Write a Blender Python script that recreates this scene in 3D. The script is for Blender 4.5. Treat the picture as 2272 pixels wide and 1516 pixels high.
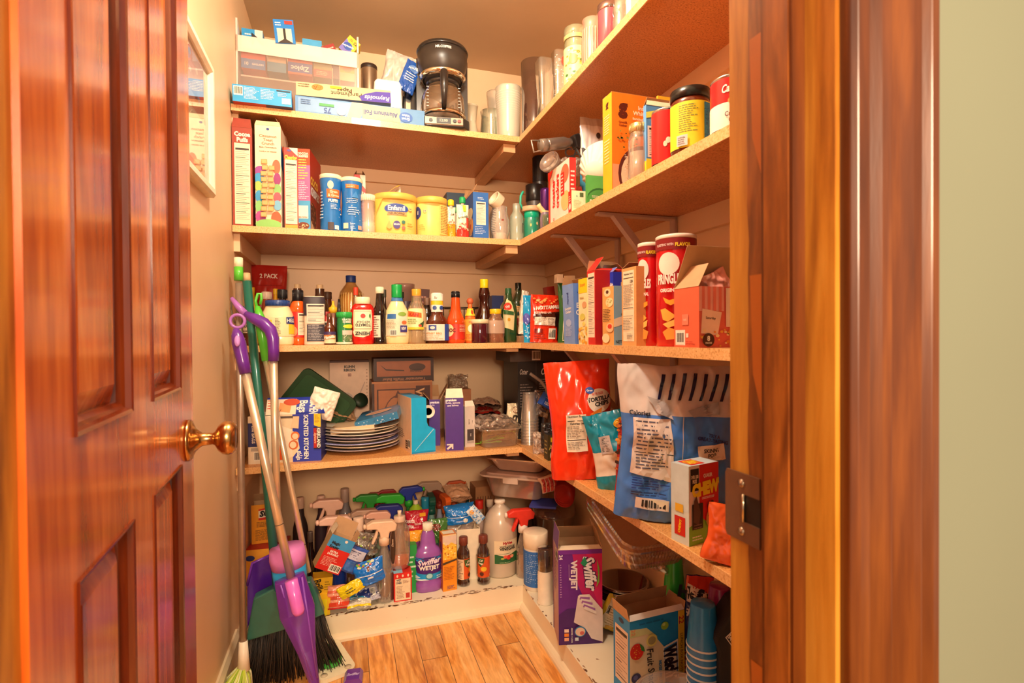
import bpy, math, random
from mathutils import Vector, Matrix, noise
random.seed(7)
for o in list(bpy.data.objects): bpy.data.objects.remove(o)
SC = bpy.context.scene
COL = SC.collection
PI = math.pi
# ---------------------------------------------------------------- camera
FPX, YAW, PITCH, ROLL = 1160.0, 0.3112, -0.0107, 0.0077
CAM = Vector((0, 0, 1.0))
_F0 = Vector((math.sin(YAW), math.cos(YAW), 0)); _R0 = Vector((math.cos(YAW), -math.sin(YAW), 0)); _Z = Vector((0, 0, 1))
CF = _F0*math.cos(PITCH) + _Z*math.sin(PITCH)
_U = -_F0*math.sin(PITCH) + _Z*math.cos(PITCH)
CR = _R0*math.cos(ROLL) - _U*math.sin(ROLL)
CU = _R0*math.sin(ROLL) + _U*math.cos(ROLL)
cd = bpy.data.cameras.new('camera'); cam = bpy.data.objects.new('camera', cd); COL.objects.link(cam)
m = Matrix((( CR.x, CU.x, -CF.x, CAM.x), (CR.y, CU.y, -CF.y, CAM.y), (CR.z, CU.z, -CF.z, CAM.z), (0, 0, 0, 1)))
cam.matrix_world = m
cd.sensor_width = 36; cd.lens = 36*FPX/2272; cd.clip_start = .02
cd.dof.use_dof = True; cd.dof.focus_distance = 1.85; cd.dof.aperture_fstop = 9
SC.camera = cam
# ---------------------------------------------------------------- light and exposure
vs = SC.view_settings
vs.view_transform = 'Standard'; vs.look = 'None'; vs.gamma = 1; vs.use_curve_mapping = False; vs.exposure = 0.70
W = bpy.data.worlds.new('world'); SC.world = W; W.use_nodes = True
bg = W.node_tree.nodes['Background']; bg.inputs[0].default_value = (1, .76, .53, 1); bg.inputs[1].default_value = .42
def lamp(name, kind, loc, power, col, size=.1, rot=(0, 0, 0)):
    l = bpy.data.lights.new(name, kind); l.energy = power; l.color = col
    if kind == 'AREA': l.shape = 'DISK'; l.size = size
    else: l.shadow_soft_size = size
    o = bpy.data.objects.new(name, l); o.location = loc; o.rotation_euler = rot; COL.objects.link(o); return o
lamp('pantry_bulb', 'POINT', (.12, .85, 2.10), 28, (1, .92, .75), .07)
lamp('fill_behind_camera', 'AREA', (.0, -1.0, 1.45), 30, (1, .71, .47), .5, (math.radians(80), 0, math.radians(-8)))  # fill lamp added behind the camera to brighten the pantry, no fixture there
# ---------------------------------------------------------------- room numbers
XL, XE, YE, XW, YW = -.328, .618, 1.815, .918, 2.305
Z1, Z2, Z3, Z4, ZS = 1.727, 1.351, .975, .591, .080
ZC = 2.205; TH = .019
XJ, YJ0, YJ1 = .332, .283, .389
def proj(x, y, z):
    p = Vector((x, y, z))-CAM; d = p.dot(CF)
    return 1136+FPX*p.dot(CR)/d, 758-FPX*p.dot(CU)/d, d
def _sol(f, a, b):
    fa = f(a)
    for _ in range(40):
        c = (a+b)/2; fc = f(c)
        if (fc > 0) == (fa > 0): a, fa = c, fc
        else: b = c
    return (a+b)/2
def sX(px, y, z): return _sol(lambda x: proj(x, y, z)[0]-px, -2, 3)
def sY(px, x, z): return _sol(lambda y: proj(x, y, z)[0]-px, .25, 4)
def sZ(py, x, y): return _sol(lambda z: proj(x, y, z)[1]-py, -1, 4)
def pt(px, py, y):
    """point of the place seen at (px,py) at depth plane y"""
    z = 1.0
    for _ in range(8):
        x = sX(px, y, z); z = sZ(py, x, y)
    return Vector((x, y, z))
# ---------------------------------------------------------------- materials
_mc = {}
def lin(h):
    h = h.lstrip('#')
    if len(h) == 3: h = ''.join(c*2 for c in h)
    v = [int(h[i:i+2], 16)/255 for i in (0, 2, 4)]
    return tuple(((c+.055)/1.055)**2.4 if c > .04045 else c/12.92 for c in v)
def newmat(n):
    m = bpy.data.materials.new(n); m.use_nodes = True; nt = m.node_tree
    return m, nt, nt.nodes['Principled BSDF'], nt.nodes['Material Output']
def N(nt, t, **k):
    n = nt.nodes.new(t)
    for a, b in k.items():
        if a.startswith('i_'): n.inputs[int(a[2:]) if a[2:].isdigit() else a[2:]].default_value = b
        else: setattr(n, a, b)
    return n
def M(c, rough=.45, metal=0, coat=0):
    """plain surface; tiny procedural variation of colour and bump so it is not dead flat"""
    k = (c, rough, metal, coat)
    if k in _mc: return _mc[k]
    m, nt, b, out = newmat('mat_'+c)
    L = nt.links
    r, g, bl = lin(c)
    no = N(nt, 'ShaderNodeTexNoise'); no.inputs['Scale'].default_value = 35; no.inputs['Detail'].default_value = 3
    tc = N(nt, 'ShaderNodeTexCoord'); L.new(tc.outputs['Object'], no.inputs['Vector'])
    rp = N(nt, 'ShaderNodeValToRGB')
    rp.color_ramp.elements[0].position = .3; rp.color_ramp.elements[1].position = .7
    rp.color_ramp.elements[0].color = (r*.93, g*.93, bl*.93, 1); rp.color_ramp.elements[1].color = (min(1, r*1.05), min(1, g*1.05), min(1, bl*1.05), 1)
    L.new(no.outputs['Fac'], rp.inputs[0]); L.new(rp.outputs[0], b.inputs['Base Color'])
    b.inputs['Roughness'].default_value = rough; b.inputs['Metallic'].default_value = metal
    if coat: b.inputs['Coat Weight'].default_value = coat
    _mc[k] = m; return m
def CL(c='ffffff', a=.25, rough=.08, g=.5):
    """clear glass or plastic: tinted see-through, a share a of body colour, reflections growing at grazing angles"""
    k = ('CL', c, a, rough, g)
    if k in _mc: return _mc[k]
    m, nt, b, out = newmat('clear_'+c); L = nt.links; r = lin(c)
    tr = N(nt, 'ShaderNodeBsdfTransparent'); tr.inputs[0].default_value = tuple(.55+.45*v for v in r)+(1,)
    b.inputs['Base Color'].default_value = r+(1,); b.inputs['Roughness'].default_value = .5
    m1 = N(nt, 'ShaderNodeMixShader'); m1.inputs[0].default_value = a
    L.new(tr.outputs[0], m1.inputs[1]); L.new(b.outputs[0], m1.inputs[2])
    gl = N(nt, 'ShaderNodeBsdfGlossy'); gl.inputs['Roughness'].default_value = rough
    lw = N(nt, 'ShaderNodeLayerWeight'); lw.inputs[0].default_value = .35
    mu = N(nt, 'ShaderNodeMath', operation='MULTIPLY_ADD'); mu.inputs[1].default_value = g; mu.inputs[2].default_value = .06
    L.new(lw.outputs['Facing'], mu.inputs[0])
    m2 = N(nt, 'ShaderNodeMixShader'); L.new(mu.outputs[0], m2.inputs[0]); L.new(m1.outputs[0], m2.inputs[1]); L.new(gl.outputs[0], m2.inputs[2])
    L.new(m2.outputs[0], out.inputs[0]); _mc[k] = m; return m
def mat(c):
    return M(c) if isinstance(c, str) else c
def wood(name, cols, scale, stretch, rough=.3, coat=.3, dist=3, knots=False, bump=.02):
    """grain running along local z unless stretch says otherwise"""
    m, nt, b, out = newmat(name); L = nt.links
    tc = N(nt, 'ShaderNodeTexCoord'); mp = N(nt, 'ShaderNodeMapping'); mp.inputs['Scale'].default_value = stretch
    L.new(tc.outputs['Object'], mp.inputs[0])
    n1 = N(nt, 'ShaderNodeTexNoise'); n1.inputs['Scale'].default_value = scale; n1.inputs['Detail'].default_value = 6; n1.inputs['Distortion'].default_value = dist
    L.new(mp.outputs[0], n1.inputs['Vector'])
    n2 = N(nt, 'ShaderNodeTexNoise'); n2.inputs['Scale'].default_value = scale*7; n2.inputs['Detail'].default_value = 4
    L.new(mp.outputs[0], n2.inputs['Vector'])
    mx = N(nt, 'ShaderNodeMath', operation='MULTIPLY_ADD'); mx.inputs[1].default_value = .3; L.new(n2.outputs[0], mx.inputs[0]); 
    ms = N(nt, 'ShaderNodeMath', operation='MULTIPLY'); ms.inputs[1].default_value = .7; L.new(n1.outputs[0], ms.inputs[0]); L.new(ms.outputs[0], mx.inputs[2])
    rp = N(nt, 'ShaderNodeValToRGB'); el = rp.color_ramp.elements
    while len(el) < len(cols): el.new(.5)
    for i, c in enumerate(cols):
        el[i].position = .32+.36*i/(len(cols)-1); el[i].color = lin(c)+(1,)
    L.new(mx.outputs[0], rp.inputs[0]); L.new(rp.outputs[0], b.inputs['Base Color'])
    b.inputs['Roughness'].default_value = rough; b.inputs['Coat Weight'].default_value = coat; b.inputs['Coat Roughness'].default_value = .12
    bp = N(nt, 'ShaderNodeBump'); bp.inputs['Strength'].default_value = .25; bp.inputs['Distance'].default_value = bump*.1
    L.new(mx.outputs[0], bp.inputs['Height']); L.new(bp.outputs[0], b.inputs['Normal'])
    return m
def particle(name, base, dark, light):
    m, nt, b, out = newmat(name); L = nt.links
    tc = N(nt, 'ShaderNodeTexCoord')
    n1 = N(nt, 'ShaderNodeTexNoise'); n1.inputs['Scale'].default_value = 260; n1.inputs['Detail'].default_value = 2; L.new(tc.outputs['Object'], n1.inputs['Vector'])
    n2 = N(nt, 'ShaderNodeTexNoise'); n2.inputs['Scale'].default_value = 5; n2.inputs['Detail'].default_value = 4; L.new(tc.outputs['Object'], n2.inputs['Vector'])
    rp = N(nt, 'ShaderNodeValToRGB'); el = rp.color_ramp.elements
    el[0].position = .30; el[0].color = lin(dark)+(1,); el[1].position = .72; el[1].color = lin(light)+(1,); e = el.new(.42); e.color = lin(base)+(1,)
    L.new(n1.outputs[0], rp.inputs[0])
    hs = N(nt, 'ShaderNodeHueSaturation'); L.new(rp.outputs[0], hs.inputs['Color'])
    mr = N(nt, 'ShaderNodeMapRange'); mr.inputs[1].default_value = .3; mr.inputs[2].default_value = .7; mr.inputs[3].default_value = .88; mr.inputs[4].default_value = 1.1
    L.new(n2.outputs[0], mr.inputs[0]); L.new(mr.outputs[0], hs.inputs['Value']); L.new(hs.outputs[0], b.inputs['Base Color'])
    b.inputs['Roughness'].default_value = .38; b.inputs['Coat Weight'].default_value = .15
    return m
def paint(name, c, c2, rough=.5, chips=None, scale=3):
    m, nt, b, out = newmat(name); L = nt.links
    tc = N(nt, 'ShaderNodeTexCoord')
    n1 = N(nt, 'ShaderNodeTexNoise'); n1.inputs['Scale'].default_value = scale; n1.inputs['Detail'].default_value = 5; L.new(tc.outputs['Object'], n1.inputs['Vector'])
    rp = N(nt, 'ShaderNodeValToRGB'); el = rp.color_ramp.elements; el[0].position = .35; el[1].position = .65
    el[0].color = lin(c2)+(1,); el[1].color = lin(c)+(1,); L.new(n1.outputs[0], rp.inputs[0])
    src = rp.outputs[0]
    if chips:      # worn spots where the paint has come off
        col, thr, sc2, hi = chips
        n3 = N(nt, 'ShaderNodeTexNoise'); n3.inputs['Scale'].default_value = sc2; n3.inputs['Detail'].default_value = 5; L.new(tc.outputs['Object'], n3.inputs['Vector'])
        r3 = N(nt, 'ShaderNodeValToRGB'); r3.color_ramp.elements[0].position = thr; r3.color_ramp.elements[1].position = thr+.02; L.new(n3.outputs[0], r3.inputs[0])
        mx = N(nt, 'ShaderNodeMix', data_type='RGBA'); L.new(r3.outputs[0], mx.inputs['Factor'])
        L.new(src, mx.inputs[6]); mx.inputs[7].default_value = lin(col)+(1,); src = mx.outputs[2]
    L.new(src, b.inputs['Base Color']); b.inputs['Roughness'].default_value = rough
    return m
WHITE = 'f4f1ea'; KRAFT = 'c9a077'; BLACK = '17151a'
# ---------------------------------------------------------------- mesh builder
_tx = {}
def glyphs(s, bold=0, shear=0, space=1):
    k = (s, bold, shear, space)
    if k in _tx: return _tx[k]
    cu = bpy.data.curves.new('t', 'FONT'); cu.body = s; cu.size = 1; cu.resolution_u = 2; cu.offset = bold; cu.shear = shear; cu.space_character = space
    cu.align_x = 'CENTER'; cu.fill_mode = 'FRONT'; cu.space_line = .95
    ob = bpy.data.objects.new('t', cu); me = bpy.data.meshes.new_from_object(ob)
    vv = [(v.co.x, v.co.y) for v in me.vertices]; ff = [tuple(p.vertices) for p in me.polygons]
    bpy.data.objects.remove(ob); bpy.data.curves.remove(cu); bpy.data.meshes.remove(me)
    if vv:
        x0 = min(a for a, b in vv); x1 = max(a for a, b in vv); y0 = min(b for a, b in vv); y1 = max(b for a, b in vv)
        vv = [(a-(x0+x1)/2, b-(y0+y1)/2) for a, b in vv]
    else: x0 = x1 = y0 = y1 = 0
    _tx[k] = (vv, ff, x1-x0, y1-y0); return _tx[k]
class MB:
    def __init__(s): s.v = []; s.f = []; s.m = []; s.s = []; s.mats = []
    def mi(s, c):
        c = mat(c)
        if c not in s.mats: s.mats.append(c)
        return s.mats.index(c)
    def add(s, vs, fs, c, smooth=False):
        o = len(s.v); i = s.mi(c); s.v += [tuple(v) for v in vs]
        for f in fs: s.f.append(tuple(a+o for a in f)); s.m.append(i); s.s.append(smooth)
        return s
    def box(s, a, b, c):
        """c: one colour or dict of face colours f l r t b k"""
        x0, y0, z0 = a; x1, y1, z1 = b
        V = [(x0, y0, z0), (x1, y0, z0), (x1, y1, z0), (x0, y1, z0), (x0, y0, z1), (x1, y0, z1), (x1, y1, z1), (x0, y1, z1)]
        F = dict(b=(0, 3, 2, 1), t=(4, 5, 6, 7), f=(0, 1, 5, 4), r=(1, 2, 6, 5), k=(2, 3, 7, 6), l=(3, 0, 4, 7))
        for n, f in F.items():
            cc = c if not isinstance(c, dict) else c.get(n, c.get('*', WHITE))
            if cc is None: continue
            s.add(V, [f], cc)
        return s
    def grid(s, fn, nu, nv, c, smooth=True, cu=False):
        V = [fn(i/nu, j/nv) for j in range(nv+1) for i in range(nu+1)]
        F = [(j*(nu+1)+i, j*(nu+1)+i+1, (j+1)*(nu+1)+i+1, (j+1)*(nu+1)+i) for j in range(nv) for i in range(nu)]
        return s.add(V, F, c, smooth)
    def lathe(s, prof, c, R=1, H=1, sy=1, n=2, seg=36, off=(0, 0, 0), smooth=True, cap=True, ax=None):
        V = []; F = []
        def cr(t):
            ca, sa = math.cos(t), math.sin(t)
            if n == 2: return ca, sa*sy
            q = (abs(ca)**n+abs(sa)**n)**(-1/n); return ca*q, sa*q*sy
        for r, z in prof:
            for k in range(seg):
                a, b = cr(2*PI*k/seg+PI/seg); V.append(Vector((off[0]+a*r*R, off[1]+b*r*R, off[2]+z*H)))
        for j in range(len(prof)-1):
            for k in range(seg):
                q = (k+1) % seg; F.append((j*seg+k, j*seg+q, (j+1)*seg+q, (j+1)*seg+k))
        if cap:
            F.append(tuple(reversed(range(seg)))); F.append(tuple(range((len(prof)-1)*seg, len(prof)*seg)))
        if ax is not None: V = [ax @ v for v in V]
        return s.add(V, F, c, smooth)
    def tube(s, pts, r, c, seg=10, closed=False, flat=1):
        pts = [Vector(p) for p in pts]; n = len(pts); V = []; F = []
        rs = r if isinstance(r, (list, tuple)) else [r]*n
        up = None
        for i, p in enumerate(pts):
            if closed: d = pts[(i+1) % n]-pts[i-1]
            else: d = pts[min(i+1, n-1)]-pts[max(i-1, 0)]
            d.normalize()
            if up is None: up = Vector((0, 0, 1)) if abs(d.z) < .9 else Vector((0, 1, 0))
            a = d.cross(up).normalized(); b = a.cross(d).normalized(); up = b
            for k in range(seg):
                t = 2*PI*k/seg; V.append(p+a*math.cos(t)*rs[i]+b*math.sin(t)*rs[i]*flat)
        for i in range(n if closed else n-1):
            j = (i+1) % n
            for k in range(seg): q = (k+1) % seg; F.append((i*seg+k, i*seg+q, j*seg+q, j*seg+k))
        if not closed: F.append(tuple(reversed(range(seg)))); F.append(tuple(range((n-1)*seg, n*seg)))
        return s.add(V, F, c, True)
    def prism(s, poly, x0, x1, c, axis='x', smooth=False):
        """poly of (a,b) extruded along an axis"""
        def P(a, b, t): return {'x': (t, a, b), 'y': (a, t, b), 'z': (a, b, t)}[axis]
        n = len(poly); V = [P(a, b, x0) for a, b in poly]+[P(a, b, x1) for a, b in poly]
        F = [tuple(range(n)), tuple(reversed(range(n, 2*n)))]+[(i, i+n, (i+1) % n+n, (i+1) % n) for i in range(n)]
        return s.add(V, F, c, smooth)
    def build(s, name, parent=None, loc=None, rot=None, bevel=0, shade=None, solid=0, sub=0):
        me = bpy.data.meshes.new(name); me.from_pydata(s.v, [], s.f)
        for c in s.mats: me.materials.append(c)
        me.polygons.foreach_set('material_index', s.m); me.polygons.foreach_set('use_smooth', s.s)
        me.update()
        o = bpy.data.objects.new(name, me); COL.objects.link(o)
        if parent is not None: o.parent = parent
        if loc is not None: o.location = loc
        if rot is not None: o.rotation_euler = [math.radians(a) for a in rot]
        if solid:
            q = o.modifiers.new('s', 'SOLIDIFY'); q.thickness = solid; q.offset = 0
        if bevel:
            q = o.modifiers.new('b', 'BEVEL'); q.width = bevel; q.segments = 2; q.limit_method = 'ANGLE'; q.angle_limit = .6
        if sub:
            q = o.modifiers.new('u', 'SUBSURF'); q.levels = sub; q.render_levels = sub
        return o
def tag(o, label, cat=None, group=None, kind=None):
    if label: o['label'] = label
    if cat: o['category'] = cat
    if group: o['group'] = group
    if kind: o['kind'] = kind
    return o
def empty(name, label, cat, loc, rot=(0, 0, 0), group=None):
    o = bpy.data.objects.new(name, None); o.empty_display_size = .03; COL.objects.link(o)
    o.location = loc; o.rotation_euler = [math.radians(a) for a in rot]
    return tag(o, label, cat, group)
def struct(mb, name, **k):
    o = mb.build(name, **k); o['kind'] = 'structure'; return o
# ---------------------------------------------------------------- printing on surfaces
def decals(mb, S, Wd, Hd, items, seg=0):
    """S(x,y,k) maps face metres to space, k = height of the layer above the surface"""
    k = 0; S0 = S
    def S(x, y, k_): return S0(x if seg else min(max(x, 0), Wd), min(max(y, 0), Hd), k_)
    for it in items:
        k += 1; t = it[0]; kk = .00025*k+((.0022 if seg > 20 else .0004) if seg else .0001)
        if t in 'RN':
            u0, v0, u1, v1 = it[1:5]; c = it[5] if len(it) > 5 else 'fbf6e8'
            nu = max(1, int(abs(u1-u0)*seg)); nv = max(1, int(abs(v1-v0)*seg*Hd/max(Wd, .01)))
            mb.grid(lambda a, b: S((u0+(u1-u0)*a)*Wd, (v0+(v1-v0)*b)*Hd, kk), nu, nv, c, seg > 0)
            if t == 'N':
                kk += .00025; dark = '3a3230'; w = u1-u0; h = v1-v0; rows = it[6] if len(it) > 6 else 14
                for i in range(rows):
                    y = v1-h*(.06+.9*i/rows); th = h*(.30 if i % 5 else .55)/rows*(.5 if i else 1.6)
                    e = u1-w*.07 if i % 3 == 0 else u0+w*(.5+.4*((i*37) % 10)/10)
                    a0 = u0+w*.07
                    mb.grid(lambda a, b: S((a0+(e-a0)*a)*Wd, (y-th*b)*Hd, kk), max(1, int((e-a0)*seg)), 1, dark if i % 5 == 0 else '7d7068', False)
        elif t == 'L':       # lines too small to read
            u0, v0, u1, v1, n, c = it[1:7]; rnd = random.Random(n*7+int(u0*91))
            for i in range(n):
                y = v1-(v1-v0)*(i+.5)/n; th = (v1-v0)/n*.38; e = u0+(u1-u0)*rnd.uniform(.6, 1)
                x = u0
                while x < e:
                    x2 = min(e, x+(u1-u0)*rnd.uniform(.08, .3))
                    mb.grid(lambda a, b: S((x+(x2-x)*a)*Wd, (y+th*(b-.5))*Hd, kk), 1, 1, c, False); x = x2+(u1-u0)*.035
        elif t == 'B':       # barcode
            u0, v0, u1, v1 = it[1:5]
            mb.grid(lambda a, b: S((u0+(u1-u0)*a)*Wd, (v0+(v1-v0)*b)*Hd, kk), 1, 1, 'fbf6e8', False)
            x = u0+(u1-u0)*.08; kk += .0002; i = 0
            while x < u1-(u1-u0)*.1:
                w = (u1-u0)*(.03+.03*((i*7) % 3)); mb.grid(lambda a, b: S((x+w*a)*Wd, (v0+(v1-v0)*(.15+.75*b))*Hd, kk), 1, 1, '2a2522', False); x += w+(u1-u0)*.04; i += 1
        elif t == 'E':
            uc, vc, ru, rv, c = it[1:6]; n = 24; V = []; F = []
            rings = 6 if seg else 1
            V.append(S(uc*Wd, vc*Hd, kk))
            for q in range(1, rings+1):
                for i in range(n):
                    a = 2*PI*i/n; V.append(S((uc+ru*q/rings*math.cos(a))*Wd, (vc+rv*q/rings*math.sin(a))*Hd, kk))
            for i in range(n): F.append((0, 1+i, 1+(i+1) % n))
            for q in range(rings-1):
                for i in range(n): j = (i+1) % n; F.append((1+q*n+i, 1+(q+1)*n+i, 1+(q+1)*n+j, 1+q*n+j))
            mb.add(V, F, c)
        elif t == 'P':
            pp, c = it[1:3]
            if not seg: mb.add([S(a*Wd, b*Hd, kk) for a, b in pp], [tuple(range(len(pp)))], c)
            else:
                ca_, cb_ = sum(a for a, b in pp)/len(pp), sum(b for a, b in pp)/len(pp); nn = 7
                for q in range(len(pp)):
                    (a0, b0), (a1, b1) = pp[q], pp[(q+1) % len(pp)]; V = []; ix = {}
                    for i in range(nn+1):
                        for j in range(nn+1-i):
                            ix[i, j] = len(V); f, g_ = i/nn, j/nn; V.append(S((ca_+(a0-ca_)*f+(a1-ca_)*g_)*Wd, (cb_+(b0-cb_)*f+(b1-cb_)*g_)*Hd, kk))
                    F = []
                    for i in range(nn):
                        for j in range(nn-i):
                            F.append((ix[i, j], ix[i+1, j], ix[i, j+1]))
                            if i+j < nn-1: F.append((ix[i+1, j], ix[i+1, j+1], ix[i, j+1]))
                    mb.add(V, F, c)
        elif t == 'T':
            s, uc, vc, h, c = it[1:6]; rot = it[6] if len(it) > 6 else 0; mw = it[7] if len(it) > 7 else .95; o = it[8] if len(it) > 8 else {}
            vv, ff, gw, gh = glyphs(s, o.get('b', .02), o.get('s', 0), o.get('sp', 1))
            if not vv: continue
            lines_ = s.count('\n')+1; hh = h*(Wd if abs(abs(rot)-90) < 25 else Hd); sc = hh/(.72+(lines_-1)*.95); sx = sc
            lim = mw*(Wd if rot in (0, 180) else Hd)
            if gw*sx > lim: sx = lim/gw
            ca, sa = math.cos(math.radians(rot)), math.sin(math.radians(rot))
            V = [S(uc*Wd+x*sx*ca-y*sc*sa, vc*Hd+x*sx*sa+y*sc*ca, kk) for x, y in vv]; mb.add(V, ff, c)
        elif t == 'S':       # scattered flecks
            u0, v0, u1, v1, n, c, sz = it[1:8]; rnd = random.Random(n)
            for i in range(n):
                a = rnd.uniform(u0, u1)*Wd; b = rnd.uniform(v0, v1)*Hd; r = sz*Wd*rnd.uniform(.6, 1.3); cc = c if isinstance(c, str) else rnd.choice(c)
                th = rnd.uniform(0, PI); mb.add([S(a+r*math.cos(th+q*PI*2/5), b+r*.7*math.sin(th+q*PI*2/5), kk+.00002*(i % 7)) for q in range(5)], [(0, 1, 2, 3, 4)], cc)
def faceS(face, w, d, h, z0=0):
    x, y = w/2, d/2
    return {'f': (lambda a, b, k: Vector((-x+a, -y-k, z0+b)), w, h), 'k': (lambda a, b, k: Vector((x-a, y+k, z0+b)), w, h),
            'l': (lambda a, b, k: Vector((-x-k, y-a, z0+b)), d, h), 'r': (lambda a, b, k: Vector((x+k, -y+a, z0+b)), d, h),
            't': (lambda a, b, k: Vector((-x+a, -y+b, z0+h+k)), w, d), 'b': (lambda a, b, k: Vector((-x+a, y-b, z0-k)), w, d)}[face]
def facedecals(mb, w, d, h, dec, z0=0):
    for f in 'flrtbk':
        it = [q[1:] for q in dec if q[0] == f]
        if it:
            S, a, b = faceS(f, w, d, h, z0); decals(mb, S, a, b, it)
# ---------------------------------------------------------------- makers
def carton(name, label, pos, dim, col, dec=(), rot=(0, 0, 0), flaps=None, cat='box', group=None, parent=None, inner=KRAFT):
    """box-board package. flaps: dict edge->(length fraction of depth/width, opening angle from closed, colour)"""
    w, d, h = dim; mb = MB(); x, y = w/2, d/2
    if flaps:
        cc = dict(col) if isinstance(col, dict) else {'*': col}
        cc['t'] = None; mb.box((-x, -y, 0), (x, y, h), cc)
        e = .0012; V = [(-x+e, -y+e, e), (x-e, -y+e, e), (x-e, y-e, e), (-x+e, y-e, e), (-x+e, -y+e, h), (x-e, -y+e, h), (x-e, y-e, h), (-x+e, y-e, h)]
        mb.add(V, [(0, 1, 2, 3), (1, 0, 4, 5), (2, 1, 5, 6), (3, 2, 6, 7), (0, 3, 7, 4)], inner)
        mb.add([(-x, -y, h), (x, -y, h), (x, y, h), (-x, y, h), (-x+e, -y+e, h), (x-e, -y+e, h), (x-e, y-e, h), (-x+e, y-e, h)], [(0, 1, 5, 4), (1, 2, 6, 5), (2, 3, 7, 6), (3, 0, 4, 7)], inner)
    else: mb.box((-x, -y, 0), (x, y, h), col)
    facedecals(mb, w, d, h, dec)
    o = mb.build(name, parent, pos, rot)
    if label: tag(o, label, cat if parent is None else None, group)
    if flaps:
        for ed, (ln, ang, fc) in flaps.items():
            a = math.radians(ang); f = MB()
            ca, sa = math.cos(a)*ln, math.sin(a)*ln
            if ed == 'f': q = [(-x, -y, h), (x, -y, h), (x-.004, -y+ca, h+sa), (-x+.004, -y+ca, h+sa)]
            if ed == 'k': q = [(x, y, h), (-x, y, h), (-x+.004, y-ca, h+sa), (x-.004, y-ca, h+sa)]
            if ed == 'l': q = [(-x, y, h), (-x, -y, h), (-x+ca, -y+.004, h+sa), (-x+ca, y-.004, h+sa)]
            if ed == 'r': q = [(x, -y, h), (x, y, h), (x-ca, y-.004, h+sa), (x-ca, -y+.004, h+sa)]
            n = (Vector(q[1])-Vector(q[0])).cross(Vector(q[3])-Vector(q[0])).normalized()*.0008
            q = [Vector(v) for v in q]; p2 = [v+n for v in q]
            f.add(p2, [(0, 1, 2, 3)], fc); f.add(q, [(3, 2, 1, 0)], inner)
            f.add(q+p2, [(0, 1, 5, 4), (1, 2, 6, 5), (2, 3, 7, 6), (3, 0, 4, 7)], inner)
            f.build('flap', o)
    return o
PR = {
 'bottle': [(.0, 0), (.9, 0), (1, .025), (1, .52), (.93, .60), (.6, .72), (.4, .80), (.36, .88), (.36, .93)],
 'sauce': [(.0, 0), (.93, 0), (1, .02), (1, .56), (.95, .62), (.75, .70), (.52, .76), (.46, .84), (.46, .93)],
 'longneck': [(.0, 0), (.9, 0), (1, .02), (1, .50), (.92, .57), (.55, .66), (.42, .74), (.36, .86), (.36, .94)],
 'tall': [(.0, 0), (.9, 0), (1, .02), (1, .66), (.9, .74), (.45, .83), (.38, .88), (.38, .94)],
 'jar': [(.0, 0), (.92, 0), (1, .03), (1, .74), (.97, .80), (.86, .86), (.86, .93)],
 'jug': [(.0, 0), (.93, 0), (1, .03), (1, .50), (.99, .60), (.93, .70), (.80, .79), (.60, .86), (.36, .91), (.28, .93), (.28, .97)],
 'can': [(.0, 0), (.97, 0), (1, .01), (1, .03), (.97, .045), (.97, .955), (1, .97), (1, .99), (.97, 1), (.9, .99), (.0, .985)],
 'tub': [(.0, 0), (.95, 0), (1, .02), (1, .85), (1, .9)],
 'round': [(.0, 0), (.85, 0), (1, .05), (1, .95), (.97, 1), (0, 1)],
 'cup': [(.0, 0), (.70, 0), (.72, .01), (.97, .96), (1.03, .965), (1.03, 1), (.97, 1), (.94, .96), (.70, .03), (.0, .03)],
 'vase': [(.0, 0), (.7, 0), (.75, .02), (.8, .4), (.82, .7), (1, .97), (1, 1), (.96, 1), (.76, .7), (.7, .05), (.0, .04)],
 'tumbler': [(.0, 0), (.9, 0), (.93, .02), (1, .98), (1, 1), (.95, 1), (.88, .05), (.0, .04)],
 'dish': [(.0, 0), (.75, 0), (.92, .06), (1, .2), (.98, .42), (.8, .62), (.5, .76), (.36, .84), (.33, .93)],
}
def rad(prof, v):
    for (r0, z0), (r1, z1) in zip(prof, prof[1:]):
        if z0 <= v <= z1 and z1 > z0: return r0+(r1-r0)*(v-z0)/(z1-z0)
    return prof[-1][0]
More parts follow.
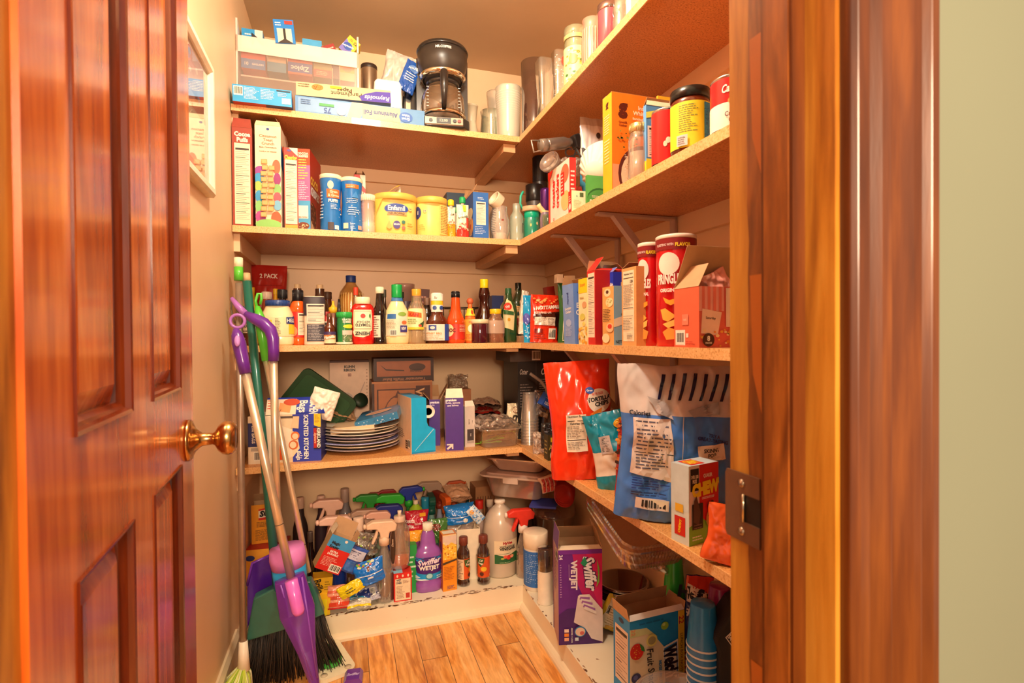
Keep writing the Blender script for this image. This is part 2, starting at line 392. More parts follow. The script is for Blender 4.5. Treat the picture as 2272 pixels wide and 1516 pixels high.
def turned(name, label, pos, R, H, prof='bottle', col='ffffff', cap=None, dec=(), liquid=None, sy=1, n=2, rot=(0, 0, 0), cat='bottle', group=None, seg=36, ribs=0, dscale=1, capname='cap', parent=None, extra=None):
    """round container. cap=(radius, z0, z1, colour[, ribbed]); liquid=(level, material)"""
    P = PR[prof] if isinstance(prof, str) else prof
    if cap is None and not liquid and not dec and parent is None and extra is None:
        o = MB().lathe(P, col, R, H, sy, n, seg, cap=False).build(name, None, pos, rot); return tag(o, label, cat, group)
    root = empty(name, label, cat, pos, rot, group)
    MB().lathe(P, col, R, H, sy, n, seg, cap=False).build('body', root)
    if liquid:
        lv, lm = liquid; q = [(max(0, r*.95-.01), max(z, .012)) for r, z in P if z < lv]+[(rad(P, lv)*.95, lv), (0, lv)]
        MB().lathe(q, lm, R, H, sy, n, seg, cap=False).build('liquid', root)
    if cap:
        r, z0, z1, cc = cap[:4]
        cm = MB().lathe([(r*.98, z0), (r, z0+.004), (r, z1-.008), (r*.94, z1), (0, z1)], cc, R, H, 1, 2, 28, cap=True)
        if len(cap) > 4:
            for k in range(24):
                a = 2*PI*k/24; ca, sa = math.cos(a), math.sin(a); b = R*r
                cm.tube([(b*ca, b*sa, z0*H+.001), (b*ca, b*sa, z1*H-.002)], .0007, cc, 4)
        cm.build(capname, root)
    if dec:
        mb = MB()
        def S(x, y, k):
            t = (x/(PI*R)-.5)*PI; v = y/H
            rr = R*rad(P, v)+k*2
            ca, sa = math.sin(t), -math.cos(t)
            if n != 2:
                q = (abs(ca)**n+abs(sa)**n)**(-1/n); ca *= q; sa *= q
            return Vector((ca*rr, sa*rr*sy-(k if sy < 1 else 0), y))
        decals(mb, S, PI*R, H, dec, 18)
        mb.build('label', root)
    return root
def trigger(root, z, col, s=1, col2=None, face=-90):
    """pump sprayer head; nozzle points along local -x turned by face"""
    R = Matrix.Rotation(math.radians(face), 4, 'Z')
    m = MB(); c2 = col2 or col
    m.lathe([(1, 0), (1, .6), (.8, 1), (0, 1)], c2, .014*s, .022*s, off=(0, 0, z))
    m.build('collar', root)
    h = MB()
    pl = [(.030, .0), (.034, .016), (.022, .028), (-.030, .030), (-.046, .022), (-.046, .010), (-.020, .008), (-.012, -.002), (-.010, -.018), (.012, -.018), (.014, -.002)]
    h.prism([(a*s, b*s+z+.036*s) for a, b in pl], -.011*s, .011*s, col, 'y')
    h.lathe([(1, 0), (1, 1), (0, 1)], c2, .007*s, .008*s, ax=Matrix.Translation((-.046*s, 0, z+.052*s)) @ Matrix.Rotation(-PI/2, 4, 'Y'))
    h.v = [tuple(R @ Vector(v)) for v in h.v]
    h.build('spray_head', root, bevel=.004*s)
    t = MB(); tp = [(-.020, .006), (-.014, .006), (-.018, -.012), (-.028, -.032), (-.034, -.030), (-.026, -.010)]
    t.prism([(a*s, b*s+z+.036*s) for a, b in tp], -.007*s, .007*s, col, 'y'); t.v = [tuple(R @ Vector(v)) for v in t.v]
    t.build('trigger', root, bevel=.002*s)
def bagS(w, t, h, wr, seed, base=0.0, top=1.0, fold=0):
    def S(u, v, side, k=0):
        e = max(0, math.sin(PI*min(1, max(0, u))))**.45
        vv = min(1, max(0, v)); g = (min(1, (vv+.0)/.22)**.5*(1-base)+base if vv < .22 else 1)*(min(1, (1-vv)/.45)**.7)
        th = t/2*e*g
        x = (u-.5)*w*(1-.10*math.sin(PI*vv)**2 * (t > .04)); z = vv*h
        nz = noise.noise(Vector((u*4+seed, v*4.5, seed*3.1+side)))+.25*noise.noise(Vector((u*11, v*12+seed, side*2.)))+.9*abs(noise.noise(Vector((u*4+v*5+seed, v*3-u*3, 4.4+side))))
        rg = 1-abs(noise.noise(Vector((u*6+v*2+seed, v*5-u*2, side+7.7))))*2.4; nz += .45*max(0, rg)**2-.3*max(0, 1-abs(noise.noise(Vector((v*4-u*5, seed, 1.3))))*5)
        q = wr*(nz-.2)*(min(1, e*1.5))
        x += wr*.8*noise.noise(Vector((u*3, v*4, seed+9)))
        return Vector((x, side*(th+q+k+.0008), z+wr*.6*noise.noise(Vector((u*4, seed, 2)))*(vv > .9)))
    return S
def bag(name, label, pos, dim, col, dec=(), rot=(0, 0, 0), wr=.004, seed=1., base=.4, cat='bag', group=None, shiny=.22, nu=36, nv=44, bands=None, parent=None):
    """soft package: two crumpled sheets meeting at the rim. bands: [(v0,v1,colour)]"""
    w, t, h = dim; S = bagS(w, t, h, wr, seed, base); mb = MB()
    bands = bands or [(0, 1, col)]
    def mc(c): return M(c, shiny, 0, .4) if isinstance(c, str) else c
    for v0, v1, c in bands:
        n = max(2, int(nv*(v1-v0)))
        for sd in (-1, 1):
            mb.grid(lambda a, b: S(a if sd < 0 else 1-a, v0+(v1-v0)*b, sd), nu, n, mc(c))
    def D(x, y, k): return S(x/w, y/h, -1, k)
    dd = [tuple(mc(z) if isinstance(z, str) and i == len(q)-1 and q[0] in 'REP' else z for i, z in enumerate(q)) for q in dec]
    decals(mb, D, w, h, dd, 22)
    o = mb.build(name, parent, pos, rot)
    if parent is None: tag(o, label, cat, group)
    return o
def onb(l, r, top, s, z):
    """round thing on a back shelf: pixel left, right, top; s = how far its centre is behind the shelf edge"""
    y = YE+s; x = sX((l+r)/2, y, z); d = proj(x, y, z)[2]; R = (r-l)/2*d/FPX
    return (x, y, z), R, sZ(top, x, y)-z
def onr(l, r, top, s, z):
    x = XE+s; y = sY((l+r)/2, x, z); d = proj(x, y, z)[2]
    return (x, y, z), (r-l)/2*d/FPX, sZ(top, x, y)-z
def bxb(l, r, top, s, d, z):
    """carton on a back shelf, front face from l to r, front face s behind the edge, d deep"""
    y = YE+s; x0 = sX(l, y, z+.05); x1 = sX(r, y, z+.05)
    return ((x0+x1)/2, y+d/2, z), (x1-x0, d, sZ(top, (x0+x1)/2, y)-z)
def bxr(l, mid, r, top, s, z):
    """carton on a right shelf: left face from l to mid, front from mid to r, left face s behind the edge"""
    x0 = XE+s; y0 = sY(mid, x0, z+.05); y1 = sY(l, x0, z+.05); x1 = sX(r, y0, z+.05)
    return ((x0+x1)/2, (y0+y1)/2, z), (x1-x0, y1-y0, sZ(top, x0, y0)-z)
def copy_tree(o, parent=None):
    c = o.copy(); COL.objects.link(c); c.parent = parent
    for ch in o.children: copy_tree(ch, c)
    return c
# ================================================================ the room
wallp = paint('wall_paint_cream', 'f4d0a8', 'ecc79c', .45)
ceilp = paint('ceiling_paint_tan', 'd2b896', 'cab08e', .6)
hallp = paint('hall_wall_paint', '808874', '7a816e', .7, scale=1.2)
trimp = paint('trim_paint_white', 'f2e0c0', 'e8d2ac', .3)
stepp = paint('step_paint_chipped', 'f5ead0', 'eddcbc', .35, ('9a6a42', .73, 38, 1))
def wl(name, a, b, c): return struct(MB().box(a, b, c), name)
wl('wall_back', (XL-.1, YW, 0), (XW+.1, YW+.1, ZC), wallp)
wl('wall_left', (XL-.1, YJ1, 0), (XL, YW, ZC), wallp)
wl('wall_right', (XW, YJ1, 0), (XW+.1, YW, ZC), wallp)
struct(MB().box((XJ+.02, YJ0, 0), (1.9, YJ1, 2.6), hallp).box((-.215-1.2, YJ0, 0), (-.215, YJ1, 2.6), hallp).box((-.215, YJ0, 2.07), (XJ+.02, YJ1, 2.6), hallp), 'wall_front')
wl('ceiling', (XL-.1, YJ1, ZC), (XW+.1, YW+.1, ZC+.08), ceilp)
# floor: hickory strips
fm, nt, b, out = newmat('hickory_strip_floor'); L = nt.links
tc = N(nt, 'ShaderNodeTexCoord'); mp = N(nt, 'ShaderNodeMapping'); mp.inputs['Rotation'].default_value = (0, 0, PI/2); mp.inputs['Location'].default_value = (.31, .017, 0)
L.new(tc.outputs['Object'], mp.inputs[0])
br = N(nt, 'ShaderNodeTexBrick'); br.offset = .37; br.offset_frequency = 3
for i, v in (('Scale', 1), ('Mortar Size', .0009), ('Mortar Smooth', 0), ('Brick Width', .95), ('Row Height', .079), ('Bias', 0)): br.inputs[i].default_value = v
br.inputs['Color1'].default_value = (0, 0, 0, 1); br.inputs['Color2'].default_value = (1, 1, 1, 1); br.inputs['Mortar'].default_value = (.5, .5, .5, 1)
L.new(mp.outputs[0], br.inputs['Vector'])
sc_ = N(nt, 'ShaderNodeVectorMath', operation='MULTIPLY'); sc_.inputs[1].default_value = (2.2, 13, 1); L.new(mp.outputs[0], sc_.inputs[0])
of = N(nt, 'ShaderNodeVectorMath', operation='MULTIPLY_ADD'); of.inputs[1].default_value = (17, 29, 11); L.new(br.outputs['Color'], of.inputs[0]); L.new(sc_.outputs[0], of.inputs[2])
n1 = N(nt, 'ShaderNodeTexNoise'); n1.inputs['Scale'].default_value = 1.1; n1.inputs['Detail'].default_value = 4; n1.inputs['Distortion'].default_value = 1.6; L.new(of.outputs[0], n1.inputs['Vector'])
n2 = N(nt, 'ShaderNodeTexNoise'); n2.inputs['Scale'].default_value = 9; n2.inputs['Detail'].default_value = 5; n2.inputs['Distortion'].default_value = .6; L.new(of.outputs[0], n2.inputs['Vector'])
r1 = N(nt, 'ShaderNodeValToRGB'); e = r1.color_ramp.elements; e[0].position = .33; e[0].color = lin('ffc880')+(1,); e[1].position = .70; e[1].color = lin('bc6e34')+(1,); q = e.new(.52); q.color = lin('f8b05c')+(1,); q = e.new(.6); q.color = lin('e09240')+(1,)
L.new(n1.outputs[0], r1.inputs[0])
r2 = N(nt, 'ShaderNodeValToRGB'); e = r2.color_ramp.elements; e[0].position = .35; e[0].color = (1, 1, 1, 1); e[1].position = .75; e[1].color = (.62, .48, .36, 1); L.new(n2.outputs[0], r2.inputs[0])
mx = N(nt, 'ShaderNodeMix', data_type='RGBA', blend_type='MULTIPLY'); mx.inputs['Factor'].default_value = .7; L.new(r1.outputs[0], mx.inputs[6]); L.new(r2.outputs[0], mx.inputs[7])
hs = N(nt, 'ShaderNodeHueSaturation'); mr = N(nt, 'ShaderNodeMapRange'); mr.inputs[3].default_value = .82; mr.inputs[4].default_value = 1.12; L.new(br.outputs['Color'], mr.inputs[0]); L.new(mr.outputs[0], hs.inputs['Value']); L.new(mx.outputs[2], hs.inputs['Color'])
m3 = N(nt, 'ShaderNodeMix', data_type='RGBA'); L.new(br.outputs['Fac'], m3.inputs['Factor']); L.new(hs.outputs[0], m3.inputs[6]); m3.inputs[7].default_value = lin('5c3418')+(1,)
L.new(m3.outputs[2], b.inputs['Base Color']); b.inputs['Roughness'].default_value = .32; b.inputs['Coat Weight'].default_value = .25
wl('floor', (-1.4, -2.2, -.05), (1.9, YW+.1, 0), fm)
# raised step under the shelves and its quarter round
struct(MB().box((XL, YE, 0), (XW, YW, ZS), stepp).box((XE, YJ1, 0), (XW, YE, ZS), stepp), 'trim_1')
chip = MB(); rc = random.Random(3)                      # bare wood where the step's edge has lost its paint
for i in range(230):
    L_ = rc.uniform(.004, .022); wd = rc.uniform(.001, .005)
    if i < 170:
        x = rc.uniform(XL+.1, XE-.02); y = YE+abs(rc.gauss(.006, .008)); ang = rc.gauss(0, .35)
        V = [(x+L_*a*math.cos(ang)-wd*b_*math.sin(ang), y+wd*b_+L_*a*math.sin(ang)*.3, ZS+.0004) for a, b_ in ((-.5, -.5), (0, -.8), (.5, -.4), (.4, .5), (-.3, .6))]
    else:
        y = rc.uniform(.7, YE); x = XE+abs(rc.gauss(.004, .005)); V = [(x+wd*b_, y+L_*a, ZS+.0004) for a, b_ in ((-.5, -.5), (0, -.8), (.5, -.4), (.4, .5), (-.3, .6))]
    chip.add(V, [(0, 1, 2, 3, 4)], rc.choice(['8a5c38', 'a8754a', '6f4526']))
o = chip.build('bare_wood_chips', bpy.data.objects['trim_1'])
q = [(0, 0), (.020, 0), (.019, .008), (.014, .015), (.007, .019), (0, .020)]
struct(MB().prism([(YE-a, b_) for a, b_ in q], XL, XE, trimp, 'x'), 'trim_2')
struct(MB().prism([(XE-a, b_) for a, b_ in q], YJ1, YE-.0, trimp, 'y'), 'trim_3')
struct(MB().prism([(XL, 0), (XL+.014, 0), (XL+.014, .085), (XL+.006, .10), (XL, .10)], YJ1, YE-.021, trimp, 'y'), 'baseboard_left')
# ---------------------------------------------------------------- shelves
pbm = particle('particle_board_shaded', 'c47c46', '96522a', 'd8945a'); pbt = particle('particle_board_lit_top', 'd9924c', 'a8682e', 'eab070'); edg = particle('shelf_edge_varnished', 'e8b070', 'c98a4a', 'f2c68c')  # one board in two tones: lit top painted lighter than the shaded underside
hts = {1: (Z1, 'top'), 2: (Z2, 'second'), 3: (Z3, 'third'), 4: (Z4, 'lowest')}
for i, (z, wrd) in hts.items():
    for side in 'br':
        a, b_ = ((XL+.002, YE+.003, z-TH), (XE, YW-.002, z)) if side == 'b' else ((XE+.003, YJ1+.002, z-TH), (XW-.002, YW-.002, z))
        t_ = empty('shelf_board', f"{wrd} brown particle board shelf along the {'back wall' if side == 'b' else 'right wall of the pantry'}", 'shelf', ((a[0]+b_[0])/2, (a[1]+b_[1])/2, z-TH), group='pantry shelves')
        o = MB().box(a, b_, {'t': pbt, '*': pbm}).build('board', t_); o.location = -t_.location
        e = MB().box((a[0], YE, z-TH-.001), (XE, YE+.003, z+.0005), edg) if side == 'b' else MB().box((XE, YJ1+.002, z-TH-.001), (XE+.003, YE, z+.0005), edg)
        o = e.build('edge', t_); o.location = -t_.location
    # wooden strips on the walls that carry the shelf
    c = MB().box((XL, YW-.018, z-TH-.052), (XW, YW, z-TH), wallp).build('wall_strip'); tag(c, f'cream strip on the back wall under the {wrd} shelf', 'cleat', 'cleats')
    c = MB().box((XL, YE+.03, z-TH-.058), (XL+.018, YW-.018, z-TH), wallp).build('wall_strip'); tag(c, f'cream strip on the left wall under the end of the {wrd} shelf', 'cleat', 'cleats')
    c = MB().box((XW-.018, YJ1, z-TH-.058), (XW, YW-.018, z-TH), wallp).build('wall_strip'); tag(c, f'cream strip on the right wall under the {wrd} shelf', 'cleat', 'cleats')
    c = MB().box((XE-.052, YE+(.03 if i == 1 else .012), z-TH-(.030 if i < 3 else .014)), (XE-.006, YW-.02, z-TH-.001), {'*': M('d9a878')}).build('support_batten'); tag(c, f'wooden batten under the {wrd} shelf where its two boards meet', 'batten', 'battens')
# metal brackets on the right wall
for z, py, word in ((Z2, 498, 'second'), (Z3, 795, 'third')):
    y = sY(1497, XW-.02, z-.06); br_ = empty('shelf_bracket', f'grey painted metal bracket under the {word} shelf on the right wall', 'bracket', (XW-.02, y, z-TH), group='metal brackets')
    g = M('c9b0a4', .4)
    MB().box((-.008, -.012, -.26), (.0, .012, 0), g).build('wall_leg', br_)
    MB().box((-.245, -.012, -.008), (-.001, .012, -.0015), g).build('arm', br_)
    MB().prism([(-.20, -.008), (-.175, -.008), (-.009, -.20), (-.009, -.23)], -.010, .010, g, 'y').build('brace', br_)
    y2 = y+.32; b2 = copy_tree(br_); b2.location = (XW-.02, y2, z-TH); b2['label'] = f'far grey metal bracket under the {word} shelf, behind the nearer one'
# ---------------------------------------------------------------- doorway
dw = wood('door_wood_reddish', ['82300a', 'b04a10', 'd0661c', 'e88634'], 2.2, (5, 5, .6), .26, .4, 2.5)
dwd = wood('door_moulding_dark', ['4a1605', '6b240a', '8a3a12'], 3, (5, 5, .6), .25, .6, 2)
jw = wood('jamb_wood_golden', ['7c4610', 'a8681c', 'bf7f28', 'ca8e36'], 4, (6, 6, .5), .4, .15, 1.5)
jd = wood('jamb_wood_stained', ['5a2a0a', '7d4212', 'a35c1e'], 5, (5, 5, .8), .35, .3, 2)
cw = wood('casing_wood', ['421c06', '62300c', '824816'], 3, (6, 6, .5), .35, .25, 1.5)
y1, y2, y3 = sY(1662, XJ, 1), sY(1716, XJ, 1), sY(1759, XJ-.012, 1)
jb = MB().box((XJ, YJ0, 0), (XJ+.02, YJ1, 2.05), jw)
struct(jb, 'trim_4')
# dark stain left on the rebate, ending in ragged runs
st = MB(); rs = random.Random(5); zz = 0
edge = []
while zz < 2.04:
    edge.append((zz, rs.uniform(-.0015, .0015))); zz += .03
V = [(XJ-.0006, y1+e_, z_) for z_, e_ in edge]+[(XJ-.0006, y2-.001, z_) for z_, e_ in edge]
n_ = len(edge); st.add(V, [(i, i+1, n_+i+1, n_+i) for i in range(n_-1)], jd)
struct(st, 'trim_5')
for zc, hh in ((.62, .10), (.93, .12), (1.13, .12), (1.31, .06), (1.47, .09)):      # lighter drips
    st = MB(); w_ = (y1-y2)
    st.add([(XJ-.0010, y2+w_*.15, zc+hh), (XJ-.0010, y2+w_*.92, zc+hh), (XJ-.0010, y2+w_*.8, zc+hh*.3), (XJ-.0010, y2+w_*.4, zc), (XJ-.0010, y2+w_*.25, zc+hh*.25)], [(0, 1, 2, 3, 4)], M('b5621c', .4)).build('stain_run', bpy.data.objects['trim_5'])
struct(MB().box((XJ-.012, y3, 0), (XJ, y2, 2.04), cw).box((XJ-.0135, y3+.003, 0), (XJ-.012, y2-.004, 2.04), jd), 'trim_6')
# casing profile on the hall side
cp = [(XJ+.004, YJ0), (XJ+.004, YJ0-.008), (XJ+.008, YJ0-.012), (XJ+.018, YJ0-.012), (XJ+.021, YJ0-.008), (XJ+.027, YJ0-.014), (XJ+.034, YJ0-.016), (XJ+.037, YJ0-.011), (XJ+.045, YJ0-.013), (XJ+.055, YJ0-.016), (XJ+.062, YJ0-.017), (XJ+.065, YJ0-.012), (XJ+.071, YJ0-.018), (XJ+.078, YJ0-.018), (XJ+.080, YJ0-.015), (XJ+.080, YJ0)]
struct(MB().prism(cp, 0, 2.10, cw, 'z'), 'trim_7', bevel=.001)
HX = -.183
struct(MB().box((HX-.03, YJ0, 0), (HX-.004, YJ1, 2.07), jw), 'trim_8')
struct(MB().prism([(HX-.008-(a-XJ-.004), b_) for a, b_ in cp], 0, 2.10, cw, 'z'), 'trim_9')
struct(MB().box((HX-.03, YJ0, 2.05), (XJ+.02, YJ1, 2.07), jw), 'trim_10')
# strike plate
bz = M('8a6a52', .35, .7); ys = sY(1650, XJ, .86); zs_ = sZ(1125, XJ, ys)
sp = empty('strike_plate', 'bronze strike plate let into the golden door jamb', 'strike plate', (XJ-.001, 0, zs_))
h_ = .030; ya, yb = sY(1690, XJ, .86), YJ1+.004
o = MB()
o.prism([(ya, -h_), (yb-.002, -h_), (yb, -h_+.004), (yb, h_-.004), (yb-.002, h_), (ya, h_), (ya, .012), (ya+.018, .012), (ya+.018, -.012), (ya, -.012)], -.0015, 0, bz, 'x').build('plate', sp)
MB().box((-.0004, ya, -.012), (.0006, ya+.018, .012), M('241a14')).build('latch_hole', sp)
MB().tube([(-.002, ya+.018, -.012), (-.002, ya+.018, .012)], .0012, M('d8c8a8', .2, 1)).build('lip', sp)
for s_ in (-1, 1): MB().lathe([(1, 0), (.9, .5), (0, .8)], M('b8a48c', .3, 1), .0036, .002, ax=Matrix.Translation((-.0015, (ya+yb)/2, s_*.021)) @ Matrix.Rotation(-PI/2, 4, 'Y')).build('screw', sp)
# the door leaf, swung in against the left wall
DA = math.radians(4.9); DWd = .525
dirv = Vector((-math.sin(DA), math.cos(DA), 0)); nrm = Vector((math.cos(DA), math.sin(DA), 0))
def du(px, z): return _sol(lambda s: proj(HX+dirv.x*s, YJ1+dirv.y*s, z)[0]-px, .0, .9)
DR = Matrix(((nrm.x, dirv.x, 0, HX), (nrm.y, dirv.y, 0, YJ1), (0, 0, 1, 0), (0, 0, 0, 1)))   # local x = out of face, y = along leaf
def DB(mb, name, parent=None, **k):
    mb.v = [tuple(DR @ Vector(v)) for v in mb.v]; return mb.build(name, parent, **k)
u1, u2, u3, u4 = du(168, .9), du(292, .9), du(340, .9), du(400, .9)
DWd = du(428, .9)
zu = sZ(935, *(HX+dirv.x*(u1+u2)/2, YJ1+dirv.y*(u1+u2)/2)); zl = sZ(1215, *(HX+dirv.x*(u1+u2)/2, YJ1+dirv.y*(u1+u2)/2))
leaf = MB(); T2 = -.036
def bxl(a, b_): leaf.box((T2, a[0], a[1]), (0, b_[0], b_[1]), dw)
bxl((0, .01), (u1, 2.04)); bxl((u2, .01), (u3, 2.04)); bxl((u4, .01), (DWd, 2.04))
for a, b_ in ((u1, u2), (u3, u4)):
    for z0, z1 in ((.01, .12), (zl, zu), (1.93, 2.04)): bxl((a, z0), (b_, z1))
door = DB(leaf, 'door_1', bevel=.0015); door['kind'] = 'structure'
for a, b_ in ((u1, u2), (u3, u4)):
    for z0, z1 in ((.12, zl), (zu, 1.93)):
        p = MB(); w_ = .011; k_ = .018
        p.box((-.030, a, z0), (-.014, b_, z1), dw)
        p.add([(-.014, a+w_, z0+w_), (-.014, b_-w_, z0+w_), (-.014, b_-w_, z1-w_), (-.014, a+w_, z1-w_), (-.006, a+w_+k_, z0+w_+k_), (-.006, b_-w_-k_, z0+w_+k_), (-.006, b_-w_-k_, z1-w_-k_), (-.006, a+w_+k_, z1-w_-k_)],
              [(0, 1, 5, 4), (1, 2, 6, 5), (2, 3, 7, 6), (3, 0, 4, 7), (4, 5, 6, 7)], dw)
        DB(p, 'panel', door)
        mo = MB(); prf = [(-.014, w_), (-.010, w_*.9), (-.006, w_*.6), (-.004, w_*.35), (.001, w_*.2), (.002, -.001), (-.014, -.001)]
        def fr(t): return [(a+t, z0+t), (b_-t, z0+t), (b_-t, z1-t), (a+t, z1-t)]
        for (x0, t0), (x1, t1) in zip(prf, prf[1:]):
            A, B = fr(t0), fr(t1)
            for i in range(4):
                j = (i+1) % 4; mo.add([(x0, *A[i]), (x0, *A[j]), (x1, *B[j]), (x1, *B[i])], [(0, 1, 2, 3)], dwd, False)
        DB(mo, 'panel_moulding', door)
ku = DWd-.052; kz = sZ(974, *(HX+dirv.x*ku+nrm.x*.03, YJ1+dirv.y*ku+nrm.y*.03))
br2 = M('c79a62', .22, 1); kp = MB()
KM = DR @ Matrix.Translation((0, ku, kz)) @ Matrix.Rotation(PI/2, 4, 'Y')
kp.lathe([(0, 0), (.031, 0), (.0315, .003), (.029, .006), (.024, .008), (.018, .011), (.013, .016), (.010, .020), (.009, .034), (.011, .037), (.019, .041), (.0245, .047), (.0265, .053), (.0255, .060), (.021, .065), (.017, .0665), (.016, .0655), (0, .0655)], br2, 1, 1, seg=40, ax=KM, cap=False)
kn = kp.build('door_knob', door)
# ---------------------------------------------------------------- framed picture on the left wall
yr = sY(478, XL+.02, 1.4); zt = sZ(152, XL+.02, yr); zb = sZ(440, XL+.02, yr); yn = yr-.42
pc = empty('framed_picture', 'white framed picture behind glass on the left wall, half hidden by the door', 'picture', (XL, yr, zb))
hh = zt-zb; fw = .026; f = MB(); wh = M('f8ecd0', .3)
prf = [(.0, 0), (.016, 0), (.022, .006), (.022, .018), (.016, .026), (.010, .026)]
def fr2(t): return [(-t, t), (-(yr-yn)+t, t), (-(yr-yn)+t, hh-t), (-t, hh-t)]
for (x0, t0), (x1, t1) in zip(prf, prf[1:]):
    A, B = fr2(t0), fr2(t1)
    for i in range(4):
        j = (i+1) % 4; f.add([(x0, *A[i]), (x0, *A[j]), (x1, *B[j]), (x1, *B[i])], [(3, 2, 1, 0)], wh)
f.build('frame', pc)
art_reflection = MB(); Lx = yr-yn-2*fw
def SA(x, y, k): return Vector((.008+k, -(yr-yn)+fw+x, fw+y))
art_reflection.box((.002, -(yr-yn)+.02, .02), (.008, -.02, hh-.02), M('efd2bc', .5))
rr_ = random.Random(4); it = [('R', 0, 0, 1, 1, 'e8a08c'), ('R', 0, .62, 1, .98, 'c96a5e'), ('R', .55, .08, .95, .5, 'f0dcc0'), ('P', [(.2, .1), (.5, .45), (.45, .7), (.15, .5)], 'd8604a'), ('E', .3, .68, .2, .09, 'e8c8d8'), ('S', .05, .5, .95, .95, 30, ['c24a3e', 'f0c0a0', '8a9ac0'], .03)]  # pinks and reds paint in the cereal boxes mirrored by the glass
decals(art_reflection, SA, Lx, hh-2*fw, it); art_reflection.build('print', pc)
g = MB(); g.add([SA(0, 0, .003), SA(Lx, 0, .003), SA(Lx, hh-2*fw, .003), SA(0, hh-2*fw, .003)], [(0, 1, 2, 3)], CL('ffffff', .02, .03, .9)); g.build('glass', pc)
# ================================================================ top shelf
def cb(name, label, q, z, col, dec=(), dz=0, **k):
    p, d = bxb(*q, z+dz); return carton(name, label, p, d, col, dec, **k)
def crr(name, label, q, z, col, dec=(), dz=0, **k):
    p, d = bxr(*q, z+dz); return carton(name, label, p, d, col, dec, **k)
def tb(name, label, q, z, *a, dz=0, **k):
    p, R, H = onb(*q, z+dz); return turned(name, label, p, R, H, *a, **k)
def tr_(name, label, q, z, *a, dz=0, **k):
    p, R, H = onr(*q, z+dz); return turned(name, label, p, R, H, *a, **k)
# translucent stacking drawer
fr_ = CL('ffefe0', .62, .25, .3); cl_ = CL('f4e4dc', .10, .15, .15)
y = YE+.10; x0, x1 = sX(524, y, Z1+.1), sX(797, y, Z1+.1); zt, zm, zn = sZ(84, x0, y), sZ(118, x0, y), sZ(192, x1, y)
zT = sZ(76, x1, y)-Z1; zB = sZ(112, x0+.02, y)-Z1; W_ = x1-x0; D_ = .34
bn = empty('storage_bin', 'frosted translucent stacking drawer full of boxed bags on the top shelf at the left', 'storage bin', (x0, y, Z1))
b_ = MB(); H2 = zT
zl0 = sZ(112, x0, y)-Z1; zl1 = sZ(76, x0, y)-Z1
b_.box((.0, 0, zl0), (W_, .004, zl1-.0), fr_).build('front_lip', bn)
MB().prism([(.01, .012), (W_-.01, .012), (W_-.004, zl0), (.004, zl0)], .004, .007, cl_, 'y').build('front_panel', bn)
MB().box((.01, .01, .006), (W_-.01, D_, .010), fr_).build('bottom', bn)
MB().box((.004, D_-.003, .006), (W_-.004, D_, zl1), fr_).build('back_panel', bn)
for sx in (0, W_-.006):
    MB().prism([(.0, 0), (.0, zl1+.055), (.020, zl1+.055), (.030, zl1-.02), (.05, zl1-.045), (D_-.05, zl1-.045), (D_-.03, zl1), (D_, zl1), (D_, 0)], sx, sx+.006, fr_, 'x').build('side_panel', bn)
MB().box((.012, .012, zl0-.02-.055), (W_-.012, D_-.01, zl0-.07), fr_).build('shelf_divider', bn)
def inbin(name, label, l, r, zlo, zhi, yy, d, col, dec=(), rot=(0, 0, 0)):
    xa, xb = sX(l, y+yy, Z1+.3), sX(r, y+yy, Z1+.3)
    if zlo > 1: zlo, zhi = sZ(zlo, (xa+xb)/2, y+yy)-Z1, sZ(zhi, (xa+xb)/2, y+yy)-Z1
    return carton(name, label, ((xa+xb)/2, y+yy+d/2, Z1+zlo), (xb-xa, d, zhi-zlo), col, dec, rot)
inbin('bag_box', 'red and blue box of gallon bags, leftmost one seen through the frosted drawer', 534, 588, 153, 110, .02, .2, 'd8452c', [('f', 'R', 0, 0, 1, .5, '2a78b8'), ('f', 'T', '10', .22, .25, .16, WHITE), ('f', 'T', 'GALLON', .68, .25, .1, WHITE, 0, .5)])
inbin('bag_box', 'teal and grey box seen through the frosted drawer, second from its left side', 592, 634, 160, 118, .02, .2, '3a8aa8', [('f', 'R', 0, .5, 1, 1, 'b9a890'), ('f', 'L', .1, .6, .9, .9, 5, 'd8b060')])
inbin('bag_box', 'orange and blue box with upside-down lettering seen through the middle of the frosted drawer', 638, 692, 166, 124, .02, .2, 'd8542c', [('f', 'R', 0, .1, 1, .62, '2854a0'), ('f', 'T', 'Ziploc', .5, .36, .25, WHITE, 180)])
inbin('bag_box', 'olive green box with a red foot seen through the frosted drawer', 695, 735, 172, 132, .02, .2, '8a9040', [('f', 'R', 0, 0, 1, .42, 'd0482c'), ('f', 'L', .15, .1, .85, .35, 3, 'f0c8a0')])
inbin('bag_box', 'dark grey box seen through the frosted drawer beside the yellow one', 738, 752, 175, 140, .02, .2, '5a4a40')
inbin('bag_box', 'yellow box seen through the frosted drawer at its right side', 754, 786, 180, 143, .02, .2, 'f0b020', [('f', 'R', 0, 0, 1, .48, 'e8c080'), ('f', 'E', .5, .72, .3, .2, 'e89020')])
inbin('bag_box', 'blue and white box poking out of the drawer at its left side', 536, 583, 108, 65, .08, .10, '2f9ad8', [('f', 'R', .62, 0, 1, 1, 'f4ead8'), ('f', 'T', 'Z', .82, .5, .7, '2a2a30', 90), ('f', 'L', .15, .3, .5, .8, 3, WHITE)])
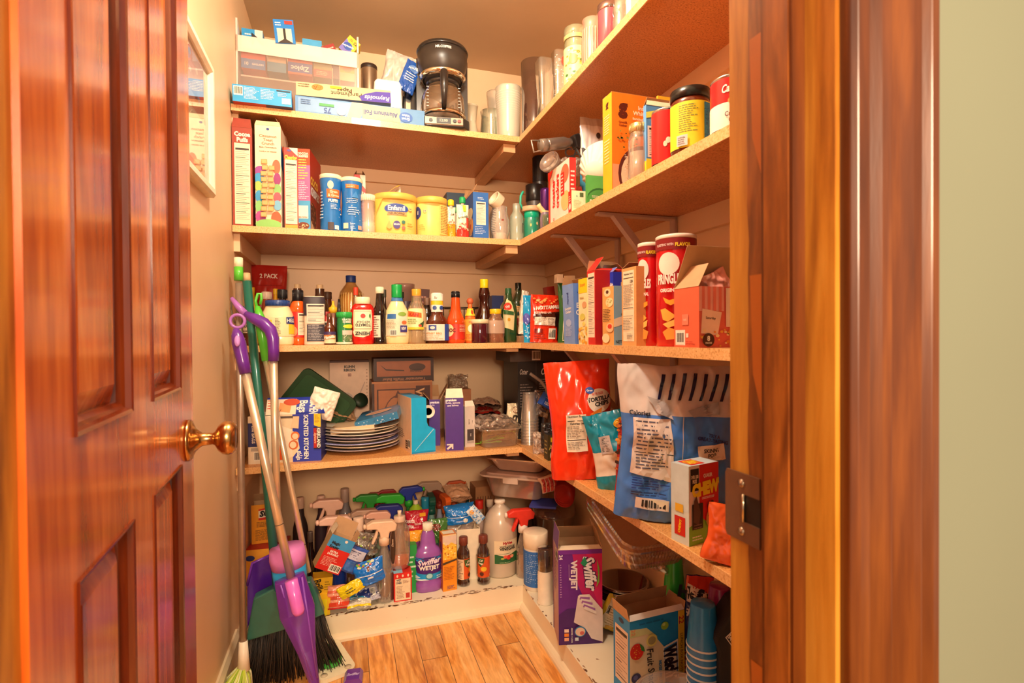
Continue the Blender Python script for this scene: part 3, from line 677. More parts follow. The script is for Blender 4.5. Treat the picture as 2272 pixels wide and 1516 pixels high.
inbin('bag_box', 'opened bright blue box standing up out of the drawer', 611, 656, 96, 44, -.004, .05, {'*': '1d7fd0', 't': '1a6ab8'}, [('f', 'R', .14, .02, .86, .62, 'ead8c0'), ('f', 'R', .44, .02, .56, .62, '2a2420'), ('f', 'P', [(.14, .02), (.5, .2), (.86, .02), (.86, 0), (.14, 0)], '3a3028'), ('f', 'R', .55, .8, .95, .95, 'd83a2c'), ('f', 'L', .08, .7, .5, .9, 2, WHITE)], (0, -6, 0))
inbin('bag_box', 'light blue box just showing over the middle of the drawer', 671, 714, 124, 88, .10, .10, '4aa8dc', [('f', 'R', .5, .1, 1, .6, 'd8e4e8'), ('f', 'L', .55, .2, .95, .5, 2, '2f7ac0')])
inbin('bag_box', 'dark red box lying tilted in the drawer under the yellow and blue one', 722, 752, 124, 99, .09, .09, 'a02c24', [('f', 'L', .1, .3, .9, .8, 2, 'f0c8b0')], (0, -25, 0))
inbin('wrap_box', 'yellow and blue box tilted on its corner at the right of the drawer', 748, 778, 116, 76, .03, .06, 'f2d42a', [('f', 'P', [(0, 0), (1, 0), (1, .25), (0, .75)], '7a70c0'), ('f', 'E', .42, .42, .36, .22, '2a50a8'), ('f', 'T', 'Reynolds', .42, .42, .13, WHITE, 20, .7), ('f', 'T', '225', .78, .8, .16, '6a3a20'), ('f', 'L', .2, .75, .55, .9, 2, 'd83a2c')], (0, 38, 0))
# boxes of wrap and bags in front of the drawer
p = pt(655, 270, YE+.02)
foil = cb('foil_box', 'long light blue and cream foil box lying along the edge of the top shelf', (655, 942, 0, .003, .052), Z1, '8ab8e0')
bpy.data.objects.remove(foil)
pp, dd = bxb(655, 942, 200, .003, .052, Z1); dd = (dd[0], .052, .052)
carton('foil_box', 'long light blue and cream foil box lying along the edge of the top shelf', pp, dd, '5c90c4',
       [('f', 'R', .02, .08, .42, .92, '7ca4d0'), ('f', 'P', [(.38, .0), (.42, 1), (.55, 1), (.48, 0)], 'e0c4a0'), ('f', 'R', .5, .04, .80, .96, 'd4bc90'), ('f', 'T', 'Aluminum Foil', .645, .47, .30, '1c2878', 180, .27, {'b': .03}), ('f', 'T', 'Heavy Duty', .66, .16, .2, 'a8a090', 180, .2), ('f', 'E', .845, .42, .055, .33, '2a62b8'), ('f', 'T', 'Great\nValue', .845, .42, .38, WHITE, 180, .09, {'b': .03}),
        ('f', 'T', '75', .235, .28, .33, '2a4a98', 180), ('f', 'R', .175, .52, .285, .68, '3a9a4a'), ('f', 'E', .34, .3, .035, .24, 'f4ecd8'), ('f', 'L', .04, .5, .12, .85, 3, '4a70a8'), ('t', 'R', 0, 0, 1, 1, 'b8d0e8')])
carton('parchment_box', 'cream parchment paper box with upside-down print lying on the light blue foil box', (pp[0]-.055, pp[1]+.006, Z1+.056), (.30, .050, .050), {'*': 'dcc698', 'b': '6a7488'},
       [('f', 'T', 'Parchment', .52, .38, .33, '4a3020', 180, .40, {'b': .01}), ('f', 'T', 'Paper', .50, .72, .30, '4a3020', 180, .3), ('f', 'P', [(.68, 0), (.66, .3), (.72, .55), (.84, .8), (1, .85), (1, 0)], '5a4cb0'), ('f', 'T', 'Reynolds', .85, .34, .32, WHITE, 180, .28, {'s': .2}), ('f', 'E', .22, .7, .06, .22, 'd08a48'), ('f', 'S', .17, .55, .27, .85, 16, ['7a4420', '9a5a30'], .006), ('f', 'R', .35, .72, .47, .9, 'f0d838'), ('f', 'L', .02, .6, .14, .92, 2, '8a7a68')], (-14, -1, -2))
pp, dd = bxb(509, 641, 181, -.028, .11, Z1)
zb_ = carton('bag_box', 'bright blue box of bags with barcode, overhanging the left end of the top shelf', (pp[0]+.006, pp[1], Z1+.0005), (dd[0], .10, .052), {'*': '2aa0dc', 'b': 'b02a28', 'r': '2854b8', 't': '2a8ac8'},
       [('f', 'B', .02, .38, .17, .92), ('f', 'L', .19, .2, .44, .92, 9, 'e8f0f0'), ('f', 'L', .47, .3, .72, .92, 7, 'e8f0f0'), ('f', 'R', .74, .86, .98, .94, '1d3040'), ('f', 'R', .83, .14, .98, .48, WHITE), ('f', 'L', .76, .55, .97, .82, 3, 'e8f0f0'), ('r', 'T', 'Ziploc', .5, .45, .4, WHITE, 180, .8), ('r', 'P', [(0, .55), (.0, 1), (.7, 1)], 'd8402c'), ('b', 'R', .55, 0, 1, 1, '222a68'), ('b', 'T', 'Ziploc', .8, .5, .3, 'f0c8b0', 0, .3)], (0, -1, 2))
# steel cylinder, white appliance, wrapped bag, black appliance
tb('canister', 'grey steel canister behind the white appliance on the top shelf', (803, 838, 147, .30), Z1, 'round', M('b09a80', .3, .8), (1.02, .95, 1, '3a2c24'), cat='canister')
y = YE+.10; x0, x1 = sX(822, y, Z1), sX(897, y, Z1); zt = sZ(170, x0, y)-Z1; wa = empty('small_appliance', 'glossy white tapered appliance standing left of the coffee maker', 'appliance', ((x0+x1)/2, y, Z1)); w2 = (x1-x0)/2
MB().prism([(-w2, 0), (w2, 0), (w2*.86, zt*.93), (w2*.76, zt), (-w2*.62, zt), (-w2*.74, zt*.94)], 0, .13, M('fdf8ee', .12, 0, .6), 'y').build('housing', wa, bevel=.008)
MB().box((-w2*.5, .02, zt), (w2*.5, .11, zt+.006), M('e8dcc8')).build('lid', wa)
y = YE+.15; xx = sX(868, y, Z1+.3)
bag('plastic_sleeve', 'clear wrapped roll of liners standing behind the white appliance, tip reaching the ceiling line', (xx, y+.06, Z1+.16), (.11, .06, .19), 'f0dcc0', rot=(0, 14, 0), wr=.007, seed=3, cat='bag', bands=[(0, 1, CL('fff4ea', .6, .12, .6))])
bag('filter_packet', 'royal blue packet with white writing beside the clear wrapped roll on the top shelf', (xx+.045, y-.02, Z1+.17), (.060, .014, .12), '2a5ab0', [('E', .55, .75, .3, .12, '6a90d0'), ('T', 'Brew', .5, .76, .1, WHITE, 200, .5), ('L', .2, .3, .8, .6, 4, WHITE)], rot=(0, 20, 10), wr=.003, seed=5, cat='packet')
y = YE+.17; xx = sX(909, y, Z1); bk = empty('can_opener', 'black and chrome countertop appliance tucked left of the coffee maker', 'appliance', (xx, y, Z1)); zz = sZ(178, xx, y)-Z1
MB().prism([(-.036, 0), (.03, 0), (.03, zz), (-.008, zz), (-.022, zz*.8)], 0, .09, M('201c1c', .2, 0, .5), 'y').build('housing', bk, bevel=.006)
MB().box((-.013, -.003, zz*.42), (.004, .0, zz*.86), M('d8d0c4', .15, 1)).build('chrome_plate', bk, bevel=.001)
# coffee maker
y = YE+.105; cx = sX(982, y, Z1+.1); sc_m = (sX(1037, y, Z1+.1)-sX(922, y, Z1+.1))
HC = sZ(116, cx, y)-Z1; cm = empty('coffee_maker', 'black drip coffee maker with glass carafe on the top shelf', 'coffee maker', (cx, y, Z1), (0, 0, -8))
bl = M('221e1d', .3, 0, .4); Rm = sc_m/2
MB().prism([(-Rm*.95, -.085), (-Rm*.7, -.115), (Rm*.7, -.115), (Rm*.95, -.085), (Rm*.98, .11), (-Rm*.98, .11)], 0, HC*.12, bl, 'z').build('base', cm, bevel=.006)
MB().box((-Rm*.98, .015, HC*.12), (Rm*.98, .115, HC*.93), M('2b2523', .25, 0, .5)).build('water_tank', cm, bevel=.012)
bsk = MB(); bsk.lathe([(.62, .60), (.78, .63), (.97, .76), (1.0, .80), (1.02, .92), (.99, .925), (0, .925)], M('3a322c', .35), Rm*.92, HC, off=(0, -.022, 0)); bsk.build('filter_basket', cm)
MB().lathe([(1.04, .925), (1.06, .94), (1.0, .97), (.7, 1.0), (0, 1.0)], bl, Rm*.92, HC, off=(0, -.022, 0)).build('lid', cm)
MB().lathe([(.80, .62), (.82, .615), (.95, .665), (.93, .672)], M('e8e0d0', .12, 1), Rm*.92, HC, off=(0, -.022, 0), cap=False).build('chrome_band', cm)
car = MB(); car.lathe([(0, .135), (.72, .135), (.84, .17), (.9, .30), (.86, .42), (.7, .52), (.6, .55), (.62, .58)], CL('b08a68', .28, .05, .8), Rm*.92, HC, off=(0, -.025, 0), cap=False)
cr_ = car.build('carafe', cm)
MB().lathe([(.86, .185), (.92, .188), (.94, .225), (.90, .228)], M('d8c8b4', .15, 1), Rm*.92, HC, off=(0, -.025, 0), cap=False).build('metal_band', cr_)
MB().lathe([(.0, .60), (.66, .60), (.68, .575), (.62, .55), (0, .55)], bl, Rm*.92, HC, off=(0, -.025, 0)).build('carafe_lid', cr_)
hd = MB(); yh = -.025-Rm*.92
hd.tube([(0, yh+.025, HC*.58), (0, yh-.012, HC*.585), (0, yh-.030, HC*.55), (0, yh-.030, HC*.40), (0, yh-.022, HC*.28), (0, yh-.002, HC*.20)], [.012, .013, .014, .013, .010, .008], bl, 10)
hd.build('handle', cr_)
mk = MB()
for s_ in (-1, 1):
    for i in range(7):
        a = s_*.75; mk.box((math.sin(a)*Rm*.84-.004, -.025-math.cos(a)*Rm*.84-.002, HC*(.26+.035*i)), (math.sin(a)*Rm*.84+.004, -.025-math.cos(a)*Rm*.84-.001, HC*(.264+.035*i)), WHITE)
mk.build('cup_marks', cr_)
pn = MB(); pn.prism([(-.1155, HC*.02), (-.1185, HC*.03), (-.1155, HC*.105), (-.110, HC*.118)], -Rm*.68, Rm*.68, M('a89684', .3, .6), 'x')
def SP(x, y_, k): return Vector((-Rm*.68+x, -.1185-k-.001, HC*.03+y_))
decals(pn, SP, Rm*1.36, HC*.075, [('R', .3, .1, .68, .9, '2a2422'), ('T', '12:00', .49, .5, .4, 'c8b8a0', 0, .25), ('E', .15, .5, .05, .22, '2a2422'), ('E', .78, .5, .05, .22, '2a2422'), ('E', .9, .5, .05, .22, '8a3020')])
pn.build('control_panel', cm)
tx = MB()
def SN(x, y_, k):
    t = (x-.03)/(Rm*.92); return Vector((math.sin(t)*(Rm*.93+k*3), -.022-math.cos(t)*(Rm*.93+k*3), HC*.86+y_))
decals(tx, SN, .06, .012, [('T', 'MR.COFFEE', .5, .5, .7, 'f0e8dc', 0, .9, {'b': .04})], 20); tx.build('brand_print', cm)
# vases behind and right
tb('vase', 'cream pedestal vase behind the coffee maker', (1030, 1062, 236, .30), Z1, [(0, 0), (.8, 0), (.9, .1), (.95, .5), (.7, .7), (.85, .95), (1, 1), (.95, 1), (.7, .7)], M('e8d8b8', .3), cat='vase')
tb('pitcher', 'low clear glass pitcher on the top shelf behind the ribbed white tumbler', (1066, 1116, 250, .15), Z1, [(0, 0), (.85, 0), (.95, .1), (1, .45), (.9, .85), (1, 1), (.97, 1), (.87, .83), (.95, .4), (.8, .06), (0, .05)], CL('e8f0dc', .12, .05, .9), cat='pitcher')
tb('vase', 'flared frosted glass vase standing behind the low clear pitcher', (1080, 1126, 208, .27), Z1, 'vase', CL('f4ecd8', .35, .2, .5), cat='vase')
hb = tb('tumbler', 'ribbed white iced-glass tumbler near the corner of the top shelf', (1100, 1157, 198, .085), Z1, [(0, 0), (.80, 0), (.84, .01), (.9, .2), (1, .85), (.98, .97), (1.02, 1), (.97, 1), (.9, .85), (.8, .04), (0, .04)], CL('f6ecd4', .72, .15, .4), cat='vase')
rb = MB(); p, R, H = onb(1100, 1157, 198, .085, Z1)
hb['label'] = 'ribbed milky white tumbler near the corner of the top shelf'
for i in range(22): t = i/22; rb.lathe([(.84+.17*t, .03+.9*t-.004), (.86+.17*t, .03+.9*t), (.84+.17*t, .03+.9*t+.004)], M('f8f0dc', .3), R, H, cap=False, seg=30)
hb2 = rb.build('ribs', hb); hb2.location = (0, 0, 0)
# along the right arm of the top shelf
v = tr_('vase', 'tall smoke-brown glass cylinder vase at the inner corner of the top shelf', (1157, 1216, 141, .06), Z1, [(0, 0), (.92, 0), (.95, .02), (1, 1), (.96, 1), (.9, .04), (0, .03)], CL('7a5444', .35, .08, .6), cat='vase')
p, R, H = onr(1157, 1216, 141, .06, Z1)
tn = empty('gift_bag', 'pink plaid tissue packet standing in the smoke-brown vase', 'packet', (p[0], p[1], p[2]+.012), (0, 0, 12)); q = MB(); rw = R*.62
q.box((-rw, -rw, 0), (rw, rw, H*.66), M('ee7a72', .5)); it = []
for i in range(5): it += [('R', i/5+.06, 0, i/5+.09, 1, 'f8b060'), ('R', 0, i/5+.1, 1, i/5+.12, 'f8c080'), ('R', i/5+.12, 0, i/5+.13, 1, 'c83a48')]
facedecals(q, 2*rw, 2*rw, H*.66, [('f',)+x for x in it]+[('l',)+x for x in it]); q.build('packet', tn)
tr_('vase', 'clear square-shouldered glass vase next to the smoke-brown one', (1190, 1228, 135, .045), Z1, [(0, 0), (.8, 0), (.72, .3), (.9, .7), (1, .98), (.96, 1), (.86, .7), (.66, .3), (.7, .05), (0, .04)], CL('f4f0e0', .12, .04, 1), n=5, cat='vase')
tr_('vase', 'cut crystal vase with a red and white bloom, third glass from the shelf corner', (1225, 1258, 118, .045), Z1, [(0, 0), (.8, 0), (.85, .02), (.8, .3), (.9, .6), (1, 1), (.94, 1), (.82, .6), (.72, .3), (.7, .05), (0, .05)], CL('f8f0e0', .22, .03, 1.2), n=3, cat='vase', dec=[('S', .1, .1, .9, .9, 60, ['f8f4e8', 'c8b8a0'], .03), ('E', .62, .8, .16, .09, 'e8503c'), ('E', .7, .6, .1, .14, 'f8e8e0')])
tr_('jar', 'glass jar painted with yellow and red flowers on the top shelf', (1252, 1302, 66, .05), Z1, [(0, 0), (.9, 0), (.95, .03), (1, .1), (1, .72), (.92, .80), (.92, .86), (1, .88), (1, .99), (.94, 1), (.88, .87), (.9, .1), (0, .05)], CL('d8dcb0', .28, .06, .7), cat='jar',
    dec=[('R', -.4, .1, 1.4, .66, 'e8e0a0'), ('S', .05, .1, .95, .62, 60, ['e8d860', 'f8f4d8', '4a7a38', 'e8983c'], .05), ('E', .85, .52, .14, .09, 'e0402c'), ('E', .3, .45, .12, .08, 'f0a060'), ('R', -.4, .80, 1.4, .86, 'd8b878')])
tr_('vase', 'pink ribbed glass vase on the top shelf, between flowered jar and mauve candle', (1290, 1338, 47, .05), Z1, [(0, 0), (.8, 0), (.95, .1), (1, .5), (.9, .8), (.78, .9), (.9, 1), (.85, 1), (.7, .9), (0, .85)], CL('f4a488', .75, .12, .4), cat='vase', dec=[('R', i/12+.02, .06, i/12+.04, .8, 'f8cbb0') for i in range(12)])
tr_('candle_jar', 'mauve jar candle with a silver lid, highest row of the top shelf', (1327, 1375, 14, .05), Z1, 'round', M('9a5058', .18, 0, .6), (1.04, .86, 1.0, M('b09088', .2, .9)), cat='candle')
tr_('jar', 'small ridged clear glass jar at the upper edge next to the mauve candle', (1360, 1396, 2, .045), Z1, [(0, 0), (.85, 0), (1, .08), (1, .5), (.88, .62), (1, .7), (1, .8), (.9, .86), (.9, 1), (.84, 1), (.8, .1), (0, .06)], CL('f0dcc8', .25, .04, 1), cat='jar')
crr('recipe_box', 'plain cream box beyond the last glass jar on the top shelf', (1389, 1400, 1432, -70, .03), Z1, 'ecd8c0')
# ================================================================ second shelf, back
nf = ('f', 'N', .10, .22, .92, .86, 'f4e2c2', 26)
cb('cereal_box', 'brown-red chocolate puffs cereal box, leftmost on the second shelf', (516, 561, 283, .006, .24), Z2, {'*': '9c3a26', 'l': '2f88b8', 'r': '7a2a1c'},
   [('f', 'T', 'Cocoa\nPuffs', .52, .905, .10, 'f8ecd8', 0, .8, {'b': .05}), ('f', 'N', .12, .02, .9, .84, 'f6e2c0', 40), ('r', 'E', .4, .6, .3, .1, 'd88a3a')], cat='cereal box', flaps={'f': (.03, 80, '9c3a26'), 'k': (.05, 70, '9c3a26'), 'l': (.03, 50, KRAFT), 'r': (.03, 60, KRAFT)}, group='cereal boxes')
ctc = [('f', 'T', 'Cinnamon\nToast\nCrunch', .5, .86, .10, 'c2542c', 0, .8, {'b': .02}), ('f', 'E', .5, .965, .06, .012, '3a4a90'), ('f', 'T', 'REAL CINNAMON', .5, .785, .014, '6a4a38', 0, .8), ('f', 'T', 'CANELA DE VERDAD', .5, .745, .012, '8a5a40', 0, .8)]
for i, (u, v, ru, rv, c) in enumerate([(.2, .55, .22, .05, '9a4a9a'), (.15, .48, .2, .05, '3aa0d8'), (.82, .6, .16, .07, 'e86a4a'), (.85, .48, .14, .06, '9a3a78'), (.12, .40, .14, .05, 'a8c860'), (.85, .38, .15, .05, '8ac070'), (.15, .3, .15, .06, '3a9ad0'), (.85, .3, .15, .05, 'e05a68'), (.15, .2, .15, .06, '8ac878'), (.85, .22, .16, .05, '7ab8d8'), (.2, .1, .2, .06, 'b04a90'), (.8, .09, .2, .07, 'e8603a'), (.5, .03, .5, .05, '8cc86a')]): ctc.append(('f', 'E', u, v, ru, rv, c))
for i in range(10):
    for s_ in (0, 1):
        if i in (0, 9) and s_: continue
        u = .36+.26*s_+.03*math.sin(i*2); v = .64-.058*i
        ctc.append(('f', 'P', [(u-.11, v-.022), (u+.12, v-.020), (u+.11, v+.025), (u-.12, v+.022)], 'd88c48')); ctc.append(('f', 'P', [(u-.09, v-.017), (u+.10, v-.015), (u+.09, v+.02), (u-.10, v+.017)], 'ecb274'))
ctc += [('r', 'P', [(0, .62), (0, .82), (1, .66), (1, .4)], '2a70b8'), ('r', 'E', .4, .8, .25, .06, 'd8502c')]
cb('cereal_box', 'cream cereal box with a stack of cinnamon squares on coloured blobs', (570, 628, 279, .010, .15), Z2, {'*': 'f4e0bc', 'r': 'ecdcc0'}, ctc, cat='cereal box', rot=(0, 0, -3), flaps={'f': (.015, 75, 'e8cfa4'), 'k': (.025, 45, 'e8cfa4'), 'r': (.03, 60, KRAFT), 'l': (.02, 40, KRAFT)}, group='cereal boxes')
cb('cereal_box', 'red box of round oat cereal with yellow title, between the cream and purple boxes', (631, 662, 328, .012, .19), Z2, {'*': 'a83424', 'r': 'c84a30'},
   [('f', 'T', 'Cheerios', .5, .88, .05, 'f8c030', 0, .88, {'b': .06}), ('f', 'P', [(.35, 1), (1, 1), (1, .9)], 'f0dcc0'), ('f', 'E', .38, .965, .15, .015, '5a4a90'), ('f', 'N', .08, .06, .93, .85, 'f6e2c0', 36), ('f', 'R', .05, .005, .95, .05, 'e8a030')], cat='cereal box', group='cereal boxes')
cb('cereal_box', 'purple, red and blue chocolate rice cereal box with bowl on its side', (666, 699, 331, .018, .17), Z2, {'*': 'b4689c', 'r': 'a82a1c'},
   [('f', 'R', 0, .8, 1, 1, 'd84a28'), ('f', 'T', 'COCOA\nKRISPIES', .5, .925, .06, 'f8e8d0', 0, .85, {'b': .05}), ('f', 'L', .1, .62, .9, .88, 8, 'f4d860'), ('f', 'L', .1, .38, .9, .6, 10, 'f0dcec'), ('f', 'R', 0, 0, 1, .36, '4aa0d0'), ('f', 'R', .15, .14, .85, .30, 'f4e8d8'), ('f', 'T', 'RECIPES!', .5, .155, .02, '7a3a20', 0, .6), ('f', 'E', .5, .05, .42, .045, '7a3c20'), ('f', 'S', .2, .02, .8, .09, 12, ['f0d0a0', 'e8b880'], .05),
    ('r', 'T', 'COCO', .35, .63, .10, 'f0c040', 0, .7, {'b': .05, 's': .2}), ('r', 'T', 'KRISPIES', .42, .5, .10, WHITE, 0, .8, {'b': .05, 's': .2}), ('r', 'E', .2, .2, .3, .16, '5a2c18'), ('r', 'S', .0, .06, .5, .34, 50, ['8a4a28', '3a1c10', 'b87848'], .03), ('r', 'P', [(0, 0), (0, .12), (.5, 0)], 'd8b890')], rot=(0, 0, -9), cat='cereal box', group='cereal boxes')
can_p = [(0, 0), (.98, 0), (1, .02), (.98, .25), (.88, .5), (.92, .7), (1, .88), (1, .93)]
tb('snack_canister', 'blue hourglass canister of baby puffs with an orange banner, next to the cereal boxes', (712, 758, 391, .045), Z2, can_p, M('2276c4', .25, 0, .4), (1.03, .925, 1.0, 'f6e6c8'), cat='canister', capname='lid',
   dec=[('E', .5, .80, .09, .07, 'f4e4c0'), ('R', .38, .58, .8, .73, 'f0702c'), ('T', 'Grain\n& Grow', .6, .655, .11, 'fbe8c8', 0, .36), ('T', 'PUFFS', .58, .53, .05, WHITE, 0, .3, {'b': .05}), ('L', .5, .38, .75, .48, 4, 'd8e8f4'), ('R', .42, .02, .58, .15, '3a2420'), ('R', .6, .03, .72, .1, WHITE), ('L', .15, .2, .3, .7, 9, 'b8d4ec'), ('S', .72, .2, .9, .42, 8, ['f0d060', 'c83a48', 'f4e8c0'], .02)])
tb('snack_canister', 'blue hourglass baby puffs canister showing its star-dotted back, right of its twin', (758, 804, 398, .045), Z2, can_p, M('2276c4', .25, 0, .4), (1.03, .925, 1.0, 'f6e6c8'), cat='canister', capname='lid',
   dec=[('R', .32, .79, .72, .86, 'f0702c'), ('L', .35, .80, .7, .855, 2, 'f8d8b0'), ('L', .35, .52, .7, .62, 3, 'd8e8f4'), ('S', .3, .12, .75, .7, 14, ['f4e4b0', 'f0ece0'], .015), ('L', .4, .3, .72, .46, 4, 'd8e8f4'), ('R', .25, .06, .4, .16, 'f0dcc0'), ('L', .45, .05, .6, .16, 4, 'd8e8f4'), ('R', .66, .05, .78, .12, 'f0a890'), ('P', [(.5, .62), (.7, .62), (.62, .74), (.55, .68)], '3a88d0')])
cb('cereal_box', 'opened red carton at the back of the second shelf behind the blue canisters', (787, 812, 388, .24, .08), Z2, {'*': 'd8281e'}, [('f', 'P', [(.5, 1), (1, 1), (1, .8), (.7, .85)], 'f0dcc0'), ('f', 'E', .5, .93, .16, .025, '5a2a30'), ('f', 'T', 'Oats', .7, .75, .06, 'f8e0c8', -30, .5), ('f', 'L', .6, .5, .95, .7, 4, 'f8e0c8')], flaps={'l': (.02, 60, 'b02018'), 'r': (.02, 60, 'b02018'), 'k': (.03, 60, '5a2a20')})
tb('storage_cup', 'clear formula pitcher with a cream screw lid, left of the yellow tub', (802, 833, 434, .04), Z2, [(0, 0), (.95, 0), (1, .02), (1, .2), (.95, .22), (.95, .84), (1, .86)], CL('f4e4d4', .35, .08, .6), (1.05, .84, 1.0, 'f2dcc0', 1), liquid=(.3, M('f2e4cc')), cat='cup', capname='lid')
# yellow formula tubs
def tub(label, l, r, top, s, dec):
    p, R, H = onb(l, r, top, s, Z2)
    t = turned('formula_tub', label, p, R, H, [(0, 0), (.95, 0), (1, .03), (1, .86)], M('f8dc78', .3), (1.03, .84, 1.0, 'f0c05a'), n=2.6, sy=.75, cat='tub', group='formula tubs', capname='lid', dec=dec); return t, R, H
t, R, H = tub('yellow oval formula tub with a torn flap standing on its lid', 831, 923, 438, .06, [('E', .50, .62, .17, .13, '3a56b0'), ('E', .5, .62, .15, .11, '2c489c'), ('T', 'Enfamil', .5, .635, .12, WHITE, 0, .24, {'b': .03}), ('R', .37, .46, .64, .54, 'c8a060'), ('T', 'NEUROPRO', .5, .5, .055, '5a3a20', 0, .22), ('E', .69, .63, .03, .05, 'f0d080'), ('T', '1+', .69, .63, .05, '6a5a80', 0, .05), ('E', .5, .22, .05, .10, '4a3a88'), ('T', 'BRAIN', .5, .23, .05, WHITE, 0, .08), ('E', .59, .29, .025, .045, '3a7a68'), ('E', .59, .15, .025, .045, 'e06a58'), ('P', [(.36, .15), (.40, .32), (.44, .15), (.40, .1)], 'e8b050'), ('L', .64, .18, .74, .28, 2, 'c8983c'), ('P', [(.2, .84), (.32, .84), (.22, .5)], 'f0b848')])
q = MB(); q.grid(lambda a, b: Vector((-R*.75+a*R*.9+b*.01, -.01+b*.02, H*.99+.04*math.sin(a*1.9)*(a)+.012*b)), 8, 3, 'e8b83c'); q.grid(lambda a, b: Vector((-R*.35+a*R*.65, .005+b*.02, H*.99+.035*a*b+.012*a)), 6, 3, 'e8dcc4'); q.build('torn_seal', t, solid=.0008)
tub('yellow oval formula tub turned to its printed panel, beside the torn-flap one', 925, 991, 443, .055, [('E', .13, .6, .12, .16, '2c3a80'), ('T', 'il', .15, .6, .1, WHITE, 0, .06), ('E', .33, .63, .035, .05, 'f0d080'), ('T', '1+', .33, .63, .05, '6a5a80', 0, .05), ('R', .62, .05, .95, .80, 'f0cc70'), ('L', .64, .08, .93, .78, 17, 'a8783c'), ('L', .2, .15, .35, .3, 3, 'd0a040')])
# food pouches
def pouch(label, l, r, top, s, col, capc, dec, z=Z2, seed=1, rz=0):
    p, R, H = onb(l, r, top, s, z)
    o = empty('food_pouch', label, 'pouch', p, (0, 0, rz), 'baby food pouches'); h = H*.82
    bag('pouch', '', (0, 0, 0), (R*2, .028, h), col, dec, wr=.002, seed=seed, base=.9, parent=o)
    MB().lathe([(1, 0), (1, 1)], 'f0e8dc', .006, .02, off=(0, 0, h-.006)).build('spout', o)
    MB().lathe([(.95, 0), (1, .1), (1, .85), (.8, 1), (0, 1)], capc, .0115, H*.15, off=(0, 0, H*.85), seg=20).build('cap', o); return o
pouch('orange fruit pouch with a yellow cap beside the second yellow tub', 991, 1011, 444, .05, 'f0e4c8', 'f4d820', [('R', 0, 0, 1, .45, 'f0a020'), ('S', .1, .3, .8, .6, 20, ['d83c20', 'e88a20', '8a3a18'], .08), ('T', 'Oat', .6, .75, .06, '3a2a20', 20, .5)], seed=2)
pouch('red and white smoothie pouch with a green cap in front of the blue carton', 1013, 1040, 438, .03, 'f4ecd4', '1aa860', [('R', 0, 0, 1, .25, 'd8382c'), ('T', 'smooth', .5, .62, .07, '3a5a30', 10, .85), ('S', .1, .2, .9, .45, 24, ['c82838', 'f0e0a0', 'a83a20'], .08), ('R', .5, .78, .75, .98, 'a8d838'), ('R', .75, .3, 1, .6, 'c84a38')], seed=4)
pouch('green capped pouch hidden between the two other pouches', 1005, 1020, 462, .09, 'e8dcc8', '2aa858', [('R', 0, 0, 1, .3, 'e87038')], seed=6)
pp, dd = bxb(1050, 1084, 427, .02, .17, Z2)
o = carton('food_carton', 'blue carton with a nutrition panel and folded-up cardboard lid on the second shelf', pp, dd, {'*': '2a68b8', 'l': '2a60ac'},
   [('f', 'N', .2, .30, .82, .80, 'f0e0cc', 20), ('f', 'L', .12, .1, .85, .28, 5, 'b8cce8'), ('f', 'L', .3, .84, .75, .9, 2, 'd8e4f0'), ('l', 'E', .75, .3, .25, .2, 'f0a860'), ('l', 'E', .75, .3, .07, .06, 'd84a28'), ('l', 'E', .7, .58, .28, .13, 'f0dcb0'), ('l', 'L', .6, .05, .95, .12, 2, WHITE)], flaps={'k': (.055, 50, '7a5a40'), 'l': (.035, 62, KRAFT)})
cb('lunch_bag', 'dark navy item with a rounded top behind the pouches', (992, 1032, 428, .27, .10), Z2, '283c50', cat='lunch bag')
# bottles
def bottle_baby(label, l, r, top, s, tilt, dec=()):
    p, R, H = onb(l, r, top, s, Z2)
    return p, R, H
p, R, H = onb(1088, 1131, 460, .05, Z2)
o = turned('baby_bottle', 'wide clear baby bottle with a cream collar balanced on its neck', p, R, H, [(0, 0), (.75, 0), (.82, .04), (.85, .15), (1, .3), (.98, .6), (.85, .75), (.78, .85), (.78, 1)], CL('f4ece0', .3, .06, .7), liquid=(.22, M('f4e8d4')), cat='bottle', dec=[('R', .46, .55, .54, .6, '9a4a40'), ('L', .1, .2, .3, .9, 14, 'd8c8b8')])
cl2 = MB().lathe([(1, 0), (1.02, .1), (1.02, .9), (1, 1), (.85, 1), (.85, 0)], M('f0dab8', .35), R*.8, .03, cap=False, ax=Matrix.Translation((-.004, -.005, H+.014)) @ Matrix.Rotation(1.05, 4, Vector((.35, -1, 0)))); cl2.build('screw_collar', o)
tb('baby_bottle', 'narrow clear bottle with white cap behind the one with the cream collar', (1087, 1112, 432, .13), Z2, 'sauce', CL('f4ece0', .35, .08, .6), (.5, .84, .98, 'f0dcc4'))
tb('baby_bottle', 'straight frosted bottle with black lettering down its side', (1131, 1162, 453, .05), Z2, [(0, 0), (.9, 0), (1, .04), (1, .55), (.95, .68), (.55, .8), (.55, 1)], CL('dcecd8', .38, .12, .5), dec=[('T', 'Munchkin', .72, .35, .085, '3a3030', -90, .5, {'b': .04}), ('S', .55, .1, .6, .6, 10, 'd86a48', .008)])
p, R, H = onb(1157, 1203, 458, .055, Z2)
o = turned('sippy_cup', 'teal toddler cup with a peach rim at the shelf corner', p, R, H, [(0, 0), (.75, 0), (.8, .03), (.8, .55), (.72, .7), (.68, .74), (.68, .86)], CL('1fc098', .6, .1, .5), (.98, .84, .97, 'f0b890'), cat='cup', capname='rim', dec=[('E', .68, .3, .05, .06, '2a4a40'), ('E', .6, .5, .04, .04, 'f0d8a0'), ('E', .36, .45, .03, .04, 'f4d070')])
MB().lathe([(.72, .66), (.75, .67), (.75, .86), (.72, .87)], M('10b890', .3), R, H, cap=False).build('collar', o)
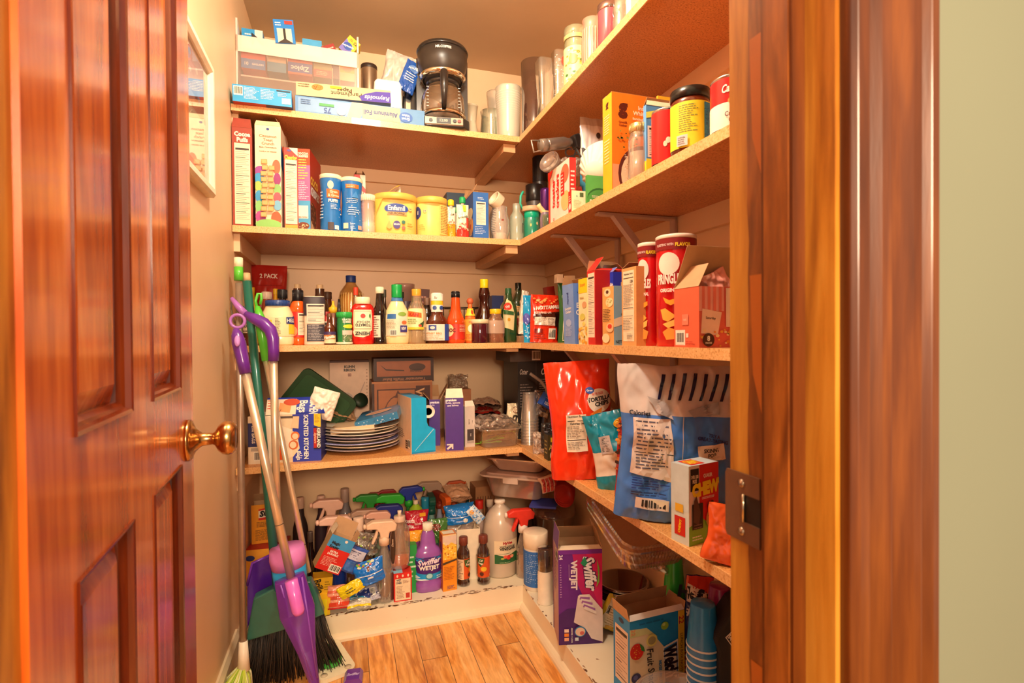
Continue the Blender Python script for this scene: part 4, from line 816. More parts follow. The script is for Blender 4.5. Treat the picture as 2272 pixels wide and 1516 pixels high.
MB().tube([(-R*.9, 0, H*.9), (-R*1.15, 0, H*1.05), (-R*1.1, 0, H*1.25), (-R*.85, 0, H*1.38)], .0045, M('3cc8a8', .35)).build('straw', o)
for s_ in (1,): MB().tube([(R*.7, 0, H*.8), (R*1.2, 0, H*.65), (R*1.25, 0, H*.4), (R*.75, 0, H*.3)], .005, CL('5a8a78', .5, .1, .6)).build('handle', o)
# jumble of drink bottles in the corner, standing deeper on the right shelf
tr_('drink_bottle', 'black shaker bottle with a ridged flip cap against the wall corner of the second shelf', (1183, 1216, 350, .13), Z2, [(0, 0), (.9, 0), (1, .05), (1, .7), (.92, .75)], M('2a2624', .35), (1, .72, 1, BLACK, 1), cat='bottle')
p, R, H = onr(1168, 1206, 412, .085, Z2)
o = turned('drink_bottle', 'matte black bottle with a round cap carrying white marks, corner of the second shelf', p, R, H, [(0, 0), (.9, 0), (.95, .1), (.95, .7), (.9, .74)], M('4a4440', .4), (1.05, .72, 1.0, M('1c1a1a', .3)), cat='bottle', dec=[('T', '500', .7, .83, .1, WHITE, 30, .3)])
tr_('drink_bottle', 'tiny clear glass bottle with an amber stopper behind the black round-capped bottle', (1190, 1216, 386, .17), Z2, 'dish', CL('d8a888', .4, .05, .8), (.4, .88, 1.0, CL('f0d8c0', .3)), cat='bottle')
tr_('drink_bottle', 'purple metallic bottle tucked beside the toaster cracker box', (1199, 1224, 420, .09), Z2, 'round', M('5a2a78', .2, .5), cat='bottle')
p, R, H = onr(1198, 1222, 466, .055, Z2)
o = turned('sippy_cup', 'dark grey toddler cup with a cream spout beside the teal one', p, R, H*1.1, [(0, 0), (.8, 0), (.95, .1), (.98, .6), (.8, .8)], M('8a7484', .4), (.8, .78, .86, 'e8c890'), cat='cup')
MB().lathe([(1, 0), (.8, .6), (1, 1), (.75, 1), (.6, .5)], M('efcf94', .35), .010, .03, ax=Matrix.Translation((-.008, 0, H*.93)) @ Matrix.Rotation(-.7, 4, 'Y'), cap=False).build('spout', o)
p, R, H = onr(1203, 1226, 478, .03, Z2)
o = turned('mug', 'small green glass mug tucked by the shelf edge under the cream spout', p, R, H, 'tumbler', CL('6a8a68', .45, .05, .9), cat='mug')
# steel bottle lying on top, lids, wrap
p = pt(1236, 322, YE-.34)
sb = empty('steel_bottle', 'grey steel water bottle with a square carry loop, lying across the lids', 'bottle', (p.x+.06, p.y+.02, p.z-.006), (0, 76, 10))
MB().lathe([(0, 0), (.9, 0), (1, .05), (1, .65), (.75, .8), (.72, .9)], M('8a827a', .3, .7), .028, .15, off=(0, 0, -.09)).build('body', sb)
MB().lathe([(1, 0), (1.05, .1), (1.05, .9), (.95, 1), (0, 1)], M('948a80', .3, .5), .027, .03, off=(0, 0, -.122)).build('cap', sb)
MB().tube([(-.022, 0, -.122), (-.026, 0, -.165), (.026, 0, -.165), (.022, 0, -.122)], .004, M('a89c90', .3, .5)).build('carry_loop', sb)
MB().prism([(-.03, .06), (.03, .062), (.04, .085), (.015, .105), (-.035, .095)], -.02, .02, M('1c1a1a', .35), 'y').build('flip_cap', sb, bevel=.006); sb.scale = (.66, .66, .66); sb.location = pt(1248, 318, YE-.34)
MB().lathe([(0, 0), (1, 0), (1.02, 1), (.95, 1), (.93, .2), (0, .2)], CL('c8b0a0', .35, .08, .8), .036, .012, off=(0, 0, 0)).build('container_lid', None, pt(1222, 362, YE-.22), (70, 0, -58))
tag(bpy.data.objects['container_lid'], 'round clear container lid standing on edge above the toaster crackers box', 'lid')
bag('plastic_bag', 'crumpled clear wrap bag stuffed behind the toaster crackers box', pt(1262, 385, YE-.22)-Vector((0, 0, .01)), (.10, .05, .06), 'f0e4d8', rot=(0, 0, -40), wr=.016, seed=8, bands=[(0, 1, CL('e8dcd0', .3, .08, 1))], cat='bag')
# crackers, cream carton, filters, green box
def face_right(l, r, s, z, top, w=None):
    """carton whose broad face looks across the room (-x): near corner at px r, far corner at l"""
    x = XE+s; y0 = sY(r, x, z+.05); y1 = sY(l, x, z+.05); return x, y0, y1, sZ(top, x, (y0+y1)/2)-z
x, y0, y1, h = face_right(1217, 1263, .012, Z2, 368)
carton('cracker_box', 'white and red carton of toaster crackers facing across the shelf', (x+.0115, (y0+y1)/2, Z2), (y1-y0, .021, h), {'*': 'f6e0d0', 'r': 'c82a24'},
       [('f', 'R', 0, 0, .09, 1, 'e8402c'), ('f', 'T', 'toaster\ncrackers', .36, .55, .34, 'd8281e', 90, .62, {'b': .04}), ('f', 'E', .82, .3, .2, .17, 'ecc078'), ('f', 'E', .8, .78, .18, .16, 'f07050'), ('f', 'R', .62, .42, .78, .82, 'e02a20'), ('f', 'L', .64, .44, .76, .8, 6, 'f8d8c8'), ('f', 'P', [(.0, 1), (.25, 1), (.15, .88), (0, .86)], 'e02a20'), ('f', 'T', '20', .28, .05, .07, 'd8482c', 90, .2), ('r', 'L', .2, .2, .8, .8, 8, 'f8d8c8')], (0, 0, -90))
crr('cracker_box', 'pale green carton with a red spine, low beside the toaster crackers', (1261, 1268, 1301, 422, .004), Z2, {'*': 'ecebc0', 'l': 'c8241e'}, [('f', 'R', .55, .72, .8, .92, '5a6a40'), ('f', 'L', .15, .2, .7, .6, 6, 'c8cc98'), ('f', 'E', .35, .75, .05, .04, '8ab0a0'), ('l', 'E', .5, .3, .3, .15, 'f8e0d0'), ('l', 'L', .2, .5, .8, .8, 3, 'f8d8c8')])
p, R, H = onr(1272, 1360, 345, .14, Z2)
o = empty('coffee_filters', 'nested stack of white fluted paper coffee filters lying on its side', 'coffee filters', (.680, 1.335, Z2+.105), (0, 62, 30))
fl = MB()
for k in range(5):
    def F_(u, v, k=k):
        t = u*2*PI; rr = .034+.042*v; wv = .0035*v*math.sin(t*22+k); return Vector((rr*math.cos(t), rr*math.sin(t), .045*v+.004*k+wv))
    fl.grid(F_, 132, 3, M('f6ead6', .8))
fl.lathe([(0, 0), (.034, 0), (.035, .002)], M('f6ead6', .8), 1, 1, seg=40, cap=False)
fl.build('filters', o)
crr('sweetener_box', 'green carton with a dark arc and white lettering before the coffee filters', (1299, 1303, 1352, 388, .02), Z2, {'*': '4aa04a', 'f': '5ab055'}, [('f', 'E', .55, .2, .6, .42, '2a6a34'), ('f', 'E', .55, .16, .58, .40, '4a9a48'), ('f', 'T', 'SWEETNESS', .5, .18, .12, 'f4f0d8', 0, .8, {'b': .04}), ('f', 'L', .2, .3, .75, .38, 2, 'f0f0d0')])
p = pt(1312, 420, YE-.32); 
o = bag('coffee_bag', 'white and teal bag of ground coffee behind the paper filters', (.735, 1.475, Z2+.005), (.10, .04, .318), 'd8ccc4', [('T', 'CAMERON\'S', .55, .66, .09, '2a2420', 4, .8, {'b': .02}), ('L', .3, .58, .8, .62, 1, '5a4a40'), ('E', .55, .82, .07, .03, '3a3230'), ('R', .3, .48, 1, .52, '2a3a78'), ('R', .4, .22, .95, .46, 'e0d4c4'), ('S', .5, .25, .9, .45, 12, ['c84a38', '3a3a70', 'e8b060'], .03)], rot=(0, 0, 0), wr=.003, seed=11, base=.9, bands=[(0, .45, '3a8aa8'), (.45, .92, 'd8cfc8'), (.92, 1, 'b8a898')], cat='coffee bag')
o.location.x = sX(1320, o.location.y, Z2+.1)
o.location.z = Z2+.005
# orange rice box and its neighbours
crr('rice_box', 'large orange carton of instant white rice on the second shelf of the right wall', (1338, 1358, 1478, 203, .006), Z2, {'*': 'ee7a1c', 'l': 'f6b324'},
    [('f', 'T', 'g', .20, .82, .14, '5a1c0c', 0, .3, {'b': .07}), ('f', 'T', 'Good&\nGather', .20, .69, .055, '7a2a10', 0, .2), ('f', 'T', 'Instant\nWhite Rice', .60, .84, .10, 'fbe4c4', 0, .52, {'b': .02}), ('f', 'T', 'Enriched Long Grain', .60, .75, .025, 'fbe4c4', 0, .5), ('f', 'R', .42, .71, .6, .713, 'fbe4c4'), ('f', 'E', .5, .63, .075, .045, 'fbd8b0'), ('f', 'E', .5, .63, .068, .04, 'e8701a'), ('f', 'T', '5', .5, .63, .04, 'fbe4c4'),
     ('f', 'R', .1, .53, .5, .535, 'ee7a1c'), ('f', 'S', .1, .42, .45, .62, 26, ['6a7a3a', '3a4a20', '8a8a40'], .02), ('f', 'R', 0, 0, .16, .27, 'e89a70'), ('f', 'E', .55, .18, .45, .30, '5a2420'), ('f', 'E', .56, .17, .41, .27, 'ecccac'), ('f', 'S', .2, .02, .9, .38, 240, ['f8ead8', 'd8b090', 'f4dcc4', 'b08468'], .012),
     ('l', 'T', 'g', .5, .88, .08, '5a1c0c', 0, .5, {'b': .06}), ('l', 'L', .2, .6, .8, .8, 8, 'fbe4a4'), ('l', 'L', .2, .3, .8, .55, 8, 'fbe4a4')], cat='food box', flaps={'k': (.012, 20, 'ee7a1c'), 'f': (.012, 20, 'f07a1c')})
tr_('mason_jar', 'clear mason jar with a gold screw lid before the orange rice box', (1394, 1440, 277, .032), Z2, [(0, 0), (.92, 0), (1, .03), (1, .68), (.95, .75), (.8, .82), (.8, .88)], CL('f4e4d0', .16, .04, .9), (.86, .85, 1.0, M('d8bc80', .25, .7), 1), cat='jar', liquid=(.5, CL('ecdcc8', .7)), capname='lid')
crr('taco_box', 'blue and yellow carton with a torn top between mason jar and red can', (1428, 1434, 1490, 232, .035), Z2, {'*': '5a9ad8', 'l': '6aa8e0'}, [('f', 'R', 0, 0, 1, .28, 'f4e030'), ('f', 'N', .05, .3, .95, .72, 'f8ece0', 16), ('f', 'P', [(0, .82), (1, .92), (1, 1), (0, .9)], 'f8ec60'), ('l', 'R', 0, 0, 1, .25, 'f4e030')], cat='food box', flaps={'f': (.012, 75, 'f0e4c0'), 'k': (.02, 60, 'f0e4c0')})
crr('food_box', 'yellow tabbed carton with a round seal rising behind the red can', (1457, 1460, 1512, 212, .08), Z2, {'*': 'f4b32c'}, [('f', 'R', 0, 0, 1, .72, '3a6aa8'), ('f', 'E', .62, .88, .2, .09, 'f0d8c8'), ('f', 'T', 'Dairy\nFree', .62, .88, .08, '3a3a60', 0, .3)], cat='food box')
tr_('food_can', 'red tin can with a soup bowl and garlic cloves, next to the yellow jar', (1447, 1512, 250, .036), Z2, 'can', M('c8c0b8', .25, .9), cat='can', dec=[('R', -.4, .05, 1.4, .95, M('d8201c', .3)), ('E', .34, .42, .05, .055, 'f4e0c0'), ('E', .28, .36, .04, .05, 'f0d8b8'), ('T', 'S', .62, .66, .13, WHITE, 0, .1), ('T', 'soup', .62, .5, .03, 'f8c8b8', 0, .1), ('E', .60, .14, .22, .18, 'e0c8b8'), ('E', .61, .13, .19, .15, '8a2018')])
tr_('salsa_jar', 'large yellow and blue labelled jar with a black lid on the second shelf', (1489, 1574, 206, .042), Z2, [(0, 0), (.9, 0), (1, .05), (1, .78), (.95, .83), (.88, .86)], M('6a2a14', .15, 0, .6), (1.0, .85, 1.0, M('1e1a18', .25)), cat='jar', capname='lid',
    dec=[('R', -.1, .08, 1.1, .76, 'f4e030'), ('L', .12, .3, .42, .72, 13, '8a8a40'), ('R', .52, .09, 1.1, .74, '2a90c8'), ('S', .52, .09, .95, .74, 170, ['1a4a88', '4ab8e0', '2a6ab0'], .012), ('E', .86, .42, .2, .3, 'e0a83c'), ('E', .86, .42, .18, .27, 'f4d040'), ('L', .74, .3, .95, .5, 4, '3a3a30'), ('R', .1, .1, .26, .26, 'd8ccc8'), ('L', .12, .12, .24, .24, 4, '8a8a90')])
tr_('salsa_jar', 'orange jar with a black lid, half hidden between the yellow jar and the soup can', (1560, 1608, 212, .13), Z2, 'jar', M('d87818', .3), (.95, .86, 1, M('1e1a18', .25)), cat='jar', dec=[('T', 'BEEFY', .3, .25, .12, '5a2a10', 0, .4), ('R', .0, .6, 1, .62, '3a2010')])
tr_('soup_can', 'red and white condensed soup can nearest the door jamb on the second shelf', (1579, 1668, 182, .042), Z2, 'can', M('c8c0b8', .25, .9), cat='can', dec=[('R', -.4, .5, 1.4, .94, M('d01c1c', .3)), ('R', -.4, .05, 1.4, .5, M('fbf4e4', .3)), ('T', "Campbell's", .36, .74, .14, WHITE, 4, .52, {'s': .35, 'b': .03}), ('E', .33, .52, .11, .075, 'c89a48'), ('T', 'Cream of\nOnion', .33, .24, .2, '6a2a28', 3, .34)])
bag('pasta_bag', 'red and clear bag wedged between the toaster crackers and the filters', (XE+.05, sY(1272, XE+.05, Z2), Z2), (.05, .02, .10), 'd84a3c', rot=(0, 0, -30), wr=.004, seed=14, cat='bag')
# ================================================================ third shelf, back row first
G = CL
amb = M('5a2410', .12, 0, .7); dk = M('1e1210', .1, 0, .8)
def bt(label, q, prof, col, cap=None, dec=(), name='sauce_bottle', **k): return tb(name, label, q, Z3, prof, col, cap, dec, **k)
# back
o = bag('snack_pouch', 'red pouch reading 2 PACK standing against the back wall of the third shelf', (sX(600, YE+.36, Z3), YE+.36, Z3), (.125, .06, .30), 'b0241c', [('T', '2 PACK', .5, .86, .055, 'f4e0d0', 0, .5, {'b': .03}), ('R', .12, .74, .88, .745, '8a1a14'), ('T', 'RAM', .6, .55, .12, 'e8a898', 0, .5)], wr=.003, seed=2, base=.9)
bt('yellow mustard bottle behind the teal broom handle, left of its twin', (551, 573, 638, .27), 'bottle', 'f0b41c', (.42, .9, 1, 'f4c82c'), name='mustard_bottle', group='mustard bottles')
bt('yellow mustard bottle in front of the red pouch, right of its twin', (601, 624, 641, .27), 'bottle', 'f0b41c', (.42, .9, 1, 'f4c82c'), name='mustard_bottle', group='mustard bottles')
bt('spice shaker with a pale ridged lid in front of the red pouch', (582, 604, 648, .22), 'jar', M('8a3a20', .2), (.95, .86, 1, 'd8b8a0', 1), name='spice_jar')
bt('dark sauce bottle with a black stepped cap behind the mayonnaise jar', (612, 644, 643, .17), 'sauce', dk, (.62, .84, 1, BLACK, 1))
bt('brown bottle with a cream cap, the taller left one behind the orange sauce', (643, 680, 631, .24), 'sauce', M('6a4636', .2), (.34, .9, 1, 'f0d4a8'))
bt('brown jug bottle with a cream cap behind the squeeze bottle', (690, 732, 632, .22), 'sauce', M('4a2c20', .15, 0, .5), (.34, .9, 1, 'f0d4a8'))
bt('small round jar with a brown ringed lid at the back left of the oil bottle', (718, 737, 648, .27), 'jar', amb, (.95, .86, 1, '5a3c2c', 1), name='jar')
p, R, H = onb(754, 806, 612, .26, Z3)
turned('oil_bottle', 'large ribbed clear bottle of golden oil with a blue cap', p, R, H, [(0, 0), (.9, 0), (1, .03), (1, .3), (.97, .34), (1, .38), (1, .66), (.9, .76), (.45, .87), (.38, .9), (.38, .94)], G('f0c060', .25, .05, .8), (.42, .9, 1, '1c3c88'), liquid=(.72, M('d89028', .12, 0, .5)), cat='bottle', dec=[('R', i/14, .4, i/14+.02, .74, 'f0c878') for i in range(14)])
bt('clear bottle with an orange-red cap in front of the golden oil', (779, 802, 638, .17), 'longneck', G('e8b890', .4, .05, .8), (.46, .86, 1, 'e8482c'))
bt('soy bottle with a dark green cap behind the white-capped one', (846, 862, 643, .16), 'longneck', dk, (.5, .86, 1, '3a3a2c'))
bt('tall pinkish-grey plastic container at the back wall', (877, 920, 631, .36), [(0, 0), (.9, 0), (.95, .92), (1.03, .93), (1.03, 1), (.98, 1)], G('c8a094', .7, .2, .4), name='storage_container')
bt('dark plum tumbler behind the green-capped dressing', (889, 913, 669, .20), 'tumbler', M('463a48', .35), name='tumbler')
bt('small bottle with a tiny green and black cap between dressing and plum tumbler', (885, 900, 648, .24), 'longneck', dk, (.6, .88, 1, '20402c'))
cb('tea_box', 'dark red carton standing behind the clear vinegar bottle', (912, 948, 641, .24, .05), Z3, {'*': '5a1c1a', 'r': '8a2a20'}, [('f', 'L', .1, .5, .9, .9, 4, 'c88a78')], rot=(0, 3, 0), cat='box')
bt('dark balsamic bottle with a cream text label left of the barbecue bottle', (934, 962, 661, .14), 'sauce', dk, (.5, .84, 1, '7a5a48'), dec=[('R', .1, .08, .9, .5, 'e8d4b8'), ('L', .2, .1, .8, .46, 8, '4a3a34')])
cb('spice_box', 'dark blue carton with bold black letters behind the syrup', (1092, 1118, 656, .20, .05), Z3, {'*': '1e2a5a'}, [('f', 'R', 0, .2, 1, .62, 'd8c8b0'), ('f', 'T', 'PERT', .5, .5, .16, '1a1818', 0, .95, {'b': .05}), ('f', 'T', 'LIQ', .5, .3, .14, '1a1818', 0, .6, {'b': .05})], cat='box')
y = YE+.20; wx = sX(1020, y, Z3); zz = sZ(684, wx, y); wb = empty('wire_basket', 'dark wire basket behind the hot sauce bottles', 'basket', (wx, y, Z3)); w2 = .072
hh = zz-Z3
for i, (za) in enumerate((hh, hh*.5)):
    MB().tube([(-w2, -.05, za), (w2, -.05, za), (w2, .05, za), (-w2, .05, za)], .0025, M('2a2220', .35, .6), 6, closed=True).build('rim_wire', wb)
for xx in (-w2, -.02, .03, w2):
    MB().tube([(xx, -.05, hh), (xx, -.05, .003), (xx, .05, .003), (xx, .05, hh)], .0018, M('2a2220', .35, .6), 6).build('upright_wire', wb)
bt('small spice jar with a yellow cap inside the wire basket', (996, 1010, 688, .17), 'jar', 'f0c030', (.9, .85, 1, 'f0b420'), name='spice_jar')
# front row left to right
bt('dark chili sauce bottle with a cream label behind the teal pole', (526, 558, 680, .05), 'sauce', amb, (.6, .86, 1, BLACK), dec=[('R', .05, .32, .95, .72, 'd8bc9c'), ('T', 'BLACK\nCHILI\nSAUCE', .62, .57, .22, '2a1c18', 0, .3, {'b': .04}), ('L', .4, .34, .85, .4, 1, '4a3a34'), ('S', .3, .02, .9, .28, 12, 'c8a890', .02)])
bt('cream jar of mayonnaise with a blue lid, wide, behind the purple handle', (584, 650, 667, .05), [(0, 0), (.93, 0), (1, .04), (1, .17), (.98, .20), (1, .23), (1, .62), (.95, .70), (.72, .87), (.72, .9)], M('f6e8b8', .25, 0, .3), (.76, .87, 1, M('28488c', .35), 1), n=2.6, sy=.8, name='mayonnaise_jar', cat='jar', capname='lid',
   dec=[('R', .05, .2, .95, .62, 'f2e2b0'), ('R', .28, .22, .42, .56, 'f4d030'), ('R', .73, .25, .95, .5, 'f4d030'), ('P', [(.68, .48), (.92, .46), (.92, .66), (.80, .62), (.68, .62)], '2a3c80'), ('T', 'HELL', .79, .55, .08, WHITE, 0, .2, {'b': .03}), ('P', [(.2, .56), (.3, .52), (.3, .62), (.2, .62)], '2a3c80'), ('L', .48, .22, .58, .6, 12, '6a5a40')])
bt('orange buffalo sauce bottle with a black cap, right beside the mayonnaise', (644, 680, 644, .07), [(0, 0), (.95, 0), (1, .03), (1, .12), (.95, .14), (.95, .60), (1, .62), (.95, .72), (.55, .80), (.5, .83)], M('e8601c', .15, 0, .5), (.62, .80, 1, M(BLACK, .3), 1), dec=[('R', .0, .14, 1, .60, 'd02820'), ('R', .52, .18, 1, .58, 'f4e0c4'), ('N', .54, .18, .84, .58, 'f4e4c8', 14), ('E', .30, .25, .2, .1, 'e88a5a'), ('T', '0', .25, .5, .07, WHITE, 0, .1)])
bt('grey and cream upside-down squeeze bottle with a nutrition panel', (676, 721, 658, .035), [(0, 0), (.95, 0), (.98, .03), (.93, .3), (1, .88), (.97, .97), (.9, 1), (0, 1)], M('f0dcc4', .3), n=3, sy=.6, name='squeeze_bottle', dec=[('R', -.05, .62, 1.05, .985, '3a3440'), ('R', -.05, .60, .3, .64, '3a3440'), ('N', .30, .44, .80, .84, 'ecdcc8', 12), ('R', .30, .08, .80, .42, '3c3a48'), ('L', .33, .1, .78, .41, 10, 'a8a0a0')])
bt('small red labelled spice bottle behind the vanilla bottle', (716, 734, 692, .11), 'jar', M('c83a2c', .3), (.9, .86, 1, 'a82820'), name='spice_jar', dec=[('N', .3, .1, .7, .7, 'f0dcc8', 8)])
p, R, H = onb(728, 752, 668, .13, Z3)
turned('squeeze_bottle', 'honey-coloured squeeze bottle with a yellow pointed cap', p, R, H, [(0, 0), (.9, 0), (1, .04), (1, .6), (.85, .72)], G('a86a50', .6, .08, .6), cat='bottle', extra=1)
o = bpy.data.objects[-1] if False else None
t = tb('cap_holder', 'x', (730, 750, 668, .13), Z3, [(0, .72), (.95, .72), (.95, .84), (.5, .87), (.3, .92), (.25, 1), (0, 1)], 'f4c02c'); t.name = 'pointed_cap'
t['label'] = 'yellow pointed cap'; del t['category']
par = [o for o in COL.objects if o.name.startswith('squeeze_bottle') and o.get('label', '').startswith('honey')][0]
t.parent = par; t.location = (0, 0, 0)
bt('tiny black-nozzled bottle beside the yellow pointed cap', (745, 761, 664, .10), [(0, 0), (.9, 0), (1, .03), (1, .66), (.9, .70), (.5, .72), (.45, .85), (.22, 1), (0, 1)], M('2a2422', .3), name='squeeze_bottle')
bt('little vanilla extract bottle with a brown cap and a purple and cream label', (719, 744, 696, .03), 'longneck', amb, (.40, .88, 1, M('6a4a34', .4)), name='extract_bottle', dec=[('R', .02, .05, .98, .42, 'f0e0b8'), ('R', .02, .3, .98, .42, '4a3a6a'), ('T', 'Vanilla', .5, .24, .09, 'f8f0e0', 10, .7, {'s': .3, 'b': .05}), ('P', [(.2, .32), (.8, .32), (.85, .2), (.2, .18)], 'c87a3c'), ('T', 'Vanilla', .5, .25, .09, 'fff4e0', 8, .6, {'s': .3, 'b': .05})])
bt('green shaker of grated cheese with a bright green lid', (748, 781, 693, .035), [(0, 0), (.95, 0), (1, .05), (.9, .12), (.97, .5), (.97, .84)], M('2a8a4a', .25, 0, .4), (1.02, .83, 1, M('2cac4c', .3), 1), name='cheese_shaker', cat='shaker', capname='lid', dec=[('T', 'GRATED\nCHEESE', .62, .73, .13, 'f4f0e0', 0, .5, {'b': .05}), ('E', .7, .56, .25, .06, 'e8e838'), ('R', .42, .3, .9, .44, 'e8d0c0'), ('R', .42, .1, .9, .3, '6a8a58'), ('S', .42, .1, .9, .3, 60, ['d8e0c0', '3a5a38'], .02), ('R', .1, .02, .9, .08, 'f0e4c8')])
p, R, H = onb(780, 831, 660, .045, Z3)
turned('ketchup_bottle', 'dented red ketchup bottle standing on its white cap side up, label upside-down', p, R, H, [(0, 0), (.80, 0), (.92, .03), (.98, .15), (.92, .3), (1, .5), (1, .72), (.85, .82), (.66, .86)], M('d01c18', .15, 0, .6), (.66, .855, 1.0, M('f8ecc8', .3)), n=2.6, sy=.62, cat='bottle',
       dec=[('P', [(.26, .73), (.72, .73), (.76, .30), (.70, .28), (.68, .20), (.5, .15), (.28, .17), (.20, .27), (.23, .30)], 'f0e4c0'), ('P', [(.28, .71), (.69, .71), (.73, .32), (.25, .32)], 'b8bc98'), ('P', [(.30, .69), (.67, .69), (.70, .34), (.27, .34)], 'f6ecc8'), ('T', 'KETCHUP', .50, .475, .04, '2a2a20', 180, .34), ('T', 'TOMATO', .50, .41, .06, '2a2a20', 180, .38, {'b': .03}), ('E', .5, .60, .06, .045, 'd8281c'), ('E', .66, .60, .02, .04, '3a7a38'), ('T', 'HEINZ', .48, .235, .07, '2a2a20', 180, .36, {'b': .04})])
bt('tall soy sauce bottle with a white cap, between ketchup and dressing', (829, 858, 637, .04), [(0, 0), (.93, 0), (1, .03), (1, .08), (.94, .1), (.94, .5), (1, .52), (.95, .6), (.66, .68), (.56, .8), (.5, .88)], dk, (.58, .885, 1, M('f6ead0', .3), 1), dec=[('R', .0, .12, .5, .5, 'f0dcc8'), ('L', .05, .14, .46, .48, 9, '5a4a44')])
bt('cream ranch dressing bottle with a green cap and shrink band', (855, 908, 632, .04), [(0, 0), (.88, 0), (.96, .03), (1, .12), (1, .42), (.92, .55), (.55, .70), (.44, .74), (.42, .80)], M('f8e2a8', .22, 0, .3), (.44, .78, 1, M('10a850', .3)), sy=.75, name='dressing_bottle', dec=[('R', .12, .72, .88, .785, '3a78b8'), ('P', [(.15, .14), (.72, .14), (.76, .5), (.62, .56), (.38, .57), (.15, .48)], 'e8dcc0'), ('R', .2, .42, .45, .5, '2a6ab0'), ('E', .62, .5, .12, .035, '8ab048'), ('E', .66, .36, .07, .03, 'e8703c'), ('R', .55, .2, .74, .31, '3a3480'), ('T', 'NEW', .64, .26, .05, WHITE, 0, .12), ('B', .3, .14, .46, .24), ('L', .2, .26, .48, .4, 6, 'a89880')])
bt('clear ribbed vinegar bottle with an amber cap', (904, 946, 642, .04), [(0, 0), (.94, 0), (1, .03), (.96, .12), (1, .14), (.96, .17), (1, .19), (.96, .22), (.98, .24), (.98, .52), (.86, .66), (.55, .78), (.5, .88)], G('f0d8b0', .22, .05, .9), (.5, .87, 1, M('f0a838', .3)), liquid=(.24, G('f0d8a8', .5)), dec=[('R', .1, .28, .7, .64, 'f0e8b0'), ('R', .68, .3, 1, .64, 'd8b88c'), ('P', [(.12, .50), (.62, .47), (.62, .56), (.12, .6)], 'd8702c'), ('T', 'KAN', .36, .53, .06, 'b8281c', -6, .3, {'b': .06}), ('R', .1, .26, .7, .3, 'f4c838'), ('L', .15, .36, .5, .46, 3, '7a9a58'), ('P', [(.5, .34), (.7, .42), (.66, .3)], '3a5a34'), ('E', .56, .33, .05, .02, 'e04a2c')])
bt('dark barbecue sauce bottle with a white and yellow neck wrap', (947, 993, 650, .04), [(0, 0), (.95, 0), (1, .03), (1, .42), (.9, .47), (.58, .56), (.54, .62), (.54, .98)], amb, (.5, .9, .995, M('f8f0e4', .3)), n=2.8, sy=.8, name='barbecue_bottle', dec=[('R', .05, .62, .95, .78, 'f4ece0'), ('R', .0, .76, 1, .84, 'f4c020'), ('R', .05, .84, .95, .98, 'f4ece0'), ('E', .35, .70, .1, .04, '2a4a90'), ('E', .68, .70, .1, .04, '2a4a90'), ('T', 'Sw', .4, .9, .05, '6a5a40', -8, .3, {'s': .3}), ('R', .02, .06, .66, .38, 'f0e2d0'), ('R', .66, .06, .88, .38, '2a4ea8'), ('R', .88, .06, 1, .38, 'f0e2d0'), ('R', .24, .26, .44, .36, '2a4a98'), ('E', .34, .31, .06, .03, 'e8dcd0'), ('T', 'HONEY BBQ', .36, .2, .035, 'c88a3c', 0, .5), ('L', .1, .08, .6, .17, 3, 'c8b090')])
bt('large orange-red hot sauce bottle with a black cap', (991, 1032, 647, .04), [(0, 0), (.94, 0), (1, .03), (1, .10), (.97, .12), (.97, .38), (1, .40), (.9, .48), (.58, .62), (.5, .72), (.44, .88)], M('e0501c', .15, 0, .5), (.45, .88, 1, M(BLACK, .25), 1), name='hot_sauce_bottle', dec=[('R', 0, .08, 1, .37, 'd8301c'), ('E', .2, .25, .17, .12, 'f0d8a0'), ('T', 'HOC', .27, .25, .07, '7a1c14', 0, .33, {'b': .05}), ('L', .56, .22, .95, .36, 5, 'f0c8a8')])
p, R, H = onb(1031, 1056, 661, .05, Z3)
o = turned('hot_sauce_bottle', 'small hot sauce bottle with a round wooden ball cap', p, R, H, 'longneck', M('e8702c', .2, 0, .4), (.34, .82, .86, M('f0dcb0')), cat='bottle', dec=[('R', 0, .06, 1, .52, 'f0a83c'), ('E', .5, .32, .2, .09, 'f4ecc8'), ('T', 'CHOL', .55, .46, .04, 'a83018', 0, .5), ('L', .2, .08, .8, .2, 4, 'c84a20'), ('R', -.1, .60, 1.1, .76, 'f4d838'), ('E', .6, .68, .1, .05, 'd84a28')])
MB().lathe([(0, 0)]+[(math.sin(PI*i/10), .5-.5*math.cos(PI*i/10)) for i in range(1, 10)]+[(0, 1)], M('c8603a', .45), R*.62, R*1.24, off=(0, 0, H-R*1.25), cap=False).build('ball_cap', o)
p, R, H = onb(1046, 1104, 620, .12, Z3)
turned('syrup_bottle', 'dark syrup bottle with a waisted neck and bright yellow cap', p, R*.95, H, [(0, 0), (.95, 0), (1, .03), (1, .26), (.88, .36), (.6, .48), (.40, .58), (.38, .68), (.46, .72), (.46, .78), (.36, .86)], M('3a140c', .1, 0, .8), (.34, .86, 1, M('f4d81c', .3)), cat='bottle', dec=[('R', .25, .06, .95, .36, 'e8c8a0'), ('T', 'Original', .6, .3, .05, '4a2418', 0, .5), ('R', .25, .2, .95, .24, 'd8502c')])
p, R, H = onb(1108, 1149, 640, .09, Z3)
